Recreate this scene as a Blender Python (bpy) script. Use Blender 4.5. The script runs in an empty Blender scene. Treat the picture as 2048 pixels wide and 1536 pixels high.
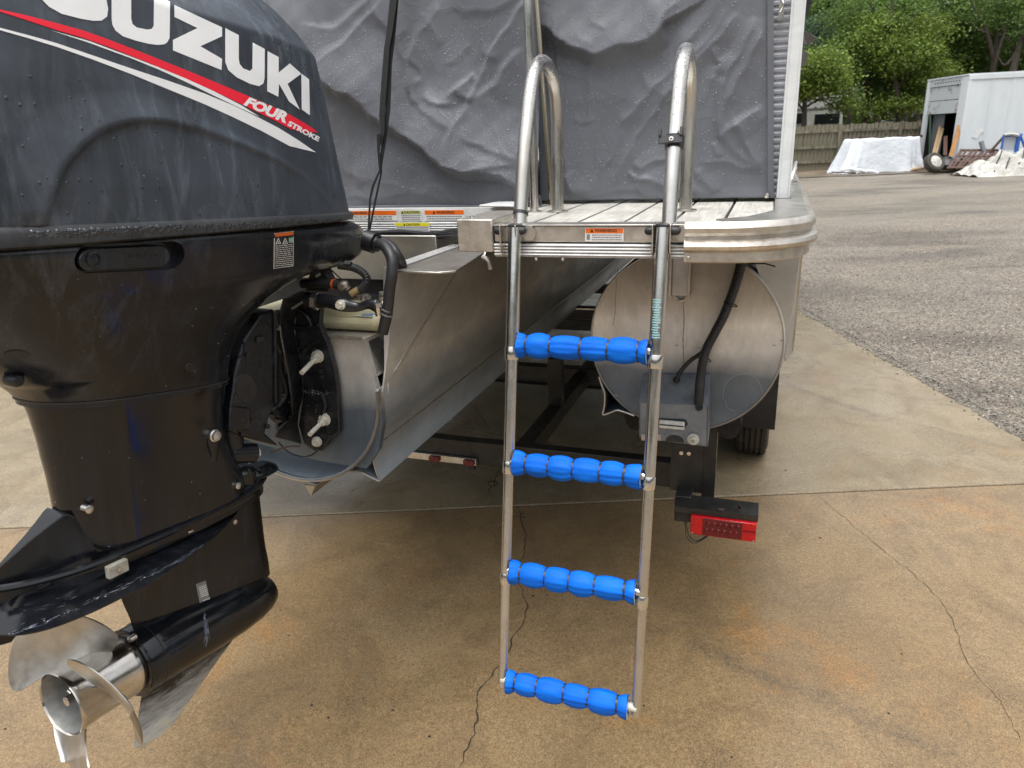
import bpy, bmesh, math, random
import numpy as np
from mathutils import Vector, Matrix
from mathutils.bvhtree import BVHTree
from mathutils.geometry import delaunay_2d_cdt

random.seed(7)
RNG = np.random.default_rng(7)
rad = math.radians
S = bpy.context.scene
COL = S.collection

# ------------------------------------------------------------------ camera
CAM_F, CAM_PITCH, CAM_ROLL, CAM_H = 1420.0, rad(19.0), rad(2.5), 1.6
cam_pos = Vector((0, 0, CAM_H))
c_fw = Vector((0, math.cos(CAM_PITCH), -math.sin(CAM_PITCH)))
u0 = Vector((0, math.sin(CAM_PITCH), math.cos(CAM_PITCH)))
r0 = Vector((1, 0, 0))
c_rt = r0 * math.cos(CAM_ROLL) - u0 * math.sin(CAM_ROLL)
c_up = u0 * math.cos(CAM_ROLL) + r0 * math.sin(CAM_ROLL)
cd = bpy.data.cameras.new('camera')
cam = bpy.data.objects.new('camera', cd)
COL.objects.link(cam)
m = Matrix((c_rt, c_up, -c_fw)).transposed().to_4x4()
m.translation = cam_pos
cam.matrix_world = m
cd.sensor_width = 36
cd.lens = 36 * CAM_F / 2048
cd.clip_start = 0.05
cd.clip_end = 600
cd.dof.use_dof = True
cd.dof.focus_distance = 1.75
cd.dof.aperture_fstop = 8.0
S.camera = cam

# ------------------------------------------------------------------ light
SUN_EL, SUN_AZ = rad(74), rad(200)      # azimuth measured from +Y towards +X
world = bpy.data.worlds.new("World")
S.world = world
world.use_nodes = True
wn = world.node_tree
bg = wn.nodes['Background']
sky = wn.nodes.new('ShaderNodeTexSky')
sky.sky_type = 'NISHITA'
sky.sun_disc = False
sky.sun_elevation = SUN_EL
sky.sun_rotation = SUN_AZ
sky.air_density = 1.0
sky.dust_density = 1.5
sky.ozone_density = 1.0
hs = wn.nodes.new('ShaderNodeHueSaturation')     # cloud cover: the blue mostly greyed out
hs.inputs['Saturation'].default_value = 0.14
wn.links.new(sky.outputs[0], hs.inputs['Color'])
# an overcast dome is about three times brighter overhead than at the horizon
wtc = wn.nodes.new('ShaderNodeTexCoord')
wsp = wn.nodes.new('ShaderNodeSeparateXYZ')
wn.links.new(wtc.outputs['Generated'], wsp.inputs[0])
wmr = wn.nodes.new('ShaderNodeMapRange')
wmr.inputs[1].default_value = 0.0
wmr.inputs[2].default_value = 1.0
wmr.inputs[3].default_value = 0.50
wmr.inputs[4].default_value = 2.3
wn.links.new(wsp.outputs[2], wmr.inputs[0])
wvm = wn.nodes.new('ShaderNodeVectorMath')
wvm.operation = 'SCALE'
wn.links.new(hs.outputs[0], wvm.inputs[0])
wn.links.new(wmr.outputs[0], wvm.inputs['Scale'])
wn.links.new(wvm.outputs[0], bg.inputs['Color'])
bg.inputs['Strength'].default_value = 0.12
sd = bpy.data.lights.new('sun', 'SUN')
sd.energy = 1.5
sd.angle = rad(40)
sd.color = (1.0, 0.97, 0.92)
sun = bpy.data.objects.new('sun', sd)
COL.objects.link(sun)
sdir = Vector((math.sin(SUN_AZ) * math.cos(SUN_EL), math.cos(SUN_AZ) * math.cos(SUN_EL), math.sin(SUN_EL)))
sun.rotation_euler = sdir.to_track_quat('Z', 'Y').to_euler()
S.view_settings.view_transform = 'Standard'
S.view_settings.look = 'None'
S.view_settings.exposure = 0.76
S.view_settings.gamma = 1.0
S.view_settings.use_curve_mapping = False
S.cycles.max_bounces = 7
S.cycles.caustics_reflective = False
S.cycles.caustics_refractive = False


# ------------------------------------------------------------------ frames
def ray(x, y):
    return c_fw + c_rt * ((x - 1024) / CAM_F) - c_up * ((y - 768) / CAM_F)


class Frame:
    """local axes: x = starboard, y = forward, z = up"""
    def __init__(s, o, head, pitch):
        a, t = rad(head), rad(pitch)
        s.o = Vector(o)
        s.y = Vector((math.sin(a) * math.cos(t), math.cos(a) * math.cos(t), math.sin(t)))
        s.x = Vector((math.cos(a), -math.sin(a), 0))
        s.z = s.x.cross(s.y)
        s.M = Matrix((s.x, s.y, s.z)).transposed().to_4x4()
        s.M.translation = s.o

    def at(s, px, py, ax, val):
        n = {'x': s.x, 'y': s.y, 'z': s.z}[ax]
        d = ray(px, py)
        t = (val - (cam_pos - s.o).dot(n)) / d.dot(n)
        p = cam_pos + d * t - s.o
        return Vector((p.dot(s.x), p.dot(s.y), p.dot(s.z)))

    def ats(s, pts, ax, val):
        return [s.at(x, y, ax, val) for x, y in pts]


BF = Frame((0, 1.58, 1.417), 20, -0.5)          # pontoon boat: stern edge of the swim deck
EF = Frame((-0.921, 1.134, 0.579), 27, -6)      # outboard: aft end of the propeller hub
WF = Frame((0, 0, 0), 0, 0)

# ------------------------------------------------------------------ materials
def N(t, typ, **kw):
    n = t.nodes.new(typ)
    for k, v in kw.items():
        setattr(n, k, v)
    return n


def ramp(t, fac, stops):
    r = N(t, 'ShaderNodeValToRGB')
    e = r.color_ramp.elements
    while len(e) < len(stops):
        e.new(0.5)
    for i, (p, c) in enumerate(stops):
        e[i].position = p
        e[i].color = (c if len(c) == 4 else (*c, 1)) if hasattr(c, '__len__') else (c, c, c, 1)
    t.links.new(fac, r.inputs[0])
    return r.outputs[0]


def noise(t, vec, scale, detail=4, rough=0.6, dist=0.0, stretch=None):
    if stretch:
        mp = N(t, 'ShaderNodeMapping')
        mp.inputs['Scale'].default_value = stretch
        t.links.new(vec, mp.inputs[0])
        vec = mp.outputs[0]
    n = N(t, 'ShaderNodeTexNoise')
    n.inputs['Scale'].default_value = scale
    n.inputs['Detail'].default_value = detail
    n.inputs['Roughness'].default_value = rough
    n.inputs['Distortion'].default_value = dist
    t.links.new(vec, n.inputs['Vector'])
    return n.outputs[0]


def mixc(t, fac, a, b, mode='MIX'):
    n = N(t, 'ShaderNodeMix', data_type='RGBA', blend_type=mode)
    for sck, v in ((n.inputs[0], fac), (n.inputs[6], a), (n.inputs[7], b)):
        if hasattr(v, 'is_linked') or hasattr(v, 'links'):
            t.links.new(v, sck)
        else:
            sck.default_value = v if isinstance(v, float) else (*v, 1)
    return n.outputs[2]


def mth(t, op, a, b=None, clamp=False):
    n = N(t, 'ShaderNodeMath', operation=op, use_clamp=clamp)
    for i, v in enumerate((a, b)):
        if v is None:
            continue
        if hasattr(v, 'links'):
            t.links.new(v, n.inputs[i])
        else:
            n.inputs[i].default_value = v
    return n.outputs[0]


def base(name, col=(0.5, 0.5, 0.5), rough=0.5, metal=0.0, spec=0.5):
    mt = bpy.data.materials.new(name)
    mt.use_nodes = True
    t = mt.node_tree
    b = t.nodes['Principled BSDF']
    b.inputs['Base Color'].default_value = (*col, 1)
    b.inputs['Roughness'].default_value = rough
    b.inputs['Metallic'].default_value = metal
    b.inputs['Specular IOR Level'].default_value = spec
    tc = N(t, 'ShaderNodeTexCoord')
    return mt, t, b, tc.outputs['Object']


def bump(t, b, h, strength, dist=0.002):
    n = N(t, 'ShaderNodeBump')
    n.inputs['Strength'].default_value = strength
    n.inputs['Distance'].default_value = dist
    t.links.new(h, n.inputs['Height'])
    t.links.new(n.outputs[0], b.inputs['Normal'])


def mat(name, col, rough=0.5, metal=0.0, col2=None, vs=8.0, stretch=None, r2=None, bs=0.0, bsc=200.0, spec=0.5, lo=.35, hi=.65, bstretch=None, bd=.002):
    mt, t, b, v = base(name, col, rough, metal, spec)
    if col2 is not None or r2 is not None:
        f = ramp(t, noise(t, v, vs, 6, .65, .3, stretch), [(lo, 0), (hi, 1)])
        if col2 is not None:
            t.links.new(mixc(t, f, col, col2), b.inputs['Base Color'])
        if r2 is not None:
            f2 = noise(t, v, vs * 1.7, 5, .6, 0, stretch)
            rr = N(t, 'ShaderNodeMapRange')
            rr.inputs[1].default_value = .35
            rr.inputs[2].default_value = .65
            rr.inputs[3].default_value = rough
            rr.inputs[4].default_value = r2
            t.links.new(f2, rr.inputs[0])
            t.links.new(rr.outputs[0], b.inputs['Roughness'])
    if bs:
        bump(t, b, noise(t, v, bsc, 4, .6, 0, bstretch), bs, bd)
    return mt


MT = {}
MT['alu'] = mat('mill_aluminium', (.56, .54, .50), .42, .9, (.42, .40, .37), 9, None, .3, .12, 300)
MT['alu_warm'] = mat('rail_aluminium', (.68, .64, .58), .3, .9, (.50, .46, .41), 30, None, .5, .25, 260)
MT['steel'] = mat('polished_stainless', (.74, .72, .69), .12, 1.0, (.55, .52, .48), 14, (1, 1, .25), .3, .05, 90)
MT['steel_worn'] = mat('weathered_stainless', (.70, .69, .66), .2, 1.0, (.52, .49, .44), 16, (1, 1, .2), .38, .06, 120)
MT['brass_tube'] = mat('yellowed_tube', (.45, .36, .24), .2, 1.0, (.65, .6, .5), 12, (1, 1, .1), .3)
MT['panel_grey'] = mat('ribbed_panel_paint', (.42, .43, .47), .4, 0, (.34, .35, .38), 20)
MT['white_alu'] = mat('white_powder_coat', (.74, .75, .75), .3, 0, (.64, .66, .66), 10, (1, 1, 3), .42, .05, 100)
MT['white_trim'] = mat('white_ribbed_trim', (.76, .76, .75), .35, 0, (.62, .62, .60), 14, (2, 1, 4), .5)
MT['blk'] = mat('black_plastic', (.012, .012, .013), .4, 0, (.03, .03, .032), 30, None, .55, .1, 300)
MT['blk_gloss'] = mat('black_gloss_paint', (.006, .0065, .008), .13, 0, (.012, .013, .017), 9, None, .32, .04, 40)
MT['blk_worn'] = mat('black_casting', (.007, .008, .011), .2, 0, (.030, .036, .047), 16, None, .5, .2, 160, lo=.5, hi=.78)
MT['blk_paint'] = mat('black_trailer_paint', (.012, .012, .012), .3, 0, (.03, .028, .025), 20, None, .5, .1, 150)
MT['rubber'] = mat('tyre_rubber', (.022, .021, .020), .6, 0, (.07, .06, .045), 10, None, .8, .3, 120)
MT['carpet'] = mat('bunk_carpet', (.012, .012, .012), .95, 0, (.03, .03, .03), 60, None, None, .9, 220)
MT['foam'] = mat('blue_foam', (.002, .16, .74), .55, 0, (.0015, .11, .60), 25, (.3, 1, 1), .68, .3, 480, .22)
MT['foam_end'] = mat('foam_end_face', (.55, .62, .66), .7)
MT['white_nylon'] = mat('white_nylon', (.62, .61, .55), .4, 0, (.5, .48, .4), 30)
MT['lens_white'] = mat('clear_lens', (.7, .72, .70), .2, 0, (.5, .52, .5), 60)
MT['red'] = mat('red_lens', (.62, .006, .010), .2, 0, (.45, .004, .008), 30, None, .3)
MT['red_dark'] = mat('dark_red_lens', (.16, .004, .007), .15, 0, (.09, .003, .005), 60)
MT['red_marker'] = mat('weathered_red_lens', (.12, .008, .010), .3, 0, (.18, .03, .03), 40)
MT['tank'] = mat('cream_plastic', (.72, .67, .42), .38, 0, (.62, .58, .38), 6, None, .5)
MT['seam'] = mat('deck_seam', (.03, .03, .032), .5)
MT['orange'] = mat('sticker_orange', (.85, .16, .012), .35)
MT['yellow'] = mat('sticker_yellow', (.82, .72, .03), .35)
MT['dull_yellow'] = mat('faded_yellow', (.50, .52, .16), .4)
MT['stk_white'] = mat('sticker_white', (.78, .78, .76), .35)
MT['ink'] = mat('sticker_ink', (.02, .02, .02), .4)
MT['ink_grey'] = mat('small_print_grey', (.22, .22, .22), .5)
MT['green_ink'] = mat('sticker_green', (.30, .52, .40), .4)
MT['blue_ink'] = mat('label_blue', (.03, .16, .42), .4)
MT['teal'] = mat('faded_teal_print', (.25, .48, .50), .4)
MT['letter'] = mat('decal_silver_white', (.86, .87, .87), .4, 0.0, (.80, .81, .81), 12)
MT['tan_hose'] = mat('tan_fitting', (.34, .25, .11), .5)
MT['orange_ring'] = mat('orange_ring', (.6, .12, .02), .4)
MT['strap'] = mat('black_webbing', (.012, .012, .014), .6, 0, None, 1, None, None, .5, 900)
MT['plank_wood'] = mat('pale_lumber', (.45, .33, .19), .7, 0, (.30, .20, .11), 6, (4, 4, .5))
MT['orange_wood'] = mat('orange_lumber', (.50, .27, .09), .7, 0, (.38, .18, .06), 5)
MT['rust_wood'] = mat('red_brown_timber', (.105, .055, .042), .75, 0, (.06, .035, .028), 8)
MT['fence_wood'] = mat('mossy_grey_boards', (.235, .21, .15), .85, 0, (.085, .085, .055), 2.2, (3, 3, .5), None, .5, 30, lo=.4, hi=.62)
MT['tarp'] = mat('pale_blue_white_tarp', (.74, .78, .82), .45, 0, (.66, .71, .77), 2.0, None, None, .5, 2.2, bd=.10)
MT['canvas'] = mat('off_white_canvas', (.58, .57, .53), .7, 0, (.36, .35, .31), 4.5, None, None, .9, 6, bd=.08)
MT['blue_paint'] = mat('blue_painted_tube', (.03, .12, .42), .4)
MT['mesh_grey'] = mat('grey_mesh_panel', (.42, .45, .50), .6)
MT['camper'] = mat('camper_siding', (.55, .56, .53), .5, 0, (.42, .43, .40), 1.5)
MT['glass_dark'] = mat('dark_glass', (.012, .014, .016), .08)
MT['box_white'] = mat('container_paint', (.68, .72, .74), .5, 0, (.58, .62, .64), 1.2, (1, 1, .3))
MT['brown_box'] = mat('brown_cardboard', (.34, .20, .11), .8)
MT['bracket'] = mat('oxidised_bracket', (.17, .195, .225), .42, .5, (.26, .285, .31), 22, None, .55, .15, 160)
MT['dark_in'] = mat('dark_interior', (.03, .028, .026), .9)
MT['grey_panel'] = mat('grey_panel', (.16, .17, .18), .6)
MT['green_pole'] = mat('dark_green_paint', (.02, .06, .035), .5)
MT['trunk'] = mat('bark', (.075, .062, .048), .9, 0, (.035, .028, .022), 3, (3, 3, .6), None, .8, 12)
MT['trunk_pale'] = mat('pale_bark', (.17, .145, .12), .9, 0, (.09, .075, .06), 3, (3, 3, .6), None, .8, 12)
MT['crack'] = mat('crack_dirt', (.035, .026, .018), .8)
MT['debris'] = mat('wet_debris', (.018, .015, .012), .7)


def make_rust_paint():
    mt, t, b, v = base('rusty_door_paint', (.5, .52, .52), .6)
    f = ramp(t, noise(t, v, 3.2, 8, .7), [(.54, 0), (.63, 1)])
    t.links.new(mixc(t, f, (.46, .49, .50), (.17, .07, .03)), b.inputs['Base Color'])
    return mt


MT['rusty'] = make_rust_paint()


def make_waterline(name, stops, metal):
    """bare pontoon aluminium: dark oxide below the old waterline, cleaner above; tube tops carry painted shade"""
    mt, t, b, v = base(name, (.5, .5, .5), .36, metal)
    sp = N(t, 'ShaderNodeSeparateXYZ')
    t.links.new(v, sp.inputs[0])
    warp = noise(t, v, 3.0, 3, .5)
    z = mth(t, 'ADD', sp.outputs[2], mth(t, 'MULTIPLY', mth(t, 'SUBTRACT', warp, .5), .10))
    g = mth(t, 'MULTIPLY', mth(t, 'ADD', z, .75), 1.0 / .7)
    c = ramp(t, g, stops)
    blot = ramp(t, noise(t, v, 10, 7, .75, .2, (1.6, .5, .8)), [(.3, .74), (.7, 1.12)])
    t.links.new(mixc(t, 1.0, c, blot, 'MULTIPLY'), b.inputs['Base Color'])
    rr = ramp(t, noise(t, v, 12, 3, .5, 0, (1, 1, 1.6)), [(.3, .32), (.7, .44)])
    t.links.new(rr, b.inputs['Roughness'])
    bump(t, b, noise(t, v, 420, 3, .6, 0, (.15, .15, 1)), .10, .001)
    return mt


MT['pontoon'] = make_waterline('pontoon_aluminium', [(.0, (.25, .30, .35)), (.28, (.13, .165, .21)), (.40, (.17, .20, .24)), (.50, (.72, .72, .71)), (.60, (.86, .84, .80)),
    (.69, (.56, .51, .44)), (.80, (.38, .34, .29)), (1.0, (.33, .31, .28))], .55)  # upper stops darkened brown: under-deck shade painted into the tube colour
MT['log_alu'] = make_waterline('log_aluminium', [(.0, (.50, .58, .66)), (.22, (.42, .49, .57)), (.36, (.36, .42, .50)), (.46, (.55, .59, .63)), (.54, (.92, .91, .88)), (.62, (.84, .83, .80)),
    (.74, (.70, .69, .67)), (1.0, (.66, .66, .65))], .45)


def make_cowl(name, c1, c2, haze, r1, r2, streak=.5):
    mt, t, b, v = base(name, c1, r1)
    big = ramp(t, noise(t, v, 4.5, 5, .6, .4), [(.36, 0), (.68, 1)])
    col = mixc(t, big, c1, c2)
    st = ramp(t, noise(t, v, 26, 6, .75, .6, (1, 1, .22)), [(.48, 0), (.75, streak)])
    fine = ramp(t, noise(t, v, 160, 3, .7, 0, (1, 1, .35)), [(.35, .5), (.7, 1)])
    fac = mth(t, 'MULTIPLY', mth(t, 'MULTIPLY', st, fine), ramp(t, noise(t, v, 3.1, 3, .5), [(.38, .12), (.62, 1)]), True)
    col = mixc(t, fac, col, haze)
    scr = N(t, 'ShaderNodeTexVoronoi')
    scr.inputs['Scale'].default_value = 26
    mp = N(t, 'ShaderNodeMapping')
    mp.inputs['Rotation'].default_value = (.7, .3, .5)
    mp.inputs['Scale'].default_value = (1, 3.2, 1)
    t.links.new(v, mp.inputs[0])
    t.links.new(mp.outputs[0], scr.inputs['Vector'])
    dots = ramp(t, scr.outputs['Distance'], [(.018, .4), (.035, 0)])
    col = mixc(t, dots, col, (.22, .22, .22))
    t.links.new(col, b.inputs['Base Color'])
    t.links.new(ramp(t, noise(t, v, 11, 6, .7, .5, (1, 1, .5)), [(.32, r1), (.68, r2)]), b.inputs['Roughness'])
    bump(t, b, noise(t, v, 500, 2, .6), .05, .0006)
    return mt


MT['cowl'] = make_cowl('faded_cowl_paint', (.024, .029, .037), (.056, .070, .091), (.20, .235, .28), .25, .55, .8)
MT['cover'] = make_cowl('black_cover_paint', (.006, .0068, .009), (.012, .014, .020), (.11, .13, .17), .10, .34, .55)
MT['leg'] = make_cowl('gloss_black_leg', (.005, .0052, .0065), (.008, .009, .012), (.08, .095, .125), .07, .22, .30)
MT['belt'] = make_cowl('belt_rubber', (.018, .019, .021), (.05, .052, .056), (.12, .125, .13), .3, .6, .5)


def make_skeg():
    mt, t, b, v = base('scraped_skeg', (.02, .02, .02), .35)
    sp = N(t, 'ShaderNodeSeparateXYZ')
    t.links.new(v, sp.inputs[0])
    n1 = noise(t, v, 40, 7, .75, .4, (1, .28, 1.6))
    z = mth(t, 'ADD', sp.outputs[2], mth(t, 'MULTIPLY', mth(t, 'SUBTRACT', n1, .5), .26))
    f = ramp(t, mth(t, 'MULTIPLY', mth(t, 'ADD', z, .22), 7.0), [(.05, 1), (.60, .45), (.95, 0)])
    c = mixc(t, f, (.010, .011, .013), (.60, .64, .66))
    f2 = ramp(t, mth(t, 'MULTIPLY', mth(t, 'ADD', z, .235), 14.0), [(.1, 1), (.6, 0)])
    c = mixc(t, f2, c, (.62, .59, .42))
    t.links.new(c, b.inputs['Base Color'])
    return mt


MT['skeg'] = make_skeg()


def make_cloth():
    mt, t, b, v = base('grey_marine_canvas', (.2, .2, .2), .6)
    c = ramp(t, noise(t, v, 7, 6, .65, .3), [(.3, (.106, .112, .128)), (.7, (.134, .141, .160))])
    t.links.new(c, b.inputs['Base Color'])
    b.inputs['Roughness'].default_value = .5
    w = N(t, 'ShaderNodeTexVoronoi')
    w.inputs['Scale'].default_value = 480
    t.links.new(v, w.inputs['Vector'])
    h = mth(t, 'ADD', mth(t, 'MULTIPLY', w.outputs['Distance'], .05), mth(t, 'MULTIPLY', noise(t, v, 9, 3, .5, .8), .7))
    mp = N(t, 'ShaderNodeMapping')
    mp.inputs['Rotation'].default_value = (0, .75, 0)
    mp.inputs['Scale'].default_value = (1.0, 1, .22)
    t.links.new(v, mp.inputs[0])
    n1 = mth(t, 'ABSOLUTE', mth(t, 'SUBTRACT', noise(t, mp.outputs[0], 11, 2, .5, .9), .5))
    n2 = mth(t, 'ABSOLUTE', mth(t, 'SUBTRACT', noise(t, v, 9, 2, .5, .6), .5))
    cr_ = mth(t, 'ADD', ramp(t, n1, [(0, 1), (.035, .25), (.09, 0)]), mth(t, 'MULTIPLY', ramp(t, n2, [(0, 1), (.02, .2), (.05, 0)]), .5))
    h = mth(t, 'ADD', h, mth(t, 'MULTIPLY', cr_, .42))
    bump(t, b, h, .42, .0035)
    b.inputs['Sheen Weight'].default_value = .15
    return mt


MT['cloth'] = make_cloth()


def make_concrete(name, c1, c2, c3, rust, wet_lo, wet_hi, seed=0.0, marks=()):
    mt, t, b, v0 = base(name, c1, .5)
    mp = N(t, 'ShaderNodeMapping')
    mp.inputs['Location'].default_value = (seed, seed * 1.7, 0)
    t.links.new(v0, mp.inputs[0])
    v = mp.outputs[0]
    big = ramp(t, noise(t, v, .9, 6, .6, .5), [(.33, 0), (.66, 1)])
    col = mixc(t, big, c1, c2)
    mid = ramp(t, noise(t, v, 3.4, 7, .7, .8), [(.42, 0), (.7, .8)])
    col = mixc(t, mid, col, c3)
    ru = ramp(t, noise(t, v, 1.7, 6, .7, .4), [(.56, 0), (.74, .65)])
    col = mixc(t, ru, col, rust)
    # dragged tyre marks along a diagonal
    tm = ramp(t, noise(t, v, 2.2, 5, .7, .3, (1.0, .22, 1)), [(.56, 0), (.70, .38)])
    col = mixc(t, tm, col, (.07, .06, .05))
    sx = N(t, 'ShaderNodeSeparateXYZ')
    t.links.new(v0, sx.inputs[0])
    for (p, q, wd, st_) in marks:                      # rubber smears left by tyres
        a_, b_ = WF.at(*p, 'z', 0), WF.at(*q, 'z', 0)
        d_ = (b_ - a_).normalized()
        L_ = (b_ - a_).length
        wob_ = mth(t, 'MULTIPLY', mth(t, 'SUBTRACT', noise(t, v0, 3, 3), .5), .16)
        dist = mth(t, 'ADD', mth(t, 'ADD', mth(t, 'MULTIPLY', sx.outputs[0], -d_.y), mth(t, 'MULTIPLY', sx.outputs[1], d_.x)), a_.x * d_.y - a_.y * d_.x)
        dist = mth(t, 'ABSOLUTE', mth(t, 'ADD', dist, wob_))
        al = mth(t, 'ADD', mth(t, 'ADD', mth(t, 'MULTIPLY', sx.outputs[0], d_.x), mth(t, 'MULTIPLY', sx.outputs[1], d_.y)), -(a_.x * d_.x + a_.y * d_.y))
        f1 = mth(t, 'SUBTRACT', 1.0, mth(t, 'DIVIDE', dist, wd), True)
        f2 = mth(t, 'MULTIPLY', mth(t, 'MULTIPLY', al, mth(t, 'SUBTRACT', L_, al)), 12.0 / (L_ * L_), True)
        nz = ramp(t, noise(t, v0, 38, 4, .8), [(.38, .1), (.6, 1)])
        f_ = mth(t, 'MULTIPLY', mth(t, 'MULTIPLY', mth(t, 'MULTIPLY', f1, f2), nz), st_, True)
        col = mixc(t, f_, col, (.045, .042, .04))
    fv = N(t, 'ShaderNodeTexVoronoi')
    fv.inputs['Scale'].default_value = 330
    t.links.new(v, fv.inputs['Vector'])
    fine = mixc(t, 1.0, ramp(t, fv.outputs['Color'], [(.15, .66), (.5, .98), (.9, 1.36)]), ramp(t, noise(t, v, 60, 3, .8), [(.3, .82), (.7, 1.18)]), 'MULTIPLY')
    col = mixc(t, 1.0, col, fine, 'MULTIPLY')
    vor = N(t, 'ShaderNodeTexVoronoi')
    vor.inputs['Scale'].default_value = 380
    t.links.new(v, vor.inputs['Vector'])
    dots = ramp(t, vor.outputs['Color'], [(.72, 0), (.92, .5)])
    col = mixc(t, dots, col, (.38, .27, .14))
    t.links.new(col, b.inputs['Base Color'])
    w = ramp(t, noise(t, v, 1.3, 6, .6, .4), [(.38, wet_lo), (.64, wet_hi)])
    t.links.new(w, b.inputs['Roughness'])
    h = mth(t, 'ADD', noise(t, v, 240, 3, .7), mth(t, 'MULTIPLY', noise(t, v, 25, 4, .6), .6))
    bump(t, b, h, .07, .002)
    return mt


MT['conc_near'] = make_concrete('stained_wet_concrete', (.226, .148, .070), (.285, .203, .112), (.145, .100, .054), (.36, .165, .042), .15, .46, 0.0, [((1340, 1270), (1930, 1510), .05, .55), ((1180, 1290), (1500, 1240), .03, .25)])
MT['conc_far'] = make_concrete('grey_wet_concrete', (.240, .188, .115), (.29, .238, .158), (.15, .112, .066), (.26, .16, .07),   .17, .46, 4.0, [((1555, 765), (1760, 835), .05, .5), ((1750, 830), (2040, 900), .03, .3), ((940, 800), (1010, 960), .04, .3)])


def make_gravel():
    mt, t, b, v = base('wet_gravel', (.2, .2, .2), .7)
    vor = N(t, 'ShaderNodeTexVoronoi')
    vor.inputs['Scale'].default_value = 75
    t.links.new(v, vor.inputs['Vector'])
    vor2 = N(t, 'ShaderNodeTexVoronoi')
    vor2.inputs['Scale'].default_value = 130
    t.links.new(v, vor2.inputs['Vector'])
    c = ramp(t, vor.outputs['Color'], [(.12, (.085, .072, .056)), (.40, (.205, .176, .139)), (.75, (.30, .262, .208)), (.94, (.54, .47, .37))])
    c2 = ramp(t, vor2.outputs['Color'], [(.2, .62), (.8, 1.3)])
    c = mixc(t, 1.0, c, c2, 'MULTIPLY')
    patch = ramp(t, noise(t, v, .55, 7, .65, .5, (.5, 1.3, 1)), [(.36, .52), (.48, .84), (.56, .92), (.72, 1.12)])
    c = mixc(t, 1.0, c, patch, 'MULTIPLY')
    t.links.new(c, b.inputs['Base Color'])
    t.links.new(ramp(t, noise(t, v, .8, 5, .6, .3, (.5, 1.3, 1)), [(.36, .38), (.6, .75)]), b.inputs['Roughness'])
    h = mth(t, 'ADD', mth(t, 'MULTIPLY', vor.outputs['Distance'], -1.0), mth(t, 'MULTIPLY', noise(t, v, 90, 4, .7), .8))
    bump(t, b, h, .9, .009)
    return mt


MT['gravel'] = make_gravel()
MT['pebble_a'] = mat('pale_pebble', (.42, .37, .31), .6, 0, (.22, .19, .17), 3)
MT['pebble_b'] = mat('brown_pebble', (.16, .13, .11), .5, 0, (.26, .16, .10), 3)


def make_deck():
    mt, t, b, v = base('woven_vinyl_plank', (.5, .47, .42), .5)
    c = ramp(t, noise(t, v, 190, 2, .6, .1, (1, .045, 1)), [(.30, (.44, .42, .37)), (.48, (.56, .54, .49)), (.66, (.66, .64, .59))])
    t.links.new(c, b.inputs['Base Color'])
    t.links.new(ramp(t, noise(t, v, 12, 4, .6), [(.4, .3), (.6, .55)]), b.inputs['Roughness'])
    return mt


MT['deck'] = make_deck()


def make_leaf(name, c1, c2, c3):
    mt, t, b, v = base(name, c1, .55)
    g = N(t, 'ShaderNodeNewGeometry')
    r = ramp(t, g.outputs['Random Per Island'], [(0, c1), (.5, c2), (1, c3)])
    big = ramp(t, noise(t, v, .8, 3, .6), [(.35, .55), (.65, 1.35)])
    t.links.new(mixc(t, 1.0, r, big, 'MULTIPLY'), b.inputs['Base Color'])
    b.inputs['Transmission Weight'].default_value = 0
    tr = N(t, 'ShaderNodeBsdfTranslucent')
    t.links.new(r, tr.inputs[0])
    mx = N(t, 'ShaderNodeMixShader')
    mx.inputs[0].default_value = .35
    t.links.new(b.outputs[0], mx.inputs[1])
    t.links.new(tr.outputs[0], mx.inputs[2])
    t.links.new(mx.outputs[0], t.nodes['Material Output'].inputs[0])
    return mt


MT['leaf'] = make_leaf('mid_green_leaves', (.075, .135, .034), (.13, .215, .048), (.20, .30, .065))
MT['leaf_yel'] = make_leaf('yellow_green_leaves', (.10, .16, .026), (.16, .235, .035), (.24, .31, .05))
MT['leaf_dark'] = make_leaf('deep_green_leaves', (.052, .098, .032), (.085, .15, .044), (.125, .21, .06))
MT['leaf_grey'] = make_leaf('grey_green_leaves', (.06, .105, .06), (.09, .145, .08), (.12, .18, .09))


# ------------------------------------------------------------------ geometry
def combine(*parts):
    vs, fs = [], []
    for v, f in parts:
        o = len(vs)
        vs += [tuple(p) for p in v]
        fs += [tuple(i + o for i in q) for q in f]
    return vs, fs


def box(x0, x1, y0, y1, z0, z1):
    v = [(x0, y0, z0), (x1, y0, z0), (x1, y1, z0), (x0, y1, z0), (x0, y0, z1), (x1, y0, z1), (x1, y1, z1), (x0, y1, z1)]
    f = [(3, 2, 1, 0), (4, 5, 6, 7), (0, 1, 5, 4), (1, 2, 6, 5), (2, 3, 7, 6), (3, 0, 4, 7)]
    return v, f


def loft(loops, cap=True, closed=True):
    n = len(loops[0])
    vs = [tuple(p) for l in loops for p in l]
    fs = []
    for i in range(len(loops) - 1):
        for j in range(n if closed else n - 1):
            k = (j + 1) % n
            fs.append((i * n + j, i * n + k, (i + 1) * n + k, (i + 1) * n + j))
    if cap and closed:
        fs.append(tuple(range(n - 1, -1, -1)))
        o = (len(loops) - 1) * n
        fs.append(tuple(o + j for j in range(n)))
    return vs, fs


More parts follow.
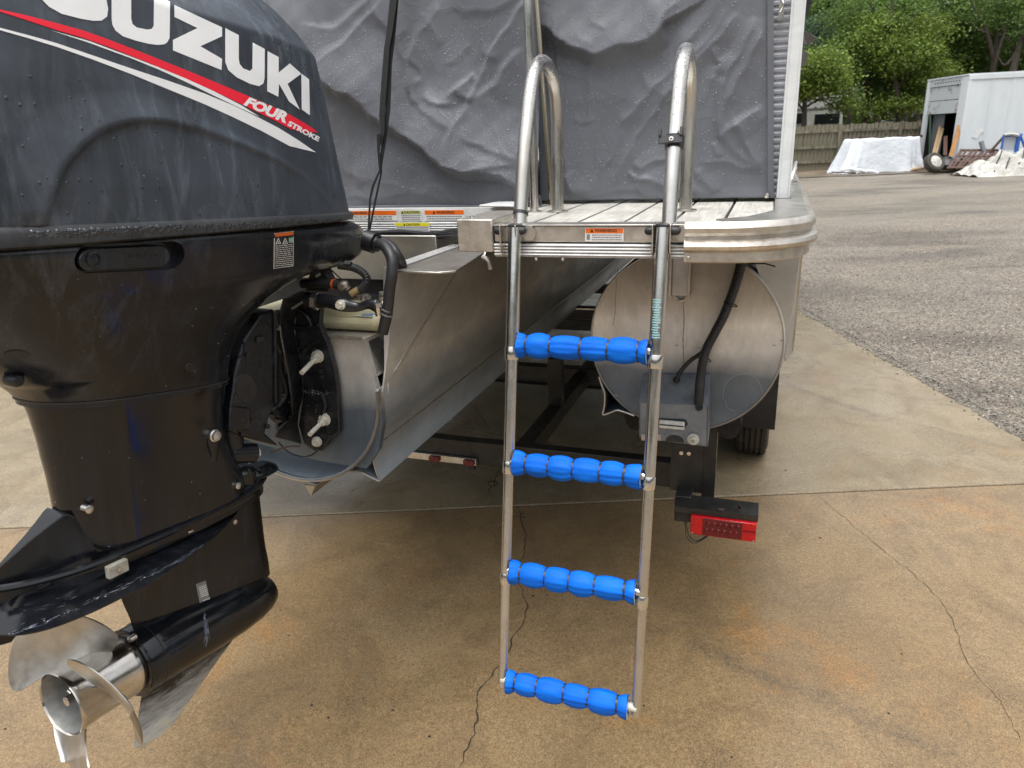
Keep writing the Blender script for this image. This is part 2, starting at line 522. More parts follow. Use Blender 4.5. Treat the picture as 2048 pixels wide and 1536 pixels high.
def smooth_path(pts, sub=8):
    P = [Vector(p) for p in pts]
    if len(P) < 3 or sub < 2:
        return P
    out = []
    for i in range(len(P) - 1):
        a, b2, c, d = P[max(i - 1, 0)], P[i], P[i + 1], P[min(i + 2, len(P) - 1)]
        for k in range(sub):
            t = k / sub
            out.append(.5 * ((2 * b2) + (c - a) * t + (2 * a - 5 * b2 + 4 * c - d) * t * t + (3 * b2 - a - 3 * c + d) * t ** 3))
    out.append(P[-1])
    return out


def tube(path, r, n=14, sub=1, cap=True, ell=1.0, ref=None):
    P = smooth_path(path, sub)
    loops = []
    t0 = (P[1] - P[0]).normalized()
    up = Vector(ref) if ref else (Vector((0, 0, 1)) if abs(t0.z) < .9 else Vector((0, 1, 0)))
    nn = (up - t0 * up.dot(t0)).normalized()
    for i, p in enumerate(P):
        a = P[max(i - 1, 0)]
        c = P[min(i + 1, len(P) - 1)]
        t = (c - a).normalized()
        nn = (nn - t * nn.dot(t)).normalized()
        bb = t.cross(nn)
        rr = r(i / (len(P) - 1)) if callable(r) else r
        loops.append([p + nn * (math.cos(2 * math.pi * k / n) * rr) + bb * (math.sin(2 * math.pi * k / n) * rr * ell) for k in range(n)])
    return loft(loops, cap)


def ribbon(path, wdir, w, th):
    """flat band along a path: width along wdir"""
    P = [Vector(p) for p in path]
    loops = []
    for i, p in enumerate(P):
        wd = (Vector(wdir[i]) if isinstance(wdir, list) else Vector(wdir)).normalized()
        ww = w[i] if isinstance(w, (list, tuple)) else w
        a, c = P[max(i - 1, 0)], P[min(i + 1, len(P) - 1)]
        t = (c - a).normalized()
        nn = t.cross(wd).normalized()
        loops.append([p - wd * ww / 2 - nn * th / 2, p + wd * ww / 2 - nn * th / 2, p + wd * ww / 2 + nn * th / 2, p - wd * ww / 2 + nn * th / 2])
    return loft(loops)


def prism(poly, off):
    """poly: list of 3D points, off: extrusion vector"""
    o = Vector(off)
    a = [Vector(p) for p in poly]
    n = len(a)
    nrm = sum(((a[i] - a[0]).cross(a[(i + 1) % n] - a[0]) for i in range(1, n - 1)), Vector())
    if nrm.dot(o) < 0:
        a.reverse()
    return loft([a, [p + o for p in a]])


def lathe(prof, n=24, origin=(0, 0, 0), axis='y', cap=True):
    """prof: (t along axis, radius)"""
    o = Vector(origin)
    loops = []
    for t, r in prof:
        l = []
        for k in range(n):
            a = 2 * math.pi * k / n
            if axis == 'y':
                l.append(o + Vector((r * math.cos(a), t, r * math.sin(a))))
            elif axis == 'x':
                l.append(o + Vector((t, r * math.cos(a), r * math.sin(a))))
            else:
                l.append(o + Vector((r * math.cos(a), r * math.sin(a), t)))
        loops.append(l)
    return loft(loops, cap)


def cyl(a, b, r, n=16):
    return tube([a, b], r, n)


def add(name, vf, m, parent=None, smooth=True, bevel=0.0, ang=38, label=None, kind=None, fix=True):
    me = bpy.data.meshes.new(name)
    me.from_pydata([tuple(p) for p in vf[0]], [], vf[1])
    if fix:
        bm = bmesh.new()
        bm.from_mesh(me)
        bmesh.ops.recalc_face_normals(bm, faces=bm.faces)
        bm.to_mesh(me)
        bm.free()
    me.materials.append(MT[m] if isinstance(m, str) else m)
    if smooth:
        me.shade_smooth()
        me.set_sharp_from_angle(angle=rad(ang))
    o = bpy.data.objects.new(name, me)
    COL.objects.link(o)
    if parent:
        o.parent = parent
    if bevel:
        md = o.modifiers.new('bevel', 'BEVEL')
        md.width = bevel
        md.segments = 2
        md.limit_method = 'ANGLE'
        md.angle_limit = rad(50)
    if label:
        o['label'] = label
    if kind:
        o['kind'] = kind
    return o


def thing(name, label, cat, M=None, group=None):
    o = bpy.data.objects.new(name, None)
    COL.objects.link(o)
    if M is not None:
        o.matrix_world = M
    o.empty_display_size = .1
    o['label'] = label
    o['category'] = cat
    if group:
        o['group'] = group
    return o


def tag(o, label, cat, group=None):
    o['label'] = label
    o['category'] = cat
    if group:
        o['group'] = group
    return o


def apply_mods(o):
    dg = bpy.context.evaluated_depsgraph_get()
    dg.update()
    me = bpy.data.meshes.new_from_object(o.evaluated_get(dg))
    o.modifiers.clear()
    o.data = me


def bvh_world(o, M):
    me = o.data
    vs = [M @ v.co for v in me.vertices]
    return BVHTree.FromPolygons(vs, [tuple(p.vertices) for p in me.polygons])


def decal(name, poly, tree, F, parent, m, off=.0007, step=12, label=None, holes=()):
    """flat print whose outline is laid on the real surface of its object"""
    mi = F.M.inverted()
    vv = [Vector(p) for p in poly]
    # densify
    dense = []
    for i, p in enumerate(vv):
        q = vv[(i + 1) % len(vv)]
        k = max(1, int((q - p).length / step))
        dense += [p.lerp(q, j / k) for j in range(k)]
    n = len(dense)
    edges = [(i, (i + 1) % n) for i in range(n)]
    xs = [p.x for p in dense]
    ys = [p.y for p in dense]
    gx = min(xs) + step * .37
    pts = list(dense)
    while gx < max(xs):
        gy = min(ys) + step * .41
        while gy < max(ys):
            pts.append(Vector((gx, gy)))
            gy += step
        gx += step
    rv, re, rf, *_ = delaunay_2d_cdt(pts, edges, [], 1, 1e-4)
    used = sorted({i for f in rf for i in f})
    mp = {}
    out = []
    for i in used:
        d = ray(rv[i].x, rv[i].y).normalized()
        loc, nor, idx, dist = tree.ray_cast(cam_pos, d)
        if loc is None:
            continue
        if nor.dot(d) > 0:
            nor = -nor
        mp[i] = len(out)
        out.append(mi @ (loc + nor * off))
    faces = [tuple(mp[i] for i in f) for f in rf if all(i in mp for i in f)]
    if not faces:
        return None
    return add(name, (out, faces), m, parent, label=label, ang=80, fix=False)


def text_mesh(body, bold=0.0, shear=0.0):
    cu = bpy.data.curves.new('t', 'FONT')
    cu.body = body
    cu.size = 1.0
    cu.shear = shear
    cu.offset = bold
    cu.resolution_u = 3
    o = bpy.data.objects.new('t', cu)
    COL.objects.link(o)
    dg = bpy.context.evaluated_depsgraph_get()
    dg.update()
    me = bpy.data.meshes.new_from_object(o.evaluated_get(dg))
    vs = [v.co.copy() for v in me.vertices]
    fs = [tuple(p.vertices) for p in me.polygons]
    bpy.data.objects.remove(o)
    bpy.data.curves.remove(cu)
    bpy.data.meshes.remove(me)
    x0, x1 = min(v.x for v in vs), max(v.x for v in vs)
    y0, y1 = min(v.y for v in vs), max(v.y for v in vs)
    return [((v.x - x0) / (x1 - x0), (v.y - y0) / (y1 - y0)) for v in vs], fs


def quadmap(c, u, v):
    """c: tl, tr, br, bl ; v=0 bottom"""
    tl, tr, br, bl = [Vector(p) for p in c]
    return (bl.lerp(br, u)).lerp(tl.lerp(tr, u), v)


def text_on(name, body, corners, tree, F, parent, m, bold=0.01, shear=0.0, off=.001):
    uv, fs = text_mesh(body, bold, shear)
    mi = F.M.inverted()
    out = []
    for u, v in uv:
        p = quadmap(corners, u, v)
        if len(p) == 3:
            out.append(p)
            continue
        d = ray(p.x, p.y).normalized()
        loc, nor, _, _ = tree.ray_cast(cam_pos, d)
        if loc is None:
            return None
        if nor.dot(d) > 0:
            nor = -nor
        out.append(mi @ (loc + nor * off))
    return add(name, (out, fs), m, parent, smooth=False, fix=False)


def flat_quad(c):
    return [tuple(p) for p in c], [(0, 1, 2, 3)]


def sticker(parent, x0, x1, z0, z1, y, head, word, header_h=.42, rows=2, mbase='stk_white', name='warning_label', lbl=None, pict=False):
    """a printed label on a face looking aft (-y)"""
    p = add(name, box(x0, x1, y - .0008, y, z0, z1), mbase, parent, smooth=False, label=lbl)
    zz = z1 - (z1 - z0) * header_h
    e = (z1 - z0) * .05
    add('header_band', box(x0 + e, x1 - e, y - .0013, y - .0009, zz, z1 - e), head, p, smooth=False)
    w, h = x1 - x0, (z1 - z0) * header_h
    cx = (x0 + x1) / 2
    tw = min(h * .62 * len(word) * .95, w * .72)
    yy = y - .0017
    text_on('header_text', word, [Vector((cx - tw / 2 + h * .3, yy, z1 - h * .22)), Vector((cx + tw / 2 + h * .3, yy, z1 - h * .22)),
                                  Vector((cx + tw / 2 + h * .3, yy, zz + h * .18)), Vector((cx - tw / 2 + h * .3, yy, zz + h * .18))], None, BF, p, 'ink', .02)
    tx = cx - tw / 2 - h * .25
    add('warning_triangle', ([(tx - h * .32, yy, zz + h * .16), (tx + h * .32, yy, zz + h * .16), (tx, yy, z1 - h * .2)], [(0, 1, 2)]), 'ink', p, smooth=False)
    lh = (zz - z0) / (rows + .6)
    fs = []
    rr = random.Random(int(abs(x0) * 1e5))
    for i in range(rows):
        zc = zz - lh * (i + .8)
        xx = x0 + w * (.18 if pict else .05)
        while xx < x1 - w * .06:
            ww = rr.uniform(.02, .06) * w
            fs.append(box(xx, min(xx + ww, x1 - w * .04), y - .0013, y - .0009, zc - lh * .22, zc + lh * .22))
            xx += ww + w * .012
    add('small_print', combine(*fs), 'ink_grey', p, smooth=False)
    if pict:
        add('pictogram', box(x0 + w * .04, x0 + w * .13, y - .0013, y - .0009, z0 + (z1 - z0) * .12, zz - (z1 - z0) * .08), 'ink_grey', p, smooth=False)
    return p

# ================================================================== SETTING
def W(px, py, D):
    return WF.at(px, py, 'y', D)


def G(px, py, z=0.0):
    return WF.at(px, py, 'z', z)


JX, JY = 2.70, 2.92          # gravel edge and slab joint


def grid(x0, x1, y0, y1, nx, ny, fz):
    vs, fs = [], []
    for j in range(ny + 1):
        for i in range(nx + 1):
            x, y = x0 + (x1 - x0) * i / nx, y0 + (y1 - y0) * j / ny
            vs.append((x, y, fz(x, y)))
    for j in range(ny):
        for i in range(nx):
            a = j * (nx + 1) + i
            fs.append((a, a + 1, a + nx + 2, a + nx + 1))
    return vs, fs


far_g = add('ground', ([(-400, -400, -.06), (400, -400, -.06), (400, 500, -.06), (-400, 500, -.06)], [(0, 1, 2, 3)]), 'gravel', kind='structure')
wob = lambda x, y: .006 * math.sin(x * 2.1 + y * .7) + .008 * math.sin(y * 1.3 - x * .5) + .004 * math.sin(x * 5 + y * 3)
gy = add('gravel_yard', grid(JX - .05, 42, -4, 30, 120, 110, lambda x, y: -.014 + wob(x, y)), 'gravel', kind='structure')


def slab(name, x0, x1, y0, y1, m):
    return add(name, box(x0, x1, y0, y1, -.14, 0), m, bevel=.006, kind='structure')


near_slab = slab('concrete_slab', -6, JX, -4, JY - .006, 'conc_near')
far_slab = slab('concrete_slab', -6, JX - .01, JY + .006, 16, 'conc_far')
add('expansion_joint', box(-6, JX - .03, JY - .0055, JY + .0055, -.10, -.007), 'crack', kind='structure', smooth=False)


def crack(pts, parent, w=.005, jit=5):
    P = []
    for i in range(len(pts) - 1):
        a, c = Vector(pts[i]), Vector(pts[i + 1])
        k = max(2, int((c - a).length / 9))
        for j in range(k):
            q = a.lerp(c, j / k)
            P.append(G(q.x + random.uniform(-jit, jit), q.y + random.uniform(-jit * .5, jit * .5), .0012))
    L, R_ = [], []
    for i, p in enumerate(P):
        t = (P[min(i + 1, len(P) - 1)] - P[max(i - 1, 0)]).normalized()
        nn = Vector((-t.y, t.x, 0))
        ww = w * random.uniform(.25, 1.0) * (.4 if i in (0, len(P) - 1) else 1)
        L.append(p - nn * ww / 2)
        R_.append(p + nn * ww / 2)
    n = len(P)
    return add('crack', (L + R_, [(i, i + 1, n + i + 1, n + i) for i in range(n - 1)]), 'crack', parent, smooth=False)


crack([(1034, 1012), (1045, 1040), (1055, 1070), (1045, 1105), (1040, 1160), (1047, 1190), (1054, 1212), (1050, 1236), (1030, 1270), (1012, 1310), (990, 1340), (972, 1365), (958, 1385), (955, 1430), (945, 1478), (915, 1540)], near_slab, .006, 4)
crack([(1632, 990), (1690, 1035), (1720, 1062), (1765, 1100), (1830, 1150), (1880, 1200), (1912, 1255), (1926, 1310), (1960, 1360), (2000, 1400), (2045, 1490)], near_slab, .0026, 3)
crack([(952, 815), (972, 850), (985, 880), (1003, 935), (985, 968), (962, 1003)], far_slab, .006, 4)
crack([(1620, 688), (1660, 690), (1715, 682)], far_slab, .004, 3)
crack([(0, 1075), (40, 1062), (90, 1052), (140, 1044)], near_slab, .003, 3)
# small ring stain round the core hole beside the crack
for nm, cx, cy in (('crack', 985, 967),):
    ring = [G(cx + 10 * math.cos(a), cy + 6 * math.sin(a), .0014) for a in [k * .5 for k in range(13)]]
    ring2 = [G(cx + 8 * math.cos(a), cy + 4.3 * math.sin(a), .0014) for a in [k * .5 for k in range(13)]]
    add(nm, (ring + ring2, [(i, i + 1, 14 + i, 13 + i) for i in range(12)]), 'crack', far_slab, smooth=False)

# pebbles: octahedral stones scattered over the yard and spilling along its edge
def stones(name, cnt, fx, fy, fs, m, zf=lambda x, y: -.012, kind='stuff'):
    vs, fcs = [], []
    for _ in range(cnt):
        y = fy()
        x = fx(y)
        s = fs(y)
        a = random.uniform(0, 6.28)
        ca, sa = math.cos(a), math.sin(a)
        e = random.uniform(.6, 1)
        o = len(vs)
        z = zf(x, y)
        for dx, dy, dz in ((1, 0, 0), (0, e, 0), (-1, .1, 0), (.1, -e, 0), (.15, .1, .55), (0, 0, -.5)):
            vs.append((x + s * (dx * ca - dy * sa), y + s * (dx * sa + dy * ca), z + s * (dz + .15)))
        fcs += [(o + i, o + (i + 1) % 4, o + 4) for i in range(4)]
    return add(name, (vs, fcs), m, None, smooth=False, kind=kind, fix=False)


yr = lambda: 2.3 + 9.5 * random.random() ** 1.6
add_x = lambda y: JX + .0 + random.random() ** 1.2 * (y * .9 + 1.5)
zf = lambda x, y: -.013 + wob(x, y)
stones('gravel_stones', 26000, add_x, yr, lambda y: random.uniform(.003, .007) * (1 + y * .05), 'pebble_b', zf)
stones('gravel_stones', 9000, add_x, yr, lambda y: random.uniform(.003, .0075) * (1 + y * .06), 'pebble_a', zf)
stones('gravel_stones', 2600, lambda y: JX + random.gauss(.02, .035), lambda: random.uniform(1.5, 9), lambda y: random.uniform(.003, .009), 'debris', lambda x, y: .001 if x < JX + .05 else -.006)
stones('gravel_stones', 1500, lambda y: JX + random.gauss(.0, .045), lambda: random.uniform(1.5, 9), lambda y: random.uniform(.003, .008), 'pebble_a', lambda x, y: -.001)
stones('gravel_stones', 7000, add_x, yr, lambda y: random.uniform(.003, .008) * (1 + y * .05), 'debris', zf)
stones('gravel_stones', 1400, add_x, yr, lambda y: random.uniform(.006, .014) * (1 + y * .03), 'pebble_a', zf)
stones('loose_grit', 170, lambda y: random.uniform(-2.5, 2.6), lambda: random.uniform(.3, 6), lambda y: random.uniform(.002, .0065), 'debris', lambda x, y: 0)
stones('loose_grit', 120, lambda y: random.uniform(-2.5, 2.6), lambda: random.uniform(.3, 6), lambda y: random.uniform(.0015, .004), 'pebble_a', lambda x, y: 0)

# gravel creeping over the slab edge in an uneven apron
ap_v, ap_f = [], []
yy_ = -1.0
k_ = 0
while yy_ < 12:
    e_ = JX - .018 - .018 * abs(math.sin(yy_ * 2.3 + math.sin(yy_ * 5.1))) - random.uniform(0, .018)
    ap_v += [(e_, yy_, .0012), (e_ + .018, yy_ + random.uniform(-.01, .01), .006), (JX + .12, yy_, -.006)]
    if k_:
        o_ = 3 * k_
        ap_f += [(o_ - 3, o_ - 2, o_ + 1, o_), (o_ - 2, o_ - 1, o_ + 2, o_ + 1)]
    yy_ += .03
    k_ += 1
add('gravel_edge', (ap_v, ap_f), 'gravel', kind='structure')

# earth strip and wet paving at the foot of the fence
add('dirt_strip', grid(6, 40, 24.2, 40, 40, 20, lambda x, y: .012 + .01 * math.sin(x * 1.7) * math.sin(y)), mat('brown_soil', (.20, .155, .11), .6, 0, (.11, .085, .06), .8, None, .35, .5, 8), kind='structure')

# ------------------------------------------------------------------ fence
FA, FB = Vector((9.5, 28.2, 0)), Vector((19.5, 26.7, 0))
fence = thing('wooden_fence', 'weathered mossy grey board fence across the back of the yard', 'fence', Matrix.Translation(FA))
fd = (FB - FA).normalized()
fn = Vector((fd.y, -fd.x, 0))
L = (FB - FA).length
k = 0
pos = 0
base_me = []
for v_ in range(6):
    w2, h = .068, 1.62 + random.uniform(-.03, .03)
    poly = [(-w2, 0, 0), (w2, 0, 0), (w2, 0, h - .03), (w2 - .03, 0, h), (-w2 + .03, 0, h), (-w2, 0, h - .03)]
    vf = prism([Vector(p) for p in poly], (0, .018, 0))
    me = bpy.data.meshes.new('picket')
    me.from_pydata([tuple(p) for p in vf[0]], [], vf[1])
    me.materials.append(MT['fence_wood'])
    base_me.append(me)
while pos < L:
    o = bpy.data.objects.new('picket', random.choice(base_me))
    COL.objects.link(o)
    o.parent = fence
    o.location = fd * pos + Vector((0, 0, random.uniform(0, .02))) - fn * random.uniform(.0, .006)
    o.rotation_euler = (0, random.uniform(-.006, .006), math.atan2(fd.y, fd.x))
    pos += .142 + random.uniform(0, .006)
for z, hh in ((.28, .09), (.80, .09), (1.36, .09)):
    a = fn * .03 + Vector((0, 0, z))
    add('rail', prism([a, a + fd * L, a + fd * L + Vector((0, 0, hh)), a + Vector((0, 0, hh))], fn * .04), 'fence_wood', fence, smooth=False)
q = .9
while q < L:
    a = fd * q + fn * .072
    add('post', prism([a, a + fd * .1, a + fd * .1 + fn * .1, a + fn * .1], Vector((0, 0, 1.60))), 'fence_wood', fence, smooth=False)
    q += 2.1

# ------------------------------------------------------------------ camper beyond the fence
cm = thing('camper_trailer', 'pale grey camper with a dark window parked behind the board fence', 'camper', Matrix.Translation((0, 0, 0)))
A, B_ = W(1540, 204, 32), W(1694, 206, 31.4)
zt = A.z + .05
add('body', prism([(A.x, 32, .4), (B_.x, 31.4, .4), (B_.x - .15, 31.4, zt), (A.x, 32, zt)], (.2, 2.4, 0)), 'camper', cm, bevel=.06)
wa, wb = W(1631, 228, 31.55), W(1679, 247, 31.35)
add('window', prism([(wa.x, 31.56, wb.z), (wb.x, 31.38, wb.z), (wb.x, 31.38, wa.z), (wa.x, 31.56, wa.z)], (0, .06, 0)), 'glass_dark', cm, bevel=.02)
wa, wb = W(1560, 228, 31.7), W(1604, 247, 31.7)
add('window', prism([(wa.x, 31.78, wb.z), (wb.x, 31.64, wb.z), (wb.x, 31.64, wa.z), (wa.x, 31.78, wa.z)], (0, .06, 0)), 'glass_dark', cm, bevel=.02)
add('roof_edge', prism([(A.x, 31.94, zt), (B_.x, 31.34, zt), (B_.x, 31.34, zt + .07), (A.x, 31.94, zt + .07)], (.2, 2.45, 0)), 'white_alu', cm, smooth=False)
add('body_stripe', prism([(A.x, 31.97, zt - .42), (B_.x - .1, 31.36, zt - .42), (B_.x - .1, 31.36, zt - .37), (A.x, 31.97, zt - .37)], (0, .05, 0)), 'grey_panel', cm, smooth=False)

# ------------------------------------------------------------------ storage container
ct = thing('storage_container', 'white rust-spotted box container with its roll door half open', 'container', Matrix.Translation((0, 0, 0)))
C0 = Vector((14.75, 24.0, 0))
fr = Vector((1, -.15, 0)).normalized()
fl = Vector((.04, 1, 0)).normalized()
z0, z1 = .42, 2.90
LW, LL = 2.45, 9.0
up = Vector((0, 0, 1))
P = lambda a, b2, z: C0 + fl * a + fr * b2 + up * z
add('side_wall', prism([P(0, .10, z0), P(0, LL, z0), P(0, LL, z1), P(0, .10, z1)], fl * .05), 'box_white', ct, smooth=False)
for i in range(1, 15):
    b2 = .1 + i * .6
    add('wall_rib', prism([P(-.012, b2, z0), P(-.012, b2 + .035, z0), P(-.012, b2 + .035, z1 - .1), P(-.012, b2, z1 - .1)], fl * .011), 'box_white', ct, smooth=False)
add('top_rail', prism([P(-.03, .0, z1 - .12), P(-.03, LL, z1 - .12), P(-.03, LL, z1 + .01), P(-.03, .0, z1 + .01)], fl * .028), 'box_white', ct, smooth=False)
add('bottom_rail', prism([P(-.03, .2, z0 - .12), P(-.03, LL, z0 - .12), P(-.03, LL, z0 + .10), P(-.03, .2, z0 + .10)], fl * .028), 'rusty', ct, smooth=False)
add('roof', prism([P(0, -.02, z1 + .012), P(LW, -.02, z1 + .012), P(LW, LL, z1 + .012), P(0, LL, z1 + .012)], up * .04), 'box_white', ct, smooth=False)
add('far_wall', prism([P(LW - .05, .1, z0), P(LW - .05, LL, z0), P(LW - .05, LL, z1), P(LW - .05, .1, z1)], fl * .05), 'dark_in', ct, smooth=False)
add('floor', prism([P(.05, .1, z0), P(LW - .05, .1, z0), P(LW - .05, LL, z0), P(.05, LL, z0)], up * -.1), 'dark_in', ct, smooth=False)
add('end_wall', prism([P(.05, LL - .1, z0), P(LW, LL - .1, z0), P(LW, LL - .1, z1), P(.05, LL - .1, z1)], fr * .05), 'dark_in', ct, smooth=False)
for nm, a0, a1 in (('corner_post', -.02, .38), ('corner_post', LW - .16, LW + .02)):
    add(nm, prism([P(a0, 0, z0 - .14), P(a1, 0, z0 - .14), P(a1, 0, z1), P(a0, 0, z1)], fr * .099), 'box_white', ct, smooth=False)
add('door_header', prism([P(.385, .004, z1 - .22), P(LW - .165, .004, z1 - .22), P(LW - .165, .004, z1), P(.385, .004, z1)], fr * .09), 'rusty', ct, smooth=False)
for za, zb in ((2.24, 2.66), (1.82, 2.22)):
    add('door_panel', prism([P(.39, .03, za), P(LW - .17, .03, za), P(LW - .17, .03, zb), P(.39, .03, zb)], fr * .04), 'rusty', ct, smooth=False)
add('header_bolts', combine(*[cyl(P(.5 + i * .16, .003, z1 - .11), P(.5 + i * .16, -.012, z1 - .11), .022, 6) for i in range(10)]), 'dark_in', ct)
add('support_jack', prism([P(.1, .5, 0), P(.3, .5, 0), P(.3, .5, z0), P(.1, .5, z0)], fr * .2), 'dark_in', ct, smooth=False)
add('support_jack', prism([P(LW - .3, .5, 0), P(LW - .1, .5, 0), P(LW - .1, .5, z0), P(LW - .3, .5, z0)], fr * .2), 'dark_in', ct, smooth=False)
add('sill', prism([P(.05, .01, z0 - .13), P(LW - .05, .01, z0 - .13), P(LW - .05, .01, z0), P(.05, .01, z0)], fr * .09), 'dark_in', ct, smooth=False)
ds = W(1955, 265, 23.9)
add('torn_sticker', prism([P(-.016, .35, 1.05), P(-.016, .52, 1.0), P(-.016, .60, 1.16), P(-.016, .72, 1.22), P(-.016, .62, 1.34), P(-.016, .50, 1.26), P(-.016, .42, 1.32)], fl * .003), 'white_alu', ct, smooth=False)
# contents
o = add('shelf_boxes', combine(*[tuple(prism([P(a, b2, z), P(a + w_, b2, z), P(a + w_, b2, z + h), P(a, b2, z + h)], fr * .4)) for a, b2, z, w_, h in
    ((.5, .9, z0, .5, .5), (.55, .9, .95, .45, .4), (1.05, 1.0, z0, .5, .75), (.5, 1.0, 1.38, .7, .3), (1.3, 1.1, 1.25, .5, .4))]), 'brown_box', None, smooth=False)
tag(o, 'brown boxes stacked just inside the open container door', 'boxes')
o = add('hanging_sheet', prism([P(1.55, .25, z0), P(2.25, .25, z0), P(2.25, .25, 1.8), P(1.55, .25, 1.8)], fr * .02), 'grey_panel', None, smooth=False)
tag(o, 'grey sheet panel standing in the far side of the container doorway', 'panel')


def board_px(x0, y0, x1, y1, wpx, D0, D1, m, label):
    a, c = W(x0, y0, D0), W(x1, y1, D1)
    wv = Vector((wpx * D0 / CAM_F, 0, 0))
    o = add('leaning_board', prism([a, a + wv, c + wv, c], Vector((.01, .04, 0))), m, None, smooth=False)
    tag(o, label, 'board', 'boards leaning in the container doorway')


board_px(1862, 316, 1879, 250, 5, 24.6, 25.6, 'plank_wood', 'pale board leaning furthest left in the container doorway')
board_px(1868, 316, 1884, 256, 4, 24.5, 25.4, 'plank_wood', 'thin pale board leaning just right of the leftmost one')
board_px(1887, 310, 1888, 272, 7, 24.1, 24.8, 'rust_wood', 'short upright reddish board in the middle of the container doorway')
board_px(1898, 312, 1916, 250, 8, 23.8, 24.1, 'orange_wood', 'orange board leaning on the near post of the container')
o = add('door_pole', cyl(W(1859, 316, 25.6), W(1861, 225, 26.1), .035, 8), 'green_pole')
tag(o, 'dark green pole upright at the far edge of the container opening', 'pole')


# ------------------------------------------------------------------ tarp-covered pile
def tarp_pile():
    th = thing('tarp_covered_pile', 'pale bluish white tarp draped over a long low pile by the fence', 'tarp', Matrix.Translation((0, 0, 0)))
    n = 96
    D0 = 25.0
    top = [W(1712, 281, D0), W(1735, 277, D0), W(1765, 278, D0), W(1800, 277, D0), W(1848, 277, D0)]
    cx, cy = W(1770, 345, D0).x, D0 + .55
    ztop = top[2].z
    xl, xr = top[0].x - .02, top[4].x
    loops = []
    levels = [(0, .0), (.0, .35), (0, .8), (.0, 1.0), (.04, 1.0), (.25, 1.0), (.5, 1.0), (.75, 1.0), (.93, 1.0), (1, 1)]
    for li, (d, s_) in enumerate(levels):
        l = []
        for k in range(n):
            a = 2 * math.pi * k / n
            ex = math.copysign(abs(math.cos(a)) ** .35, math.cos(a))
            ey = math.copysign(abs(math.sin(a)) ** .35, math.sin(a))
            fold = (math.sin(a * 9 + 1.3) * .5 + math.sin(a * 17) * .35 + math.sin(a * 31 + d * 3) * .25) * .11 * d
            left = max(0, -math.cos(a))
            flare = d * (.10 + .30 * left ** 2) + fold
            hx = (xr - xl) / 2 + flare
            hy = .50 + flare * .7
            x = (xl + xr) / 2 + ex * hx * s_
            y = cy + ey * hy * s_
            right = max(0, math.cos(a))
            drop = (ztop + .02) * (1 - .16 * right ** 2 * (1 if math.sin(a) < 0 else .5) - .03 * abs(math.sin(a * 6)))
            z = ztop - drop * d + (.025 * math.sin(x * 9) + .02 * math.sin(y * 11 + x * 4)) * (1 - d * .5) - (.012 if li == 3 else 0)
            if d >= .93:
                z = max(.016 + .02 * abs(math.sin(a * 23)), z)
            l.append((x, y - (.05 * abs(math.sin(x * 3.1 + z * 5)) * d if math.sin(a) < 0 else 0), z))
        loops.append(l)
    vf = loft(loops)
    o = add('tarp', vf, 'tarp', th, ang=60)
    o = o
    add('hem_scraps', combine(*[tuple(tube([W(x, y, 24.15), W(x + 18, y - 3, 24.1), W(x + 34, y + 1, 24.05)], .045, 6, 3)) for x, y in ((1682, 341), (1700, 343), (1722, 345))]), 'tarp', th)
    add('timber', prism([W(1668, 346, 24.5), W(1712, 347, 24.3), W(1712, 344.5, 24.3), W(1668, 343.5, 24.5)], (0, .2, 0)), 'rust_wood', th, smooth=False)
    for (xa, ya, xb, yb) in ((1727, 277, 1750, 273), (1806, 275, 1845, 270)):
        a, c = W(xa, ya, 25.9), W(xb, ya, 25.9)
        add('plank', prism([a, c, c + up * .09, a + up * .07], (0, .35, 0)), 'rust_wood', th, smooth=False)
    add('plank', prism([W(1820, 343, 24.9), W(1846, 336, 24.7), W(1846, 334, 24.7), W(1820, 340, 24.9)], (0, .5, 0)), 'plank_wood', th, smooth=False)


tarp_pile()

# ------------------------------------------------------------------ wheel, rack, frame, canvas
def wheel():
    c = W(1868, 325, 23.6)
    M = Matrix.Translation((c.x, c.y, .33)) @ Matrix.Rotation(rad(12), 4, 'Z') @ Matrix.Rotation(rad(-30), 4, 'X')
    th = thing('loose_wheel', 'black tyre with a cream rim leaning on the container clutter', 'wheel', M)
    add('tyre', lathe([(-.11, .2), (-.12, .27), (-.09, .315), (.09, .315), (.12, .27), (.11, .2)], 28, axis='y'), 'rubber', th)
    add('rim', lathe([(-.128, .0), (-.126, .17), (-.105, .2), (-.10, .2), (-.09, 0)], 24, axis='y'), 'canvas', th)
    o = add('rubbish_bag', lathe([(0, .02), (.03, .28), (.15, .34), (.3, .24), (.4, .08), (.42, .01)], 14, W(1892, 332, 24.0) + Vector((0, 0, -.1)), 'z'), 'blk')
    tag(o, 'black rubbish bag heaped between the loose wheel and the iron rack', 'bag')


wheel()


def rack():
    th = thing('slatted_rack', 'rusty brown slatted metal rack lying tilted before the container', 'rack', Matrix.Translation((0, 0, 0)))
    tl, tr, br, bl = W(1919, 303, 23.6), W(1996, 303, 23.2), W(1950, 338, 22.8), W(1893, 338, 23.2)
    nn = (tr - tl).cross(bl - tl).normalized()

    def bar(a, c, w_, nm='slat'):
        d = (c - a).normalized()
        sd_ = d.cross(nn).normalized() * w_
        add(nm, prism([a, c, c + sd_, a + sd_], nn * -.05), 'rust_wood', th, smooth=False)
    for i in range(8):
        t = i / 7
        bar(tl.lerp(tr, t), bl.lerp(br, t), .055 if i % 2 else .085)
    for t in (0, .33, .66, 1):
        bar(tl.lerp(bl, t), tr.lerp(br, t), .06, 'cross_bar')


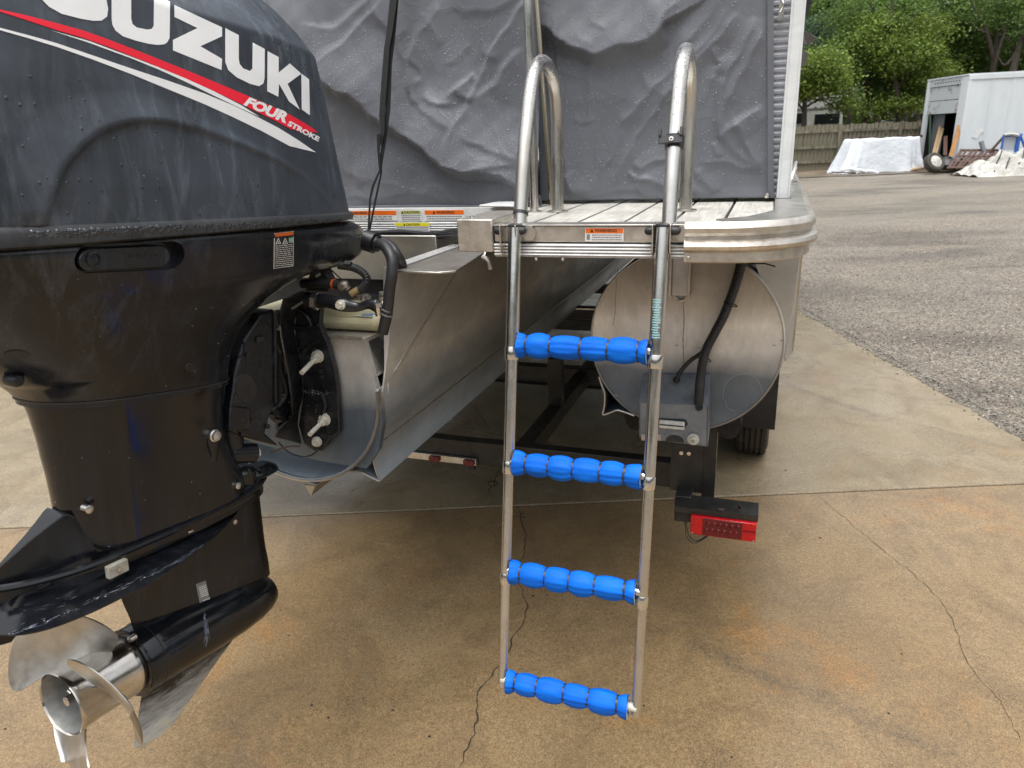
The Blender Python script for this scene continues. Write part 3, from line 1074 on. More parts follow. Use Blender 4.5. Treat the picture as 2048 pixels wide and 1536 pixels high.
rack()
o = add('steel_bar', combine(cyl(W(1978, 306, 23.2), W(2006, 275, 23.1), .04, 8)), 'rust_wood')
tag(o, 'rusty steel bar sticking up from the slatted rack', 'bar')
o = add('grey_pipe', combine(cyl(W(1968, 303, 23.3), W(1962, 283, 23.4), .07, 10)), 'grey_panel')
tag(o, 'stubby grey pipe standing behind the slatted rack', 'pipe')


def blue_frame():
    th = thing('folding_chair', 'blue tubed folding chair with grey mesh beside the canvas heap', 'chair', Matrix.Translation((0, 0, 0)))
    D = 22.9
    for pts in ([(2002, 305), (2007, 272), (2040, 270)], [(2040, 270), (2034, 303)], [(2040, 270), (2052, 300)], [(2007, 272), (2044, 269)], [(2030, 305), (2037, 272)]):
        add('frame_tube', tube([W(x, y, D) for x, y in pts], .035, 8), 'blue_paint', th)
    add('mesh_panel', prism([W(2009, 273, D + .03), W(2036, 272, D + .03), W(2031, 300, D + .03), W(2005, 301, D + .03)], (0, .01, 0)), 'mesh_grey', th, smooth=False)
    add('cloth_strip', tube([W(2008, 270, D - .03), W(2022, 268, D - .05), W(2038, 271, D - .03)], .04, 8, 4), 'canvas', th)


blue_frame()


def canvas_heap():
    th = thing('canvas_heap', 'crumpled off-white canvas with dark cords heaped at the right edge', 'canvas', Matrix.Translation((0, 0, 0)))
    c = W(2015, 345, 21.6)
    nx, ny = 150, 80
    x0, x1 = W(1940, 340, 21.6).x, W(2130, 340, 21.6).x

    def hz(x, y):
        t = (x - x0) / (x1 - x0)
        prof = min(1, t * 2.6) ** .8 * .62
        e = max(0, 1 - abs((y - 21.9) / .75) ** 3)
        return max(0.004, prof * e * (.78 + .22 * math.sin(x * 9 + 2 * math.sin(y * 7))) + .07 * abs(math.sin(x * 5 + y * 4 + 2 * math.sin(y * 3))) * e + .04 * abs(math.sin(x * 11 - y * 8 + math.sin(x * 5))) * e)
    add('canvas', grid(x0, x1, 21.1, 22.7, nx, ny, hz), 'canvas', th, ang=50)
    for k in range(5):
        xs = [x0 + .5 + k * .35 + .18 * i for i in range(6)]
        ys = [21.25 + .22 * i + .05 * math.sin(k + i * 2) for i in range(6)]
        add('cord', tube([(x, y, hz(x, y) + .02) for x, y in zip(xs, ys)], .018, 6, 4), 'blk', th)


canvas_heap()


# ------------------------------------------------------------------ trees
def leaves(blobs, seed, size):
    """blobs: (centre, radii, clumps, leaves per clump)"""
    g = np.random.default_rng(seed)
    C, Sz = [], []
    for c, r, nc, nl in blobs:
        d = g.normal(size=(nc, 3))
        d /= np.linalg.norm(d, axis=1)[:, None]
        rr = g.uniform(.25, 1, (nc, 1)) ** .5
        cc = np.array(c) + d * rr * np.array(r)
        cs = g.uniform(.14, .42, nc)
        for q in range(nc):
            nq = int(nl * 1.9 * (cs[q] / .28) ** 1.2)
            p = g.normal(size=(nq, 3)) * cs[q] * np.array([1, 1, .55])
            C.append(cc[q] + p)
    C = np.concatenate(C)
    n = len(C)
    a = g.normal(size=(n, 3))
    a[:, 2] *= .6
    a /= np.linalg.norm(a, axis=1)[:, None]
    b2 = g.normal(size=(n, 3))
    b2 -= (b2 * a).sum(1)[:, None] * a
    b2 /= np.linalg.norm(b2, axis=1)[:, None]
    s_ = size * .68 * g.uniform(.5, 1.3, (n, 1))
    V = np.stack([C - a * s_, C - b2 * s_ * .55, C + a * s_, C + b2 * s_ * .55], 1).reshape(-1, 3)
    F_ = np.arange(n * 4).reshape(-1, 4)
    return V, F_


def add_np(name, V, F_, m, parent=None, kind=None):
    me = bpy.data.meshes.new(name)
    me.vertices.add(len(V))
    me.vertices.foreach_set('co', V.astype(np.float32).ravel())
    me.loops.add(F_.size)
    me.loops.foreach_set('vertex_index', F_.astype(np.int32).ravel())
    me.polygons.add(len(F_))
    k = F_.shape[1]
    me.polygons.foreach_set('loop_start', np.arange(0, F_.size, k, dtype=np.int32))
    me.polygons.foreach_set('loop_total', np.full(len(F_), k, dtype=np.int32))
    me.update()
    me.validate()
    me.materials.append(MT[m])
    o = bpy.data.objects.new(name, me)
    COL.objects.link(o)
    if parent:
        o.parent = parent
    if kind:
        o['kind'] = kind
    return o


def tree(label, D, foot_px, trunk_pts, r0_, limbs, blobs, leafm, seed, size=.10, bark='trunk', group=None):
    base_p = W(foot_px, 300, D)
    base_p.z = 0
    th = thing('leafy_tree', label, 'tree', Matrix.Translation(base_p), group)
    pts = [Vector((0, 0, 0))] + [W(x, y, D) - base_p for x, y in trunk_pts]
    add('trunk', tube(pts, lambda t: r0_ * (1 - .65 * t), 10, 5), bark, th)
    for lb in limbs:
        pp = [W(x, y, D + dd) - base_p for x, y, dd in lb[1:]]
        rr = lb[0]
        add('limb', tube(pp, lambda t: rr * (1 - .75 * t), 7, 5), bark, th)
    bl = []
    for x, y, dd, rx, rz, nc, nl in blobs:
        c = W(x, y, D + dd) - base_p
        bl.append(((c.x, c.y, c.z), (rx, rx, rz), nc, nl))
    V, F_ = leaves(bl, seed, size)
    add_np('crown', V, F_, leafm, th)
    return th


tree('yellow-green young tree standing in front of the camper', 29.6, 1606, [(1608, 250), (1610, 190), (1612, 140)], .13,
     [(.05, (1610, 215, 0), (1640, 200, .2), (1668, 212, .3)), (.05, (1608, 222, 0), (1590, 200, -.2), (1575, 190, 0)), (.04, (1610, 190, 0), (1632, 160, .3), (1650, 130, .2))],
     [(1615, 150, 0, .9, .7, 42, 50), (1652, 168, .3, .75, .45, 26, 50), (1690, 208, .3, .5, .22, 12, 45), (1570, 160, 0, .8, .7, 24, 50), (1640, 125, 0, .7, .5, 22, 50), (1610, 190, .1, .6, .15, 8, 36)], 'leaf_yel', 11)
tree('grey-green bushy tree rising behind the camper', 36, 1625, [(1628, 200), (1632, 120), (1640, 80)], .2, [(.08, (1630, 160, 0), (1600, 110, 0), (1590, 80, 0))],
     [(1630, 95, 0, 1.5, 1.3, 120, 70), (1600, 110, .5, 1.2, 1.2, 60, 70), (1655, 125, 0, 1.1, 1.0, 60, 70)], 'leaf_grey', 12, .085)
tree('tree with a dark straight trunk just left of the fence middle', 33, 1728, [(1730, 230), (1733, 170), (1738, 120), (1740, 60), (1745, -20)], .17,
     [(.07, (1735, 165, 0), (1755, 140, 0), (1775, 110, .5)), (.07, (1734, 150, 0), (1710, 120, 0), (1690, 95, -.3)), (.05, (1738, 110, 0), (1760, 70, 0), (1790, 30, .5))],
     [(1740, 90, 0, 1.5, 1.2, 90, 62), (1780, 130, .4, 1.3, 1.0, 80, 62), (1700, 120, -.3, 1.0, 1.0, 50, 62), (1745, 30, 0, 1.6, 1.1, 90, 62), (1790, 190, 0, 1.1, .5, 40, 60)], 'leaf', 13)
tree('spreading yellowish tree with drooping boughs above the fence', 31.5, 1795, [(1797, 225), (1790, 150), (1782, 80), (1785, 0)], .12,
     [(.05, (1792, 180, 0), (1830, 140, 0), (1860, 130, .5)), (.05, (1788, 130, 0), (1760, 90, 0), (1740, 70, -.3)), (.05, (1785, 80, 0), (1820, 40, 0), (1850, 10, .3))],
     [(1800, 110, 0, 1.3, .8, 70, 50), (1850, 150, .3, 1.0, .5, 40, 50), (1760, 60, 0, 1.0, .7, 34, 50), (1790, 215, 0, 1.0, .35, 22, 50), (1840, 60, .3, 1.1, .7, 34, 50)], 'leaf_yel', 14, .09)
tree('dense deep green tree directly behind the container', 35, 1885, [(1885, 220), (1888, 120), (1880, 20)], .22,
     [(.09, (1887, 150, 0), (1915, 110, 0), (1940, 80, 0)), (.09, (1887, 130, 0), (1850, 90, 0), (1830, 60, 0))],
     [(1880, 90, 0, 1.9, 1.4, 140, 66), (1930, 110, .5, 1.6, 1.2, 110, 66), (1850, 40, 0, 1.7, 1.2, 90, 66), (1900, 170, 0, 1.4, .7, 60, 66)], 'leaf', 15)
tree('bare-trunked pale tree forking above the container roof', 33, 1985, [(1985, 220), (1986, 150), (1990, 100), (1998, 50), (2008, -30)], .17,
     [(.11, (1988, 120, 0), (1972, 60, -.3), (1950, 20, -.6), (1930, -30, -.8)), (.1, (1985, 150, 0), (2000, 90, -.4), (2020, 40, -.6)), (.05, (1998, 70, 0), (2030, 55, 0), (2060, 60, 0)), (.04, (1975, 65, -.3), (1955, 58, -.6), (1940, 40, -.6)), (.04, (2010, 70, -.4), (2030, 90, -.4), (2050, 85, -.4))],
     [(1990, 0, 0, 1.6, .9, 40, 60), (1950, 10, 0, 1.2, .8, 30, 60)], 'leaf', 16, .09, 'trunk_pale')
tree('leaning grey trunk at the far right beyond the container', 32.5, 2015, [(2020, 180), (2035, 100), (2052, 40), (2065, -30)], .2,
     [(.07, (2035, 100, 0), (2010, 130, 0), (1995, 110, 0))],
     [(2050, 40, 0, 1.3, 1.2, 50, 60), (2070, 100, .5, 1.2, 1.0, 50, 60)], 'leaf', 17, .09, 'trunk_pale')
tree('tall dark tree at the left end of the tree line', 38, 1672, [(1672, 200), (1668, 100), (1660, 20), (1650, -60)], .24,
     [(.1, (1670, 120, 0), (1690, 60, 0), (1710, 20, 0)), (.07, (1668, 100, 0), (1680, 110, -1), (1684, 140, -1), (1676, 165, -1))],
     [(1660, 30, 0, 2.0, 1.4, 120, 66), (1700, 70, 0, 1.6, 1.4, 90, 66), (1620, 10, 0, 1.8, 1.4, 90, 66), (1710, 10, 0, 1.6, 1.2, 70, 66)], 'leaf', 18)
# the wood beyond
bl = []
g_ = random.Random(5)
for i in range(26):
    px = 1380 + i * 42
    for py in (-60, 20, 90, 160, 220):
        c = W(px + g_.uniform(-15, 15), py + g_.uniform(-20, 20), 46 + g_.uniform(-3, 4))
        bl.append(((c.x, c.y, c.z), (2.0, 2.0, 1.7), 7, 52))
V, F_ = leaves(bl, 77, .17)
add_np('woodland', V, F_, 'leaf', None, 'stuff')
bl = []
for i in range(24):
    for py in (-70, 10, 80, 150, 210, 240):
        c = W(1380 + i * 46, py, 53 + g_.uniform(-2, 2))
        bl.append(((c.x, c.y, c.z), (2.2, 1.5, 1.8), 6, 34))
V, F_ = leaves(bl, 78, .26)
add_np('woodland', V, F_, 'leaf_dark', None, 'stuff')
bl = []
for i in range(150):
    a_ = rad(34) + i / 150 * rad(335)
    r_ = 44 + g_.uniform(-3, 3)
    if 8 < math.degrees(a_) % 360 < 34:
        continue
    for z_ in (1.6, 4.2, 6.8, 9.0):
        bl.append(((r_ * math.sin(a_), r_ * math.cos(a_), z_ + g_.uniform(-.7, .7)), (2.1, 2.1, 1.8), 14, 30))
V, F_ = leaves(bl, 79, .34)
add_np('woodland', V, F_, 'leaf_dark', None, 'stuff')
for i, (px, lean) in enumerate(((1700, 6), (1762, -4), (1815, 8), (1840, -3), (1925, 5), (1955, -6), (1588, 4))):
    b0, b1 = W(px, 235, 41), W(px + lean, -40, 41)
    b0.z = 0
    o = add('tree_trunk', tube([b0, b0.lerp(b1, .4) + Vector((.1, 0, 0)), b1], lambda t: .15 * (1 - .5 * t), 8, 4), 'trunk')
    tag(o, ['slim dark trunk in the wood above the left of the tarp', 'slim dark trunk in the wood above the middle of the tarp', 'leaning trunk in the wood above the right of the tarp',
            'dark trunk in the wood left of the container top', 'dark trunk in the wood behind the container corner', 'thin dark trunk in the wood behind the container roof',
            'dark trunk in the wood behind the camper'][i], 'tree trunk', 'trunks inside the wood')

# ================================================================== PONTOON BOAT
boat = thing('pontoon_boat', 'pontoon boat seen from the stern, with plank-look swim deck and bare aluminium tubes', 'boat', BF.M)
V3 = Vector

# deck boards
edges_x = [-.118, -.072, .033, .138, .243, .348, .453, .556, .612]
for i in range(8):
    a, c = edges_x[i] + .004, edges_x[i + 1] - .004
    y0 = .055 if c < .44 else (.075 if c < .56 else .14)
    poly = [(a, y0, -.004), (c, y0 + (0 if c < .5 else .02), -.004), (c, 3.2, -.004), (a, 3.2, -.004)]
    if c < 0:
        poly[0] = (a, .22, -.004)
        poly[1] = (c, .22, -.004)
    add('deck_board', prism([V3(p) for p in poly], (0, 0, .0055)), 'deck', boat, smooth=False)
add('deck_base', prism([V3(p) for p in [(-.112, .205, -.06), (-.03, .205, -.06), (-.03, .05, -.06), (.42, .05, -.06), (.55, .09, -.06), (.60, .18, -.06), (.62, 7.2, -.06), (-.112, 7.2, -.06)]], (0, 0, .056)), 'seam', boat, smooth=False)
add('deck_base', box(-2.2, -.113, .56, 7.2, -.06, -.006), 'seam', boat, smooth=False)

# stern channel + ribbed trim between left cap and rub rail
add('stern_channel', prism([V3(p) for p in ((-.027, .002, -.030), (.385, .002, -.030), (.385, .002, .004), (-.027, .002, .004))], (0, .045, 0)), 'alu_warm', boat, bevel=.002)
add('channel_lip', box(-.027, .385, -.004, .050, .0045, .0075), 'alu', boat, bevel=.001)
prof = []
for i in range(4):
    zc = -.0335 - i * .0068
    prof += [(.004, zc), (-.001, zc - .0012), (-.0022, zc - .003), (-.001, zc - .0048), (.004, zc - .0058)]
prof = [(.03, -.0325)] + prof + [(.004, -.0625), (.03, -.0625)]
lo = [[V3((x, y - .001, z)) for y, z in prof] for x in (-.027, .385)]
add('ribbed_trim', loft(lo), 'white_trim', boat, ang=50)
add('corner_cap', box(-.113, -.028, -.006, .20, -.052, .020), 'alu_warm', boat, bevel=.003)
add('cap_screw', lathe([(.020, .005), (.0225, .0045), (.024, .002)], 10, (-.09, .03, 0), 'z'), 'steel', boat)
add('trim_screw', combine(*[lathe([(-.001, .004), (-.004, .0035), (-.005, .001)], 8, (x, -.001, -.066), 'y') for x in (.07, .13)]), 'steel', boat)

# rounded rub rail at the starboard stern corner, running forward
def rail_profile():
    pr = [(0, .012), (.006, .013), (.012, .009), (.016, .001), (.015, -.008), (.010, -.014), (.006, -.017), (.006, -.020), (.012, -.022),
          (.020, -.027), (.023, -.034), (.020, -.041), (.012, -.046), (.007, -.048), (.0075, -.066), (.004, -.069), (-.004, -.069), (-.004, .010)]
    return pr


pathp = [(.386, -.004), (.43, -.003)]
cr = .175
for k in range(13):
    a = -math.pi / 2 + k / 12 * math.pi / 2
    pathp.append((.447 + cr * math.cos(a) - .0, cr - .002 + cr * math.sin(a)))
pathp += [(.624, .5), (.63, 1.5), (.64, 3.5), (.65, 7.2)]
loops = []
for i, (x, y) in enumerate(pathp):
    a, c = pathp[max(i - 1, 0)], pathp[min(i + 1, len(pathp) - 1)]
    t = V3((c[0] - a[0], c[1] - a[1])).normalized()
    nx, ny = t.y, -t.x
    loops.append([V3((x + nx * o_, y + ny * o_, z)) for o_, z in rail_profile()])
add('rub_rail', loft(loops), 'alu_warm', boat, ang=32)
add('rail_screw', lathe([(-.013, .005), (-.0145, .0045), (-.016, .001)], 12, (.395, -.001, -.058), 'y'), 'steel', boat)
# aluminium top plate inside the corner
pl = [V3((x, y, .0085)) for x, y in pathp[3:16]] + [V3((.625, .60, .0085)), V3((.555, .60, .0085)), V3((.553, .24, .0085)), V3((.50, .11, .0085)), V3((.44, .06, .0085))]
add('corner_plate', prism(pl, (0, 0, .003)), 'alu', boat, ang=30)
add('side_deck', prism([V3(p) for p in ((.553, .601, .0085), (.625, .601, .0085), (.65, 7.2, .0085), (.57, 7.2, .0085))], (0, 0, .004)), 'alu', boat)
cl = add('cleat', combine(tube([(.60, 1.15, .015), (.615, 1.2, .06), (.62, 1.28, .075)], .008, 8, 4), box(.585, .625, 1.12, 1.2, .013, .02)), 'steel', boat)

# port trim with labels
prof2 = [(.06, .004), (0, .004), (0, -.034)]
for i in range(4):
    zc = -.036 - i * .0068
    prof2 += [(.003, zc), (-.002, zc - .0012), (-.003, zc - .003), (-.002, zc - .0048), (.003, zc - .0058)]
prof2 += [(.003, -.064), (.06, -.064)]
lo = [[V3((x, .47 + y, z)) for y, z in prof2] for x in (-2.2, -.114)]
add('stern_trim', loft(lo), 'white_trim', boat, ang=50)
add('hatch_lip', prism([V3(p) for p in ((-.22, .40, .012), (-.113, .38, .012), (-.113, .56, .012), (-.20, .58, .012))], (0, 0, .006)), 'white_alu', boat, bevel=.002)
add('under_lip', box(-2.2, -.2, .45, .47, -.073, -.066), 'blk', boat, smooth=False)


def tpx(px, y=.4685):
    return BF.at(px, 430, 'y', y).x


sticker(boat, tpx(640), tpx(794), -.031, .000, .4688, 'orange', 'WARNING', .45, 2)
sticker(boat, tpx(801), tpx(843), -.031, .000, .4688, 'dull_yellow', 'CAUTION', .38, 3, name='caution_label')
sticker(boat, tpx(849), tpx(929), -.031, .000, .4688, 'orange', 'WARNING', .45, 2)
sticker(boat, tpx(789), tpx(859), -.063, -.036, .4650, 'yellow', 'CAUTION', .40, 3, name='caution_label')
a, c = BF.at(1170, 453, 'y', 0), BF.at(1247, 476, 'y', 0)
sticker(boat, a.x, c.x, -.0275, .0008, .0012, 'orange', 'WARNING', .40, 3, pict=True)

# cover-side structure: fence post, ribbed panel, poles
def ribbed_panel(x0, x1, y, z0, z1):
    zs, prf = z0, []
    while zs < z1:
        prf += [(y, zs), (y - .003, zs + .004), (y - .003, zs + .010), (y, zs + .014)]
        zs += .0172
    a = [V3((x0, p[0], p[1])) for p in prf]
    b2 = [V3((x1, p[0], p[1])) for p in prf]
    n = len(a)
    return a + b2, [(i, i + 1, n + i + 1, n + i) for i in range(n - 1)]


yP = .60
add('fence_panel', ribbed_panel(.46, .558, yP + .012, .01, .56), 'panel_grey', boat, ang=25, fix=False)
add('panel_backing', box(.36, .556, yP + .02, yP + .03, .012, .8), 'blk', boat, smooth=False)
add('panel_frame', box(.526, .545, yP - .004, yP + .020, .56, .9), 'white_alu', boat, smooth=False)
add('post_gap', box(.5580, .5625, yP + .002, yP + .03, .0, .9), 'blk', boat, smooth=False)
add('fence_post', combine(box(.558, .592, yP - .03, yP + .03, .009, .95), box(.564, .586, yP - .033, yP - .0305, .009, .95)), 'white_alu', boat, bevel=.003)
add('post_foot', box(.556, .594, yP - .036, yP + .036, .0095, .0125), 'blk', boat, smooth=False)
add('latch', combine(box(.530, .542, yP - .010, yP - .004, .44, .49), tube([(.533, yP - .012, .46), (.54, yP - .02, .475), (.533, yP - .012, .488)], .002, 6, 4)), 'steel', boat)
add('side_fence', box(.566, .580, yP + .031, 6.8, .02, .75), 'white_alu', boat, smooth=False)

yA = .355
p0, p1 = BF.at(1056, 0, 'y', yA), BF.at(1069, 425, 'y', yA)
d = (p0 - p1)
add('support_pole', tube([p1, p1 + d * 1.9], .0115, 16), 'steel', boat)
add('pole_foot', lathe([(.0, .02), (.004, .02), (.006, .013)], 16, (p1.x, p1.y, 0), 'z'), 'steel_worn', boat)
p0, p1 = BF.at(1073, 0, 'y', .50), BF.at(1104, 410, 'y', .50)
d = (p0 - p1)
add('brace_pole', tube([p1, p1 + d * 1.9], .0068, 12), 'brass_tube', boat)

# ------------------------------------------------ pontoons
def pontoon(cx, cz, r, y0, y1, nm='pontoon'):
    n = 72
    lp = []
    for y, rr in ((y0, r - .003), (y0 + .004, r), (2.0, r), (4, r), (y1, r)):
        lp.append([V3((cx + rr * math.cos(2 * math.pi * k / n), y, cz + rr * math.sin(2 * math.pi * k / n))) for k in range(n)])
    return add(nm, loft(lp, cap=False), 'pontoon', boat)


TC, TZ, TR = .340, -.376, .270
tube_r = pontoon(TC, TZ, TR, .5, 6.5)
n = 72
ring = [V3((TC + (TR - .004) * math.cos(2 * math.pi * k / n), .506, TZ + (TR - .004) * math.sin(2 * math.pi * k / n))) for k in range(n)]
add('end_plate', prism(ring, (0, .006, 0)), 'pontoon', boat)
add('weld_bead', tube([V3((TC + (TR - .004) * math.cos(2 * math.pi * k / 60), .5035, TZ + (TR - .004) * math.sin(2 * math.pi * k / 60))) for k in range(61)], .0022, 5), 'alu', boat)
def flat_strip(name, pts, w, m, y, parent):
    P = [BF.at(px, py, 'y', y) for px, py in pts]
    P = smooth_path(P, 5)
    L_, R2 = [], []
    for i, p in enumerate(P):
        t_ = (P[min(i + 1, len(P) - 1)] - P[max(i - 1, 0)]).normalized()
        nn_ = V3((-t_.z, 0, t_.x))
        ww = w * (.5 + .5 * abs(math.sin(i * 1.7))) * (.2 if i in (0, len(P) - 1) else 1)
        L_.append(p - nn_ * ww / 2)
        R2.append(p + nn_ * ww / 2)
    k_ = len(P)
    return add(name, (L_ + R2, [(i, i + 1, k_ + i + 1, k_ + i) for i in range(k_ - 1)]), m, parent, smooth=False)


MT['drip'] = mat('drip_stain', (.24, .23, .22), .3, .5)
MT['scuff'] = mat('pale_scuff', (.36, .38, .39), .5, .3)
endp = COL.objects['end_plate']
flat_strip('drip_stain', [(1366, 596), (1368, 640), (1366, 680), (1367, 715), (1366, 745)], .0032, 'drip', .5055, endp)
flat_strip('drip_stain', [(1236, 535), (1232, 580), (1230, 625), (1226, 650)], .0022, 'drip', .5055, endp)
flat_strip('scuff_mark', [(1446, 800), (1450, 770), (1470, 752), (1495, 747), (1515, 760), (1527, 790)], .0011, 'scuff', .5055, endp)
flat_strip('scuff_mark', [(1450, 800), (1455, 815), (1470, 822)], .0010, 'scuff', .5055, endp)
for x, y in ((1395, 695), (1350, 690), (1545, 690), (1568, 693), (1471, 730), (1228, 790), (1560, 680)):
    flat_strip('scuff_mark', [(x, y), (x + 4, y + 1), (x + 7, y)], .004, 'scuff', .5055, endp)
# mounting channel welded to the top of the end plate
cpx = [BF.at(x, y, 'y', .5) for x, y in ((1349, 505), (1349, 590), (1374, 590), (1374, 505))]
add('mount_channel', combine(box(cpx[0].x - .01, cpx[0].x - .003, .470, .505, cpx[1].z, -.062), box(cpx[2].x + .003, cpx[2].x + .010, .470, .505, cpx[1].z, -.062),
    box(cpx[0].x - .003, cpx[2].x + .003, .492, .505, cpx[1].z, -.062)), 'alu', boat, bevel=.001)
add('weld_bead', tube([p + V3((0, -.004, 0)) for p in cpx], .004, 6, 5), 'alu_warm', boat)


def strake(cx, cz, r, a0, sgn, y0, y1, sp=26, am=12, out_=.075):
    """V shaped lifting fin along the lower flank"""
    d = math.radians(a0)
    e = math.radians(a0 - sp)
    A_ = V3((cx + sgn * r * math.cos(d), 0, cz + r * math.sin(d)))
    B2 = V3((cx + sgn * r * math.cos(e), 0, cz + r * math.sin(e)))
    m_ = math.radians(a0 - am)
    T = V3((cx + sgn * (r + out_) * math.cos(m_), 0, cz + (r + out_) * math.sin(m_)))
    q1 = A_.lerp(T, .5) + V3((-sgn * .012, 0, .006))
    q2 = B2.lerp(T, .5) + V3((0, 0, .016))
    prof = [A_, A_.lerp(q1, .6), q1, q1.lerp(T, .55) + V3((-sgn * .002, 0, -.003)), T, q2.lerp(T, .5), q2, B2]
    th = .004
    out = [p + V3((0, 0, 0)) for p in prof]
    cen = V3((cx, 0, cz))
    inn = [p + (cen - p).normalized() * th for p in prof]
    loop = out + inn[::-1]
    lp = [[V3((p.x, y, p.z)) for p in loop] for y in (y0, y1)]
    return loft(lp)


add('lifting_strake', strake(TC, TZ, TR, -26, -1, .50, 6.2, 34, 20, .062), 'pontoon', boat, ang=25)
def strake_edge(cx, cz, r, a0, sgn, y0, sp, am, out_):
    vf = strake(cx, cz, r, a0, sgn, y0, y0 + .001, sp, am, out_)
    pts = [V3(p) for p in vf[0][:8]]
    return tube([p - V3((0, .001, 0)) for p in pts], .0026, 6, 3)


add('strake_edge', strake_edge(TC, TZ, TR, -26, -1, .50, 34, 20, .062), 'alu', boat)
# outer skirt of the far pontoon, seen past the starboard tube
sk = [BF.at(x, y, 'x', .655) for x, y in ((1570, 672), (1583, 680), (1586, 505))]
add('side_skirt', prism([V3((.655, 1.30, -.075)), V3((.655, 6.8, -.075)), V3((.655, 6.8, -.50)), V3((.655, 2.0, -.66)), V3((.655, 1.32, -.56))], (.006, 0, 0)), 'white_alu', boat, smooth=False)
add('skirt_edge', tube([V3((.662, 1.30, -.07)), V3((.662, 1.31, -.57))], .008, 8), 'alu', boat)
add('skirt_gusset', prism([V3((.50, .52, -.10)), V3((.63, .54, -.08)), V3((.645, .9, -.08)), V3((.645, .9, -.50)), V3((.612, .52, -.42))], (.004, .003, 0)), 'alu', boat, smooth=False)

# centre log
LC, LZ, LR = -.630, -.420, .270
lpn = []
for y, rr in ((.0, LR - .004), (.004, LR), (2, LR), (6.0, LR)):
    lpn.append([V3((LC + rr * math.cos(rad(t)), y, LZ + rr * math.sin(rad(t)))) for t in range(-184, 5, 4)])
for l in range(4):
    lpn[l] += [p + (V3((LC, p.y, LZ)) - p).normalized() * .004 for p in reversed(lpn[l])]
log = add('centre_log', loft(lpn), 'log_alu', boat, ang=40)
# flat transom plate in the mouth of the tube
lp = BF.ats([(641, 673), (727, 679), (747, 757), (760, 800), (765, 850), (757, 900), (733, 937), (640, 922), (500, 882)], 'y', .004)
left = [V3((-.86, .004, -.56)), V3((-.875, .004, -.40)), V3((-.80, .004, -.268))]
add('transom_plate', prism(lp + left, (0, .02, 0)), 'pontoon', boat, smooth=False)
zt_ = lp[0].z
add('transom_top', prism([V3((-.80, .005, zt_)), V3((lp[1].x, .005, zt_)), V3((lp[1].x + .01, .20, zt_)), V3((-.80, .20, zt_))], (0, 0, -.012)), 'pontoon', boat, bevel=.001)
add('weld_bead', tube([V3((-.80 + i * .012, .003 + .0015 * (i % 2), zt_ + .001)) for i in range(int((lp[1].x + .80) / .012) + 1)], .0045, 6, 2), 'alu_warm', boat)
# angled cheek between the transom plate and the wing
ck = [lp[1] + V3((0, -.002, 0)), BF.at(752, 668, 'y', .14), BF.at(764, 690, 'y', .16), BF.at(766, 745, 'y', .05), lp[2]]
add('transom_cheek', prism(ck, (-.002, .010, 0)), 'alu', boat, smooth=False)
n = 60
add('tube_lip', loft([[V3((LC + rr * math.cos(rad(t)), y, LZ + rr * math.sin(rad(t)))) for rr, y in ((LR - .005, -.006), (LR + .001, -.006), (LR + .001, .01), (LR - .005, .01))] for t in range(-165, 6, 3)]), 'alu', boat, ang=40)
# underside behind the plate
# vertical wing plate and its shelf under the deck
gx = -.352
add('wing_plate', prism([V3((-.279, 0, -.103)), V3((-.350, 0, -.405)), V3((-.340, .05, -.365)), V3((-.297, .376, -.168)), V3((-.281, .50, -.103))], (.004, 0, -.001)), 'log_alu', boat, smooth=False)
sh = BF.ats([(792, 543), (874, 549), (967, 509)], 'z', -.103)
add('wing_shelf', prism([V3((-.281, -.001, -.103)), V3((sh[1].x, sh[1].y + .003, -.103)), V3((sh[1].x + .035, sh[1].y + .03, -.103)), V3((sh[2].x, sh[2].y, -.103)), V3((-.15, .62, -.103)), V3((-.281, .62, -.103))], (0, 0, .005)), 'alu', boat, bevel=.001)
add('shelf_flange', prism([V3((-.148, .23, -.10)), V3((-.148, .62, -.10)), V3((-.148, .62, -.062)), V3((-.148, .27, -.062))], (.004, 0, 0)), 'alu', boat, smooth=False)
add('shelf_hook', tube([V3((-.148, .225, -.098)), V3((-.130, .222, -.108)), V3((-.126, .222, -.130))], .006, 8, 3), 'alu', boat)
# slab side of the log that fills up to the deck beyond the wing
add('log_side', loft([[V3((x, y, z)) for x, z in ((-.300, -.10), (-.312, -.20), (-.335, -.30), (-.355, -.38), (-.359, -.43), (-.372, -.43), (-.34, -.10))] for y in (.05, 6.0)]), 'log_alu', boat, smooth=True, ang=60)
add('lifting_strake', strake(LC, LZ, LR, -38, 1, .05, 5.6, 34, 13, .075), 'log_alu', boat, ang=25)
add('strake_edge', strake_edge(LC, LZ, LR, -38, 1, .05, 34, 13, .075), 'alu', boat)
add('weld_bead', tube([V3((-.336, .05, -.366)), V3((-.293, .376, -.168))], .0030, 6), 'alu_warm', boat)
sa = rad(-38)
add('weld_bead', tube([V3((LC + (LR + .002) * math.cos(sa), y, LZ + (LR + .002) * math.sin(sa))) for y in (.05, 1.5, 5.6)], .0030, 6), 'alu_warm', boat)
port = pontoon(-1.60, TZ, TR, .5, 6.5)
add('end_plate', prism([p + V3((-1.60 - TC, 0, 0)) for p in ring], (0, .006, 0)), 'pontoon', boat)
add('side_fence', box(-2.2, -2.18, .6, 6.8, .02, .75), 'white_alu', boat, smooth=False)
add('side_skirt', box(-2.21, -2.203, .6, 6.8, -.5, -.061), 'white_alu', boat, smooth=False)
add('keel_tip', prism([V3((-.61, -.022, -.69)), V3((-.575, -.022, -.69)), V3((-.592, -.022, -.722))], (0, .2, 0)), 'alu', boat, smooth=False)
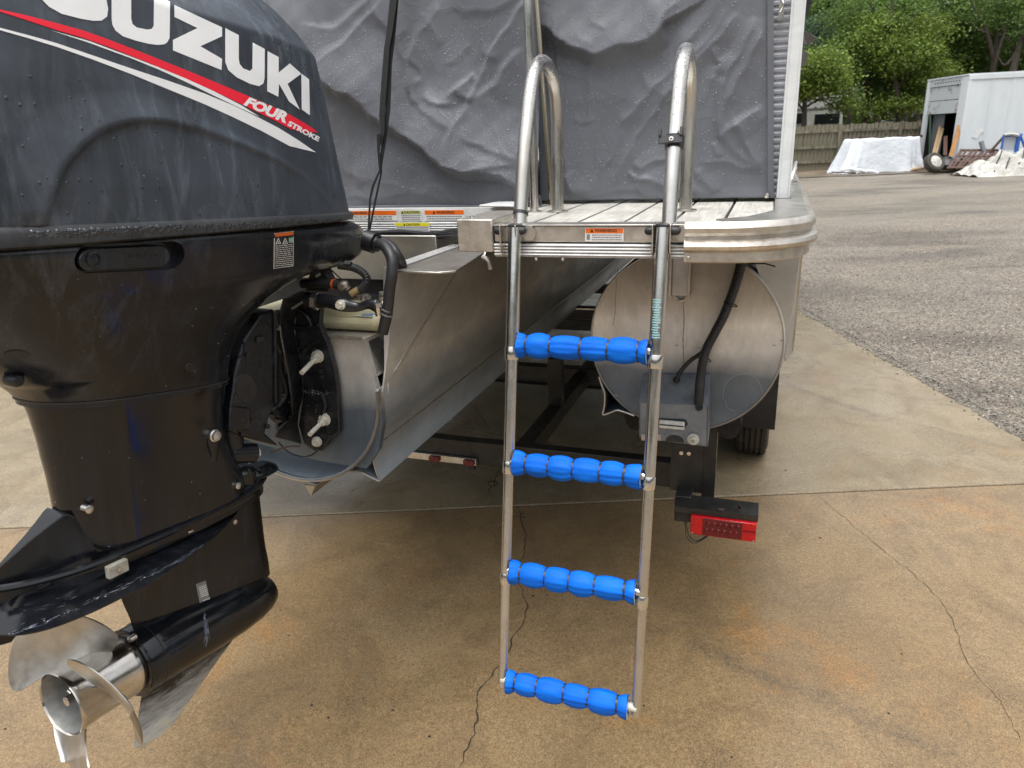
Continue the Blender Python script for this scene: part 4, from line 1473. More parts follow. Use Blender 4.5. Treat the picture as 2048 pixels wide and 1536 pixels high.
add('drain_strap', tube([V3((-.70, -.03, -.60)), V3((-.64, -.035, -.575)), V3((-.60, -.03, -.57))], .0022, 6, 4), 'rust_wood', boat)

# motor-well box wall behind the hoses
wp = BF.ats([(640, 560), (775, 560), (775, 500), (640, 500)], 'y', .40)
add('well_wall', box(-1.0, -.36, .40, .41, -.20, -.067), 'alu', boat, bevel=.002)
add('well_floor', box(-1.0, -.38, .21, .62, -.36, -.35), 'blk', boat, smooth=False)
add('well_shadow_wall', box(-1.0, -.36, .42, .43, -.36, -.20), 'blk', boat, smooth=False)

# cream tank behind the transom plate
tp = BF.at(641, 645, 'y', .15)
tk = thing('oil_tank', 'cream plastic tank with a blue and white label tucked behind the transom plate', 'tank', BF.M)
tz = zt_ + .002
add('tank_body', combine(box(-.80, -.372, .055, .26, tz, tz + .040)), 'tank', tk, bevel=.018)
add('tank_neck', combine(tube([V3((-.66, .2, tz + .03)), V3((-.56, .12, tz + .045)), V3((-.50, .09, tz + .044)), V3((-.44, .10, tz + .040)), V3((-.38, .14, tz + .03))], .030, 12, 5)), 'tank', tk)
lab = add('tank_label', box(-.485, -.395, .062, .098, tz + .0405, tz + .0412), 'stk_white', tk, smooth=False)
add('label_band', combine(box(-.480, -.450, .068, .092, tz + .0416, tz + .042), box(-.428, -.400, .068, .092, tz + .0416, tz + .042)), 'blue_ink', lab, smooth=False)
add('tank_cap', lathe([(tz + .045, .016), (tz + .05, .022), (tz + .056, .022), (tz + .062, .012), (tz + .085, .010), (tz + .086, .002)], 16, (-.412, .16, 0), 'z'), 'steel_worn', tk)

# ------------------------------------------------ light bracket on the starboard tube
bp = BF.ats([(1287, 748), (1421, 748)], 'y', .50)
f1 = BF.ats([(1278, 806), (1416, 812)], 'y', .430)
b1 = BF.ats([(1290, 880), (1415, 893)], 'y', .430)
br = add('equipment_bracket', (lambda: (
    loft([[bp[0] + V3((0, .002, 0)), bp[1] + V3((0, .002, 0)), bp[1] + V3((0, .004, -.002)), bp[0] + V3((0, .004, -.002))],
          [f1[0], f1[1], f1[1] + V3((0, .004, -.001)), f1[0] + V3((0, .004, -.001))],
          [V3((b1[0].x - .016, .43, b1[0].z + .005)), b1[1], b1[1] + V3((0, .004, 0)), V3((b1[0].x - .016, .434, b1[0].z + .005))]])))(), 'bracket', boat, smooth=False)
add('bracket_cheek', prism([bp[1] + V3((.0005, .002, 0)), f1[1] + V3((.0005, 0, 0)), b1[1] + V3((.0005, 0, 0)), V3((b1[1].x + .0005, .5, b1[1].z + .03))], (-.004, 0, 0)), 'bracket', br, smooth=False)
add('bracket_cheek', prism([bp[0] + V3((-.0005, .002, 0)), f1[0] + V3((-.0005, 0, 0)), V3((b1[0].x - .017, .43, b1[0].z + .005)), V3((b1[0].x - .017, .5, b1[0].z + .03))], (.004, 0, 0)), 'bracket', br, smooth=False)
yb = .4285


def bpt(px, py, y=yb):
    return BF.at(px, py, 'y', y)


lt = add('deck_lamp', combine(box(bpt(1319, 840).x, bpt(1370, 840).x, yb - .010, yb, bpt(1340, 856).z, bpt(1340, 840).z)), 'lens_white', br, bevel=.003)
add('lamp_slot', prism([bpt(1314, 836), bpt(1371, 839), bpt(1376, 848), bpt(1368, 857), bpt(1318, 856)], (0, -.0015, 0)), 'blk', br, smooth=False)
add('lamp_divider', combine(box(bpt(1320, 848).x, bpt(1368, 848).x, yb - .0115, yb - .0100, bpt(1340, 849).z, bpt(1340, 847).z)), 'blk', lt, smooth=False)
pc = bpt(1387, 877)
add('drain_plug', combine(lathe([(yb - .001, .016), (yb - .008, .017), (yb - .009, .011), (yb - .020, .0105), (yb - .021, .006), (yb - .012, .005)], 18, (pc.x, 0, pc.z), 'y')), 'white_nylon', br)
add('maker_plate', combine(*[box(bpt(x, 870).x, bpt(x + 10, 870).x, yb - .002, yb, bpt(x, 880).z, bpt(x, 868).z) for x in (1283, 1312)]), 'alu', br, smooth=False)
nt = bpt(1345, 889)
add('notch', prism([V3((nt.x + .006 + .026 * math.cos(t_), yb + .0045, b1[0].z + .004 + .020 * math.sin(t_))) for t_ in [math.pi * k / 12 for k in range(13)]], (0, -.0055, 0)), 'blk', br, smooth=False)
for x, y in ((1330, 868), (1340, 869)):
    q = bpt(x, y)
    add('rivet_hole', cyl(q, q + V3((0, -.001, 0)), .0015, 6), 'blk', br)
# grommet hole + slot on the sloping face
def on_slope(px, py):
    nrm = (bp[1] - bp[0]).cross(f1[0] - bp[0]).normalized()
    o_ = BF.M @ bp[0]
    nW = BF.M.to_3x3() @ nrm
    dd = ray(px, py)
    t = (o_ - cam_pos).dot(nW) / dd.dot(nW)
    return BF.M.inverted() @ (cam_pos + dd * t), nrm


h1, nS = on_slope(1353, 760)
if nS.y > 0:
    nS = -nS
add('grommet', tube([h1 - nS * .001, h1 + nS * .002], .0105, 16), 'blk', br)
s1, _ = on_slope(1398, 790)
s2, _ = on_slope(1398, 815)
add('hose_slot', tube([s1 - nS * .001, s1 + nS * .0012], .0105, 16), 'blk', br)
add('hose_slot', tube([s2 - nS * .001, s2 + nS * .0012], .0105, 16), 'blk', br)

# hoses
def corrugated(path, r, n=12, pitch=.006, amp=.09, name='hose', m='blk', parent=None):
    P = smooth_path(path, 10)
    Lh = sum((P[i + 1] - P[i]).length for i in range(len(P) - 1))
    cnt = max(12, int(Lh / pitch * 4))
    Q = []
    seg = [0]
    for i in range(len(P) - 1):
        seg.append(seg[-1] + (P[i + 1] - P[i]).length)
    j = 0
    for k in range(cnt + 1):
        s_ = Lh * k / cnt
        while j < len(seg) - 2 and seg[j + 1] < s_:
            j += 1
        Q.append(P[j].lerp(P[j + 1], (s_ - seg[j]) / max(1e-6, seg[j + 1] - seg[j])))
    N_ = cnt
    return add(name, tube(Q, lambda t: r * (1 + amp * (1 if int(round(t * N_)) % 4 in (0, 1) else -1)), n), m, parent, ang=80)


hp = [BF.at(x, y, 'y', yy) for x, y, yy in ((1490, 500, .47), (1484, 520, .465), (1471, 569, .455), (1449, 628, .445), (1429, 667, .44), (1410, 706, .432), (1401, 757, .425), (1397, 812, .44))]
corrugated(hp, .0125, 12, .006, .08, 'wiring_hose', 'blk', boat)
hp2 = [BF.at(x, y, 'y', yy) for x, y, yy in ((1497, 500, .48), (1478, 560, .475), (1440, 650, .47), (1408, 700, .465), (1380, 722, .46), (1360, 745, .455), (1353, 762, .47))]
corrugated(hp2, .0062, 10, .004, .08, 'thin_conduit', 'blk', boat)
for x, y, sl in ((1461, 608, .5), (1409, 718, .3), (1491, 520, .4)):
    q = BF.at(x, y, 'y', .45)
    add('cable_tie', tube([q + V3((.017 * math.cos(t), .017 * math.sin(t), -.006 * math.cos(t))) for t in [i * .55 for i in range(12)]], .0016, 5), 'blk', boat)
q0 = BF.at(1497, 528, 'y', .44)
add('tie_tail', ribbon([q0, BF.at(1530, 527, 'y', .43), BF.at(1551, 533, 'y', .42)], (0, 1, .3), .005, .0015), 'blk', boat, smooth=False)
# harness along the port trim
for pts in ([(740, 466), (800, 463), (860, 467), (918, 459)], [(765, 500), (800, 492), (838, 480), (880, 473), (918, 470)], [(740, 470), (790, 472), (850, 470), (918, 464)], [(838, 480), (843, 492), (841, 512)]):
    add('wiring_harness', tube([BF.at(x, y, 'y', .42) for x, y in pts], .006, 8, 6), 'blk', boat)

# ================================================================== BOARDING LADDER
lad = thing('boarding_ladder', 'polished tubular boarding ladder with four blue foam wrapped rungs hanging off the stern', 'ladder', BF.M)
LX = {-1: .022, 1: .348}
TR_ = .0155
for sgn, px_pts in ((-1, [(1118, 425), (1117, 330), (1116, 220), (1106, 155), (1091, 127), (1073, 148), (1062, 230), (1052, 340), (1044, 440)]),
                    (1, [(1378, 425), (1386, 330), (1389, 220), (1390, 150), (1381, 104), (1364, 135), (1354, 235), (1347, 335), (1339, 440)])):
    x = LX[sgn]
    yz = [(.345, .002), (.352, .12), (.352, .24), (.325, .318), (.245, .352), (.165, .318), (.113, .225), (.07, .12), (.028, .012)]
    pts = [V3((x, y, z)) for y, z in yz]
    pts[-1] = V3((x, .028, -.035))
    add('grab_rail', tube(pts, TR_, 20, 8, ref=(1, 0, 0)), 'steel_worn', lad)
    add('foot_flange', lathe([(.002, .028), (.005, .028), (.007, .018)], 20, (x, pts[0].y, 0), 'z'), 'steel_worn', lad)
    add('bolt_boss', cyl(V3((x + .034, .004, -.010)), V3((x + .034, -.008, -.010)), .016, 18), 'steel_worn', lad)
    # hinge cheeks and pivot bolts
    for s2_ in (-1, 1):
        xx = x + s2_ * .0175 - .006
        add('hinge_cheek', prism([V3((xx - .0015, -.032, .010)), V3((xx - .0015, .018, .010)), V3((xx - .0015, .018, -.048)), V3((xx - .0015, -.012, -.060)), V3((xx - .0015, -.030, -.045))], (.003, 0, 0)), 'steel', lad, bevel=.0008)
        b_ = add('pivot_bolt', lathe([(0, .0085), (.010, .0085), (.015, .006), (.0165, .001)], 14, (0, 0, 0), 'x'), 'blk', lad)
        b_.location = (xx + s2_ * .0018, -.016, -.004)
        b_.rotation_euler = (0, 0, 0 if s2_ > 0 else math.pi)
add('clamp_ring', tube([V3((LX[-1], .045, .030)), V3((LX[-1], .042, .024))], .0175, 18), 'blk', lad)

# rain beads on the bends of the grab rails and on the rub rail
def rail_beads(path, r, cnt, seed, parent, span=(.3, .8)):
    P = smooth_path(path, 8)
    g = random.Random(seed)
    vs, fs = [], []
    for _ in range(cnt):
        i = int((g.gauss(.55, .13) % 1) * (len(P) - 2))
        p, q_ = P[i], P[i + 1]
        c_ = p.lerp(q_, g.random())
        t_ = (q_ - p).normalized()
        a = g.gauss(0, 1.1)
        u_ = V3((0, 0, 1)) - t_ * t_.z
        if u_.length < .2:
            u_ = V3((0, -1, 0)) - t_ * -t_.y
        u_.normalize()
        w_ = t_.cross(u_)
        nd = u_ * math.cos(a) + w_ * math.sin(a)
        s_ = g.uniform(.0006, .0016)
        c_ = c_ + nd * r
        e1 = t_ * s_
        e2 = nd.cross(t_) * s_
        o = len(vs)
        vs += [c_ + e1, c_ + (e1 + e2) * .7, c_ + e2, c_ + (e2 - e1) * .7, c_ - e1, c_ - (e1 + e2) * .7, c_ - e2, c_ + (e1 - e2) * .7, c_ + nd * s_ * .7]
        fs += [(o + k, o + (k + 1) % 8, o + 8) for k in range(8)]
    return add('rain_beads', (vs, fs), MT['water'], parent, kind='stuff', ang=80, fix=False)


mt, t, b, v = base('rain_water', (.26, .27, .29), .04, 0, 1.0)
MT['water'] = mt
mt, t, b, v = base('rain_on_steel', (.45, .45, .45), .03, 0, 1.0)
for sgn in (-1, 1):
    rail_beads([(LX[sgn], y, z) for y, z in ((.352, .2), (.325, .318), (.245, .352), (.165, .318), (.113, .225), (.09, .17))], TR_ + .0002, 520, sgn + 5, lad)

# lower telescoping rails
ZS = [0.004, -.255, -.508, -.768, -1.030]


def ly(z):
    return -.014 + .2 * z


LXL = {-1: .028, 1: .343}
RR = [.0150, .0130, .0117, .0103]
for sgn in (-1, 1):
    xb = LXL[sgn]
    for i in range(4):
        za, zb = ZS[i], ZS[i + 1] + (.0 if i < 3 else -.006)
        xo = xb
        a_ = V3((xo, ly(za), za))
        b_ = V3((xo - (.001 if sgn > 0 else 0), ly(zb), zb))
        add('rail_section', tube([a_, b_], RR[i], 18), 'steel' if i < 2 else 'steel_worn', lad)
        if i < 3:
            dd = (b_ - a_).normalized()
            o = add('sleeve_collar', lathe([(0, RR[i] + .0006), (.002, RR[i] + .0014), (.026, RR[i] + .0014), (.029, RR[i] + .0002)], 20), 'steel', lad)
            o.location = b_ - dd * .006
            o.rotation_mode = 'QUATERNION'
            o.rotation_quaternion = V3((0, 1, 0)).rotation_difference(dd)
add('rail_cap', lathe([(ZS[0] + .001, .0156), (ZS[0] + .005, .0156), (ZS[0] + .007, .008)], 16, (LXL[-1], ly(ZS[0]), 0), 'z'), 'blk', lad)
add('rail_cap', lathe([(ZS[0] + .001, .0156), (ZS[0] + .005, .0156), (ZS[0] + .007, .008)], 16, (LXL[1], ly(ZS[0]), 0), 'z'), 'blk', lad)
# printed instruction strip on the right rail
zA, zB = -.135, -.215
rows = []
rr_ = random.Random(3)
for i in range(16):
    z = zA + (zB - zA) * i / 16
    c_ = V3((LXL[1] - .0008, ly(z), z))
    a0 = rr_.uniform(-.75, -.5)
    a1 = rr_.uniform(.2, .6)
    n_ = 6
    top = [c_ + V3((.0156 * math.sin(a0 + (a1 - a0) * k / n_), -.0156 * math.cos(a0 + (a1 - a0) * k / n_), 0)) for k in range(n_ + 1)]
    bot = [p + V3((0, ly(z - .0026) - ly(z), -.0026)) for p in top]
    rows.append((top + bot, [(k, k + 1, n_ + 2 + k, n_ + 1 + k) for k in range(n_)]))
add('printed_instructions', combine(*rows), 'teal', lad, smooth=False)

TIES = [(.07, .26, .50, .71, .935), (.10, .285, .48, .69, .875), (.085, .29, .485, .685, .92), (.07, .255, .485, .685, .915)]
for ri in range(4):
    z = ZS[ri + 1] + (.012, .005, .013, .011)[ri]
    i = ri
    xa = LXL[-1] + RR[i] * .7
    xb = LXL[1] - .002 - RR[i] * .7
    y = ly(z) - .002
    add('rung', tube([V3((xa - .01, y, z)), V3((xb + .01, y, z))], .0095, 14), 'white_nylon' if ri == 3 else 'steel', lad)
    n_ = 64
    cnt = 44
    x0_, x1_ = xa + .006, xb - .006 - (.004 if ri == 3 else 0)
    ties = TIES[ri]
    bnd = [-.03] + list(ties) + [1.03]
    loops = []
    rng = random.Random(ri * 7 + 1)
    ph = [rng.uniform(0, 6.28) for _ in range(6)]
    bul = [rng.uniform(.85, 1.12) for _ in range(8)]
    bow = rng.uniform(-.002, .002)
    for k in range(n_ * 2 + 1):
        t = k / (n_ * 2)
        seg = max(q for q in range(len(bnd) - 1) if bnd[q] <= t + 1e-9)
        a_, b_ = bnd[seg], bnd[seg + 1]
        w_ = (t - a_) / (b_ - a_)
        mid = math.sin(math.pi * max(0, min(1, w_))) ** .42
        if seg == 0:
            mid = math.sin(math.pi / 2 * min(1, (1 - w_) * 1.5)) ** .6
        if seg == len(bnd) - 2:
            mid = math.sin(math.pi / 2 * min(1, w_ * 1.5)) ** .6
        Rr = (.0165 + .0082 * mid * bul[seg])
        loop = []
        for q in range(cnt):
            a = 2 * math.pi * q / cnt
            pleat = (1 - mid) * .0012 * math.sin(a * 9 + ph[seg % 6]) + mid * (.0009 * math.sin(a * 5 + ph[(seg + 2) % 6]) + .0011 * abs(math.sin(a * 6 + ph[(seg + 3) % 6]))) + .0005 * math.sin(a * 13 + ph[(seg + 1) % 6])
            lob = mid * .0022 * max(0, -math.sin(a)) * (1 if bul[seg] > 1 else .3)
            rq = Rr + pleat + lob
            loop.append(V3((x0_ + (x1_ - x0_) * t + .0015 * math.sin(a * 3 + ph[0]) * (1 if k in (0, n_ * 2) else .2), y + rq * math.cos(a), z + rq * math.sin(a) * 1.04 - .0015)))
        loops.append(loop)
    gobj = add('foam_grip', loft(loops), 'foam', lad, ang=70)
    for e, k in ((x0_ - .0008, 0), (x1_ + .0008, -1)):
        l = [V3((e, p.y, p.z)) for p in loops[k]]
        l2 = [V3((e, y + (p.y - y) * .62, z + (p.z - z) * .62)) for p in l]
        nn_ = len(l)
        add('foam_end', (l + l2, [(q, (q + 1) % nn_, nn_ + (q + 1) % nn_, nn_ + q) for q in range(nn_)]), 'foam_end', gobj, smooth=False)
    for t in ties:
        xx = x0_ + (x1_ - x0_) * t
        sl = rng.uniform(-.002, .002)
        P = [V3((xx + sl * math.sin(a), y + .0192 * math.cos(a), z - .001 + .0198 * math.sin(a))) for a in [2 * math.pi * q / 24 for q in range(25)]]
        lo_ = []
        for p in P[:-1]:
            dr = (p - V3((xx, y, z - .001))).normalized()
            dr.x = 0
            lo_.append([p + V3((-.0030, 0, 0)) - dr * .002, p + V3((.0030, 0, 0)) - dr * .002, p + V3((.0030, 0, 0)) + dr * .0006, p + V3((-.0030, 0, 0)) + dr * .0006])
        lo_.append(lo_[0])
        tie = combine(loft(lo_, cap=False), box(xx - .003, xx + .003, y - .004, y + .004, z - .0245, z - .0190))
        add('cable_tie', tie, 'blk', gobj, ang=50)

# retaining clip on the right grab rail
cp = V3((LX[1], .088, .163))
clip = add('retaining_clip', lathe([(-.013, .0155), (-.013, .0195), (.013, .0195), (.013, .0155)], 24, (0, 0, 0), 'z'), 'blk', lad)
clip.location = cp
clip.rotation_euler = (rad(-22), 0, 0)
add('clip_jaw', combine(box(-.030, .018, -.026, -.018, -.010, .006), box(-.030, -.025, -.030, -.018, .004, .020), box(.012, .018, -.030, -.018, .004, .022)), 'blk', clip, bevel=.001)
add('clip_screw', combine(lathe([(-.0265, .005), (-.0285, .0045), (-.029, .001)], 14, (-.004, 0, -.002), 'y')), 'stk_white', clip)
add('screw_cross', combine(box(-.0072, -.0008, -.0298, -.0290, -.0026, -.0014), box(-.0046, -.0034, -.0299, -.0291, -.0052, .0012)), 'ink', clip, smooth=False)

# ================================================================== TRAILER
tr = thing('boat_trailer', 'black steel boat trailer under the pontoons with a red tail lamp on its rear corner', 'trailer', BF.M)
zg = -BF.o.z
yB = .80
t1, t2 = BF.at(885, 875, 'y', yB), BF.at(1357, 930, 'y', yB)
zt2 = (t1.z + t2.z) / 2
add('cross_beam', box(-1.9, .36, yB, yB + .05, zt2 - .095, zt2), 'blk_paint', tr, bevel=.003)
add('side_rail', box(.325, .375, .58, 5.8, zt2 - .10, zt2 - .01), 'blk_paint', tr, bevel=.003)
add('side_rail', box(-1.75, -1.70, .58, 5.8, zt2 - .10, zt2 - .01), 'blk_paint', tr, bevel=.003)
for yy in (1.75, 2.75, 3.9):
    add('cross_beam', box(-1.7, .325, yy, yy + .06, zt2 - .06, zt2 + .01), 'blk_paint', tr, bevel=.003)
a = BF.at(1100, 757, 'y', 2.2)
add('axle', cyl(V3((-1.9, 2.35, a.z - .06)), V3((.44, 2.35, a.z - .06)), .035, 14), 'blk_paint', tr)
add('axle', cyl(V3((-1.9, 3.2, a.z - .06)), V3((.44, 3.2, a.z - .06)), .035, 14), 'blk_paint', tr)
for x in (-.30,):
    add('upright', box(x, x + .06, 1.28, 1.33, zt2 - .05, zt2 + .20), 'blk_paint', tr, bevel=.002)
    add('long_beam', box(x, x + .06, yB + .05, 5.6, zt2 - .08, zt2 - .01), 'blk_paint', tr, bevel=.002)
for k, x in enumerate((.0, .1, .19)):
    add('bunk_bracket', box(x, x + .035, 2.25, 2.29, -.62, -.50), 'blk_paint', tr, smooth=False)
add('beam_edge_strip', box(-.6, .2, 2.19, 2.2, -.685, -.678), 'steel_worn', tr, smooth=False)
add('catwalk_beam', box(-.8, .25, 2.205, 2.27, -.74, -.68), 'blk_paint', tr, smooth=False)
# bunks under the tubes
for x0, x1 in ((.155, .225), (.425, .52)):
    add('bunk', combine(tube([V3(((x0 + x1) / 2, y, -.655 + .008 * math.sin(y * 19))) for y in [.62 + i * .15 for i in range(30)]], .05, 12, 1, True, .75)), 'carpet', tr, ang=80)
add('bunk_post', combine(box(.40, .44, .66, .70, zt2 - .1, -.66), box(.30, .40, .655, .665, zt2 - .03, -.66)), 'blk_paint', tr, smooth=False)
for x, y in ((1363, 905), (1378, 906)):
    q = BF.at(x, y, 'y', .654)
    add('bolt_head', combine(cyl(q + V3((0, .001, 0)), q + V3((0, -.006, 0)), .007, 6)), 'steel', tr)
# tail lamp bracket
lz = -.905
pA = BF.ats([(1349, 1011), (1362, 991), (1517, 1008), (1517, 1030)], 'z', lz)
yL = min(pA[0].y, pA[3].y)
lampb = add('lamp_bracket', combine(box(pA[0].x - .0, pA[3].x, yL, yL + .085, lz - .004, lz), box(pA[0].x, pA[3].x, yL, yL + .004, lz - .022, lz)), 'blk_paint', tr, bevel=.0015)
add('bracket_arm', box(.325, .375, yL + .05, .62, lz - .06, lz - .005), 'blk_paint', tr, bevel=.002)
add('chipped_rust', combine(*[box(pA[0].x + o_, pA[0].x + o_ + w_, yL + d_, yL + d_ + .012, lz + .0003, lz + .0008) for o_, d_, w_ in ((.13, .005, .018), (.185, .02, .012))]), 'rust_wood', lampb, smooth=False)
add('bracket_pin', cyl(V3((pA[3].x - .052, yL + .03, lz)), V3((pA[3].x - .060, yL + .015, lz + .022)), .004, 8), 'blk_paint', lampb)
l0, l1 = BF.at(1383, 1024, 'y', yL + .006), BF.at(1515, 1070, 'y', yL + .006)
zb_, zt3 = lz - .085, lz - .022
x0, x1 = l0.x, pA[3].x - .003
add('lamp_housing', box(pA[0].x + .004, x1 - .01, yL + .02, yL + .075, zb_ + .02, lz - .006), 'blk', tr, bevel=.003)
lamp = add('tail_lamp', box(x0, x1, yL - .012, yL + .02, zb_, zt3), 'red', tr, bevel=.003)
xm0, xm1 = x0 + (x1 - x0) * .19, x0 + (x1 - x0) * .79
add('led_window', box(xm0, xm1, yL - .0145, yL - .0125, zb_ + .004, zt3 - .002), 'red_dark', lamp, bevel=.001)
leds = []
for i in range(6):
    for j in range(2):
        cx = xm0 + (i + .6 + .3 * j) * (xm1 - xm0) / 6.6
        cz = zb_ + .022 + j * .022
        leds.append(lathe([(yL - .0145, .0075), (yL - .0165, .0060), (yL - .0158, .0045), (yL - .0172, .002), (yL - .0174, .0003)], 12, (cx, 0, cz), 'y'))
add('led', combine(*leds), 'red_dark', lamp)
add('reflector_strip', box(xm1 + .002, x1 - .003, yL - .0140, yL - .0125, zb_ + .034, zb_ + .0365), 'red_dark', lamp, smooth=False)
for x in (x0 + .006, x1 - .006):
    add('lamp_screw', lathe([(yL - .012, .003), (yL - .0145, .0026), (yL - .015, .0005)], 8, (x, 0, zb_ + .007), 'y'), 'steel', lamp)
for k, pts in enumerate(([(1369, 1022), (1370, 1050), (1374, 1074), (1388, 1086), (1410, 1076), (1427, 1062)], [(1372, 1022), (1373, 1050), (1379, 1072), (1392, 1082), (1412, 1072), (1430, 1058)])):
    add('lamp_wire', tube([BF.at(x, y, 'y', yL + .03) for x, y in pts], .0016, 6, 6), 'blk', tr)
# low light bar under the centre log
yb2 = yB - .02
q0, q1 = BF.at(820, 903, 'y', yb2), BF.at(952, 926, 'y', yb2)
zc = q1.z
barl = add('light_bar', box(q0.x - .2, q1.x, yb2, yb2 + .015, zc - .012, zc + .014), 'steel_worn', tr, bevel=.001)
for x in (870, 938):
    q = BF.at(x, 918, 'y', yb2)
    mk = add('marker_lamp', box(q.x - .021, q.x + .021, yb2 - .014, yb2 - .001, zc - .011, zc + .013), 'red_marker', tr, bevel=.004)
add('bar_foot', box(q1.x - .03, q1.x - .01, yb2 + .0, yb2 + .02, zc - .032, zc - .012), 'blk', tr, smooth=False)
# wheel and mudguard on the starboard side
tyc = BF.at(1506, 905, 'z', zg)
tx0, tx1 = .452, .622
ty = 2.22
wr = .30
prof = [(tx0 + .03, .17), (tx0 + .004, .22), (tx0, .26), (tx0 + .018, .292), (tx0 + .03, .297)]
for k in range(5):
    xx = tx0 + .032 + k * .026
    prof += [(xx, .300), (xx + .017, .300), (xx + .0185, .290), (xx + .0245, .290)]
prof += [(tx1 - .018, .292), (tx1, .26), (tx1 - .004, .22), (tx1 - .03, .17)]
for yy in (ty, ty + .86):
    tyre = add('tyre', lathe(prof, 64, (0, yy, zg + wr), 'x'), 'rubber', tr)
    grv = []
    for k in range(44):
        a = 2 * math.pi * k / 44
        for q in range(4):
            xx = tx0 + .036 + q * .034 + (.008 if k % 2 else 0)
            c_ = V3((xx, yy + .2995 * math.cos(a), zg + wr + .2995 * math.sin(a)))
            tdir = V3((0, -math.sin(a), math.cos(a)))
            rdir = V3((0, math.cos(a), math.sin(a)))
            grv.append(prism([c_, c_ + V3((.014, 0, 0)) + tdir * .004, c_ + V3((.014, 0, 0)) + tdir * .007, c_ + tdir * .003], rdir * .0022))
    add('tread_grooves', combine(*grv), 'blk', tyre, smooth=False)
    add('rim', lathe([(tx0 + .05, .0), (tx0 + .05, .17), (tx1 - .03, .175), (tx1 - .02, .16), (tx1 - .05, .05), (tx1 - .05, 0)], 32, (0, yy, zg + wr), 'x'), 'steel_worn', tyre)
fp = []
for k in range(13):
    t = k / 12
    fp.append((ty - .40 + .0 * t, zg + .26 + t * .34) if t < .0 else None)
fl_ = [V3((0, ty - .385, zg + .27)), V3((0, ty - .385, zg + .50)), V3((0, ty - .36, zg + .62)), V3((0, ty - .28, zg + .68)), V3((0, ty + 1.14, zg + .68)), V3((0, ty + 1.24, zg + .5)), V3((0, ty + 1.25, zg + .3))]
fl2 = [V3((0, p.y + (.02 if p.y < ty + .4 else -.02), p.z - (.02 if p.z > zg + .6 else 0))) for p in fl_]
lp_ = fl_ + fl2[::-1]
add('mudguard', loft([[p + V3((x, 0, 0)) for p in lp_] for x in (.47, .642)]), 'blk_gloss', tr, ang=30, bevel=.003)

# ================================================================== BOAT COVER
cov = thing('boat_cover', 'wrinkled grey canvas cover hanging down to the swim deck with rain beads on it', 'boat cover', BF.M)
FOLDS = [
    # polyline(px), amplitude (m, + towards viewer), width above, width below
    ([(560, 60), (650, 150), (720, 205), (770, 245), (840, 290), (910, 330), (990, 352), (1070, 382)], .042, .12, .012),
    ([(740, 25), (700, 70), (650, 125)], .012, .020, .010),
    ([(725, 0), (680, 50), (655, 55)], .010, .016, .008),
    ([(750, 10), (775, 50), (815, 120), (822, 170)], .010, .014, .010),
    ([(870, 20), (840, 80), (828, 120), (822, 175), (835, 200)], .009, .013, .009),
    ([(815, 115), (840, 125), (850, 150), (830, 165)], .007, .010, .006),
    ([(1045, 15), (1010, 75), (975, 130), (950, 180), (940, 210), (915, 270), (902, 325)], .012, .016, .007),
    ([(1045, 100), (1010, 150), (985, 175), (950, 208)], .012, .012, .008),
    ([(945, 150), (925, 175), (895, 195)], .012, .008, .007),
    ([(855, 190), (872, 205), (885, 212), (910, 208)], .009, .008, .007),
    ([(908, 185), (925, 195), (950, 208)], .012, .007, .007),
    ([(850, 215), (880, 245), (915, 265)], .007, .012, .010),
    ([(930, 275), (965, 285), (1010, 310), (1040, 330)], .008, .012, .008),
    ([(900, 327), (930, 338), (975, 340), (1000, 330), (1040, 335)], .009, .010, .007),
    ([(680, 330), (720, 350), (780, 372), (860, 380), (960, 376), (1050, 380)], .006, .020, .020),
    ([(690, 392), (740, 400), (780, 398), (850, 382), (890, 408)], .008, .008, .006),
    ([(850, 378), (870, 372), (900, 400), (915, 412)], .006, .007, .007),
    ([(650, 180), (665, 230), (690, 300), (715, 360)], .007, .014, .012),
    ([(665, 220), (690, 260), (700, 320)], .006, .009, .009),
    ([(560, 120), (600, 260), (650, 380)], .008, .03, .02),
    ([(930, 20), (985, 10), (1040, 0)], .006, .015, .012),
    ([(840, 30), (860, 60), (880, 90)], .004, .010, .010),
    ([(960, 100), (985, 120), (1005, 118)], .005, .008, .008),
    ([(770, 290), (800, 330), (850, 350)], .004, .02, .02),
]
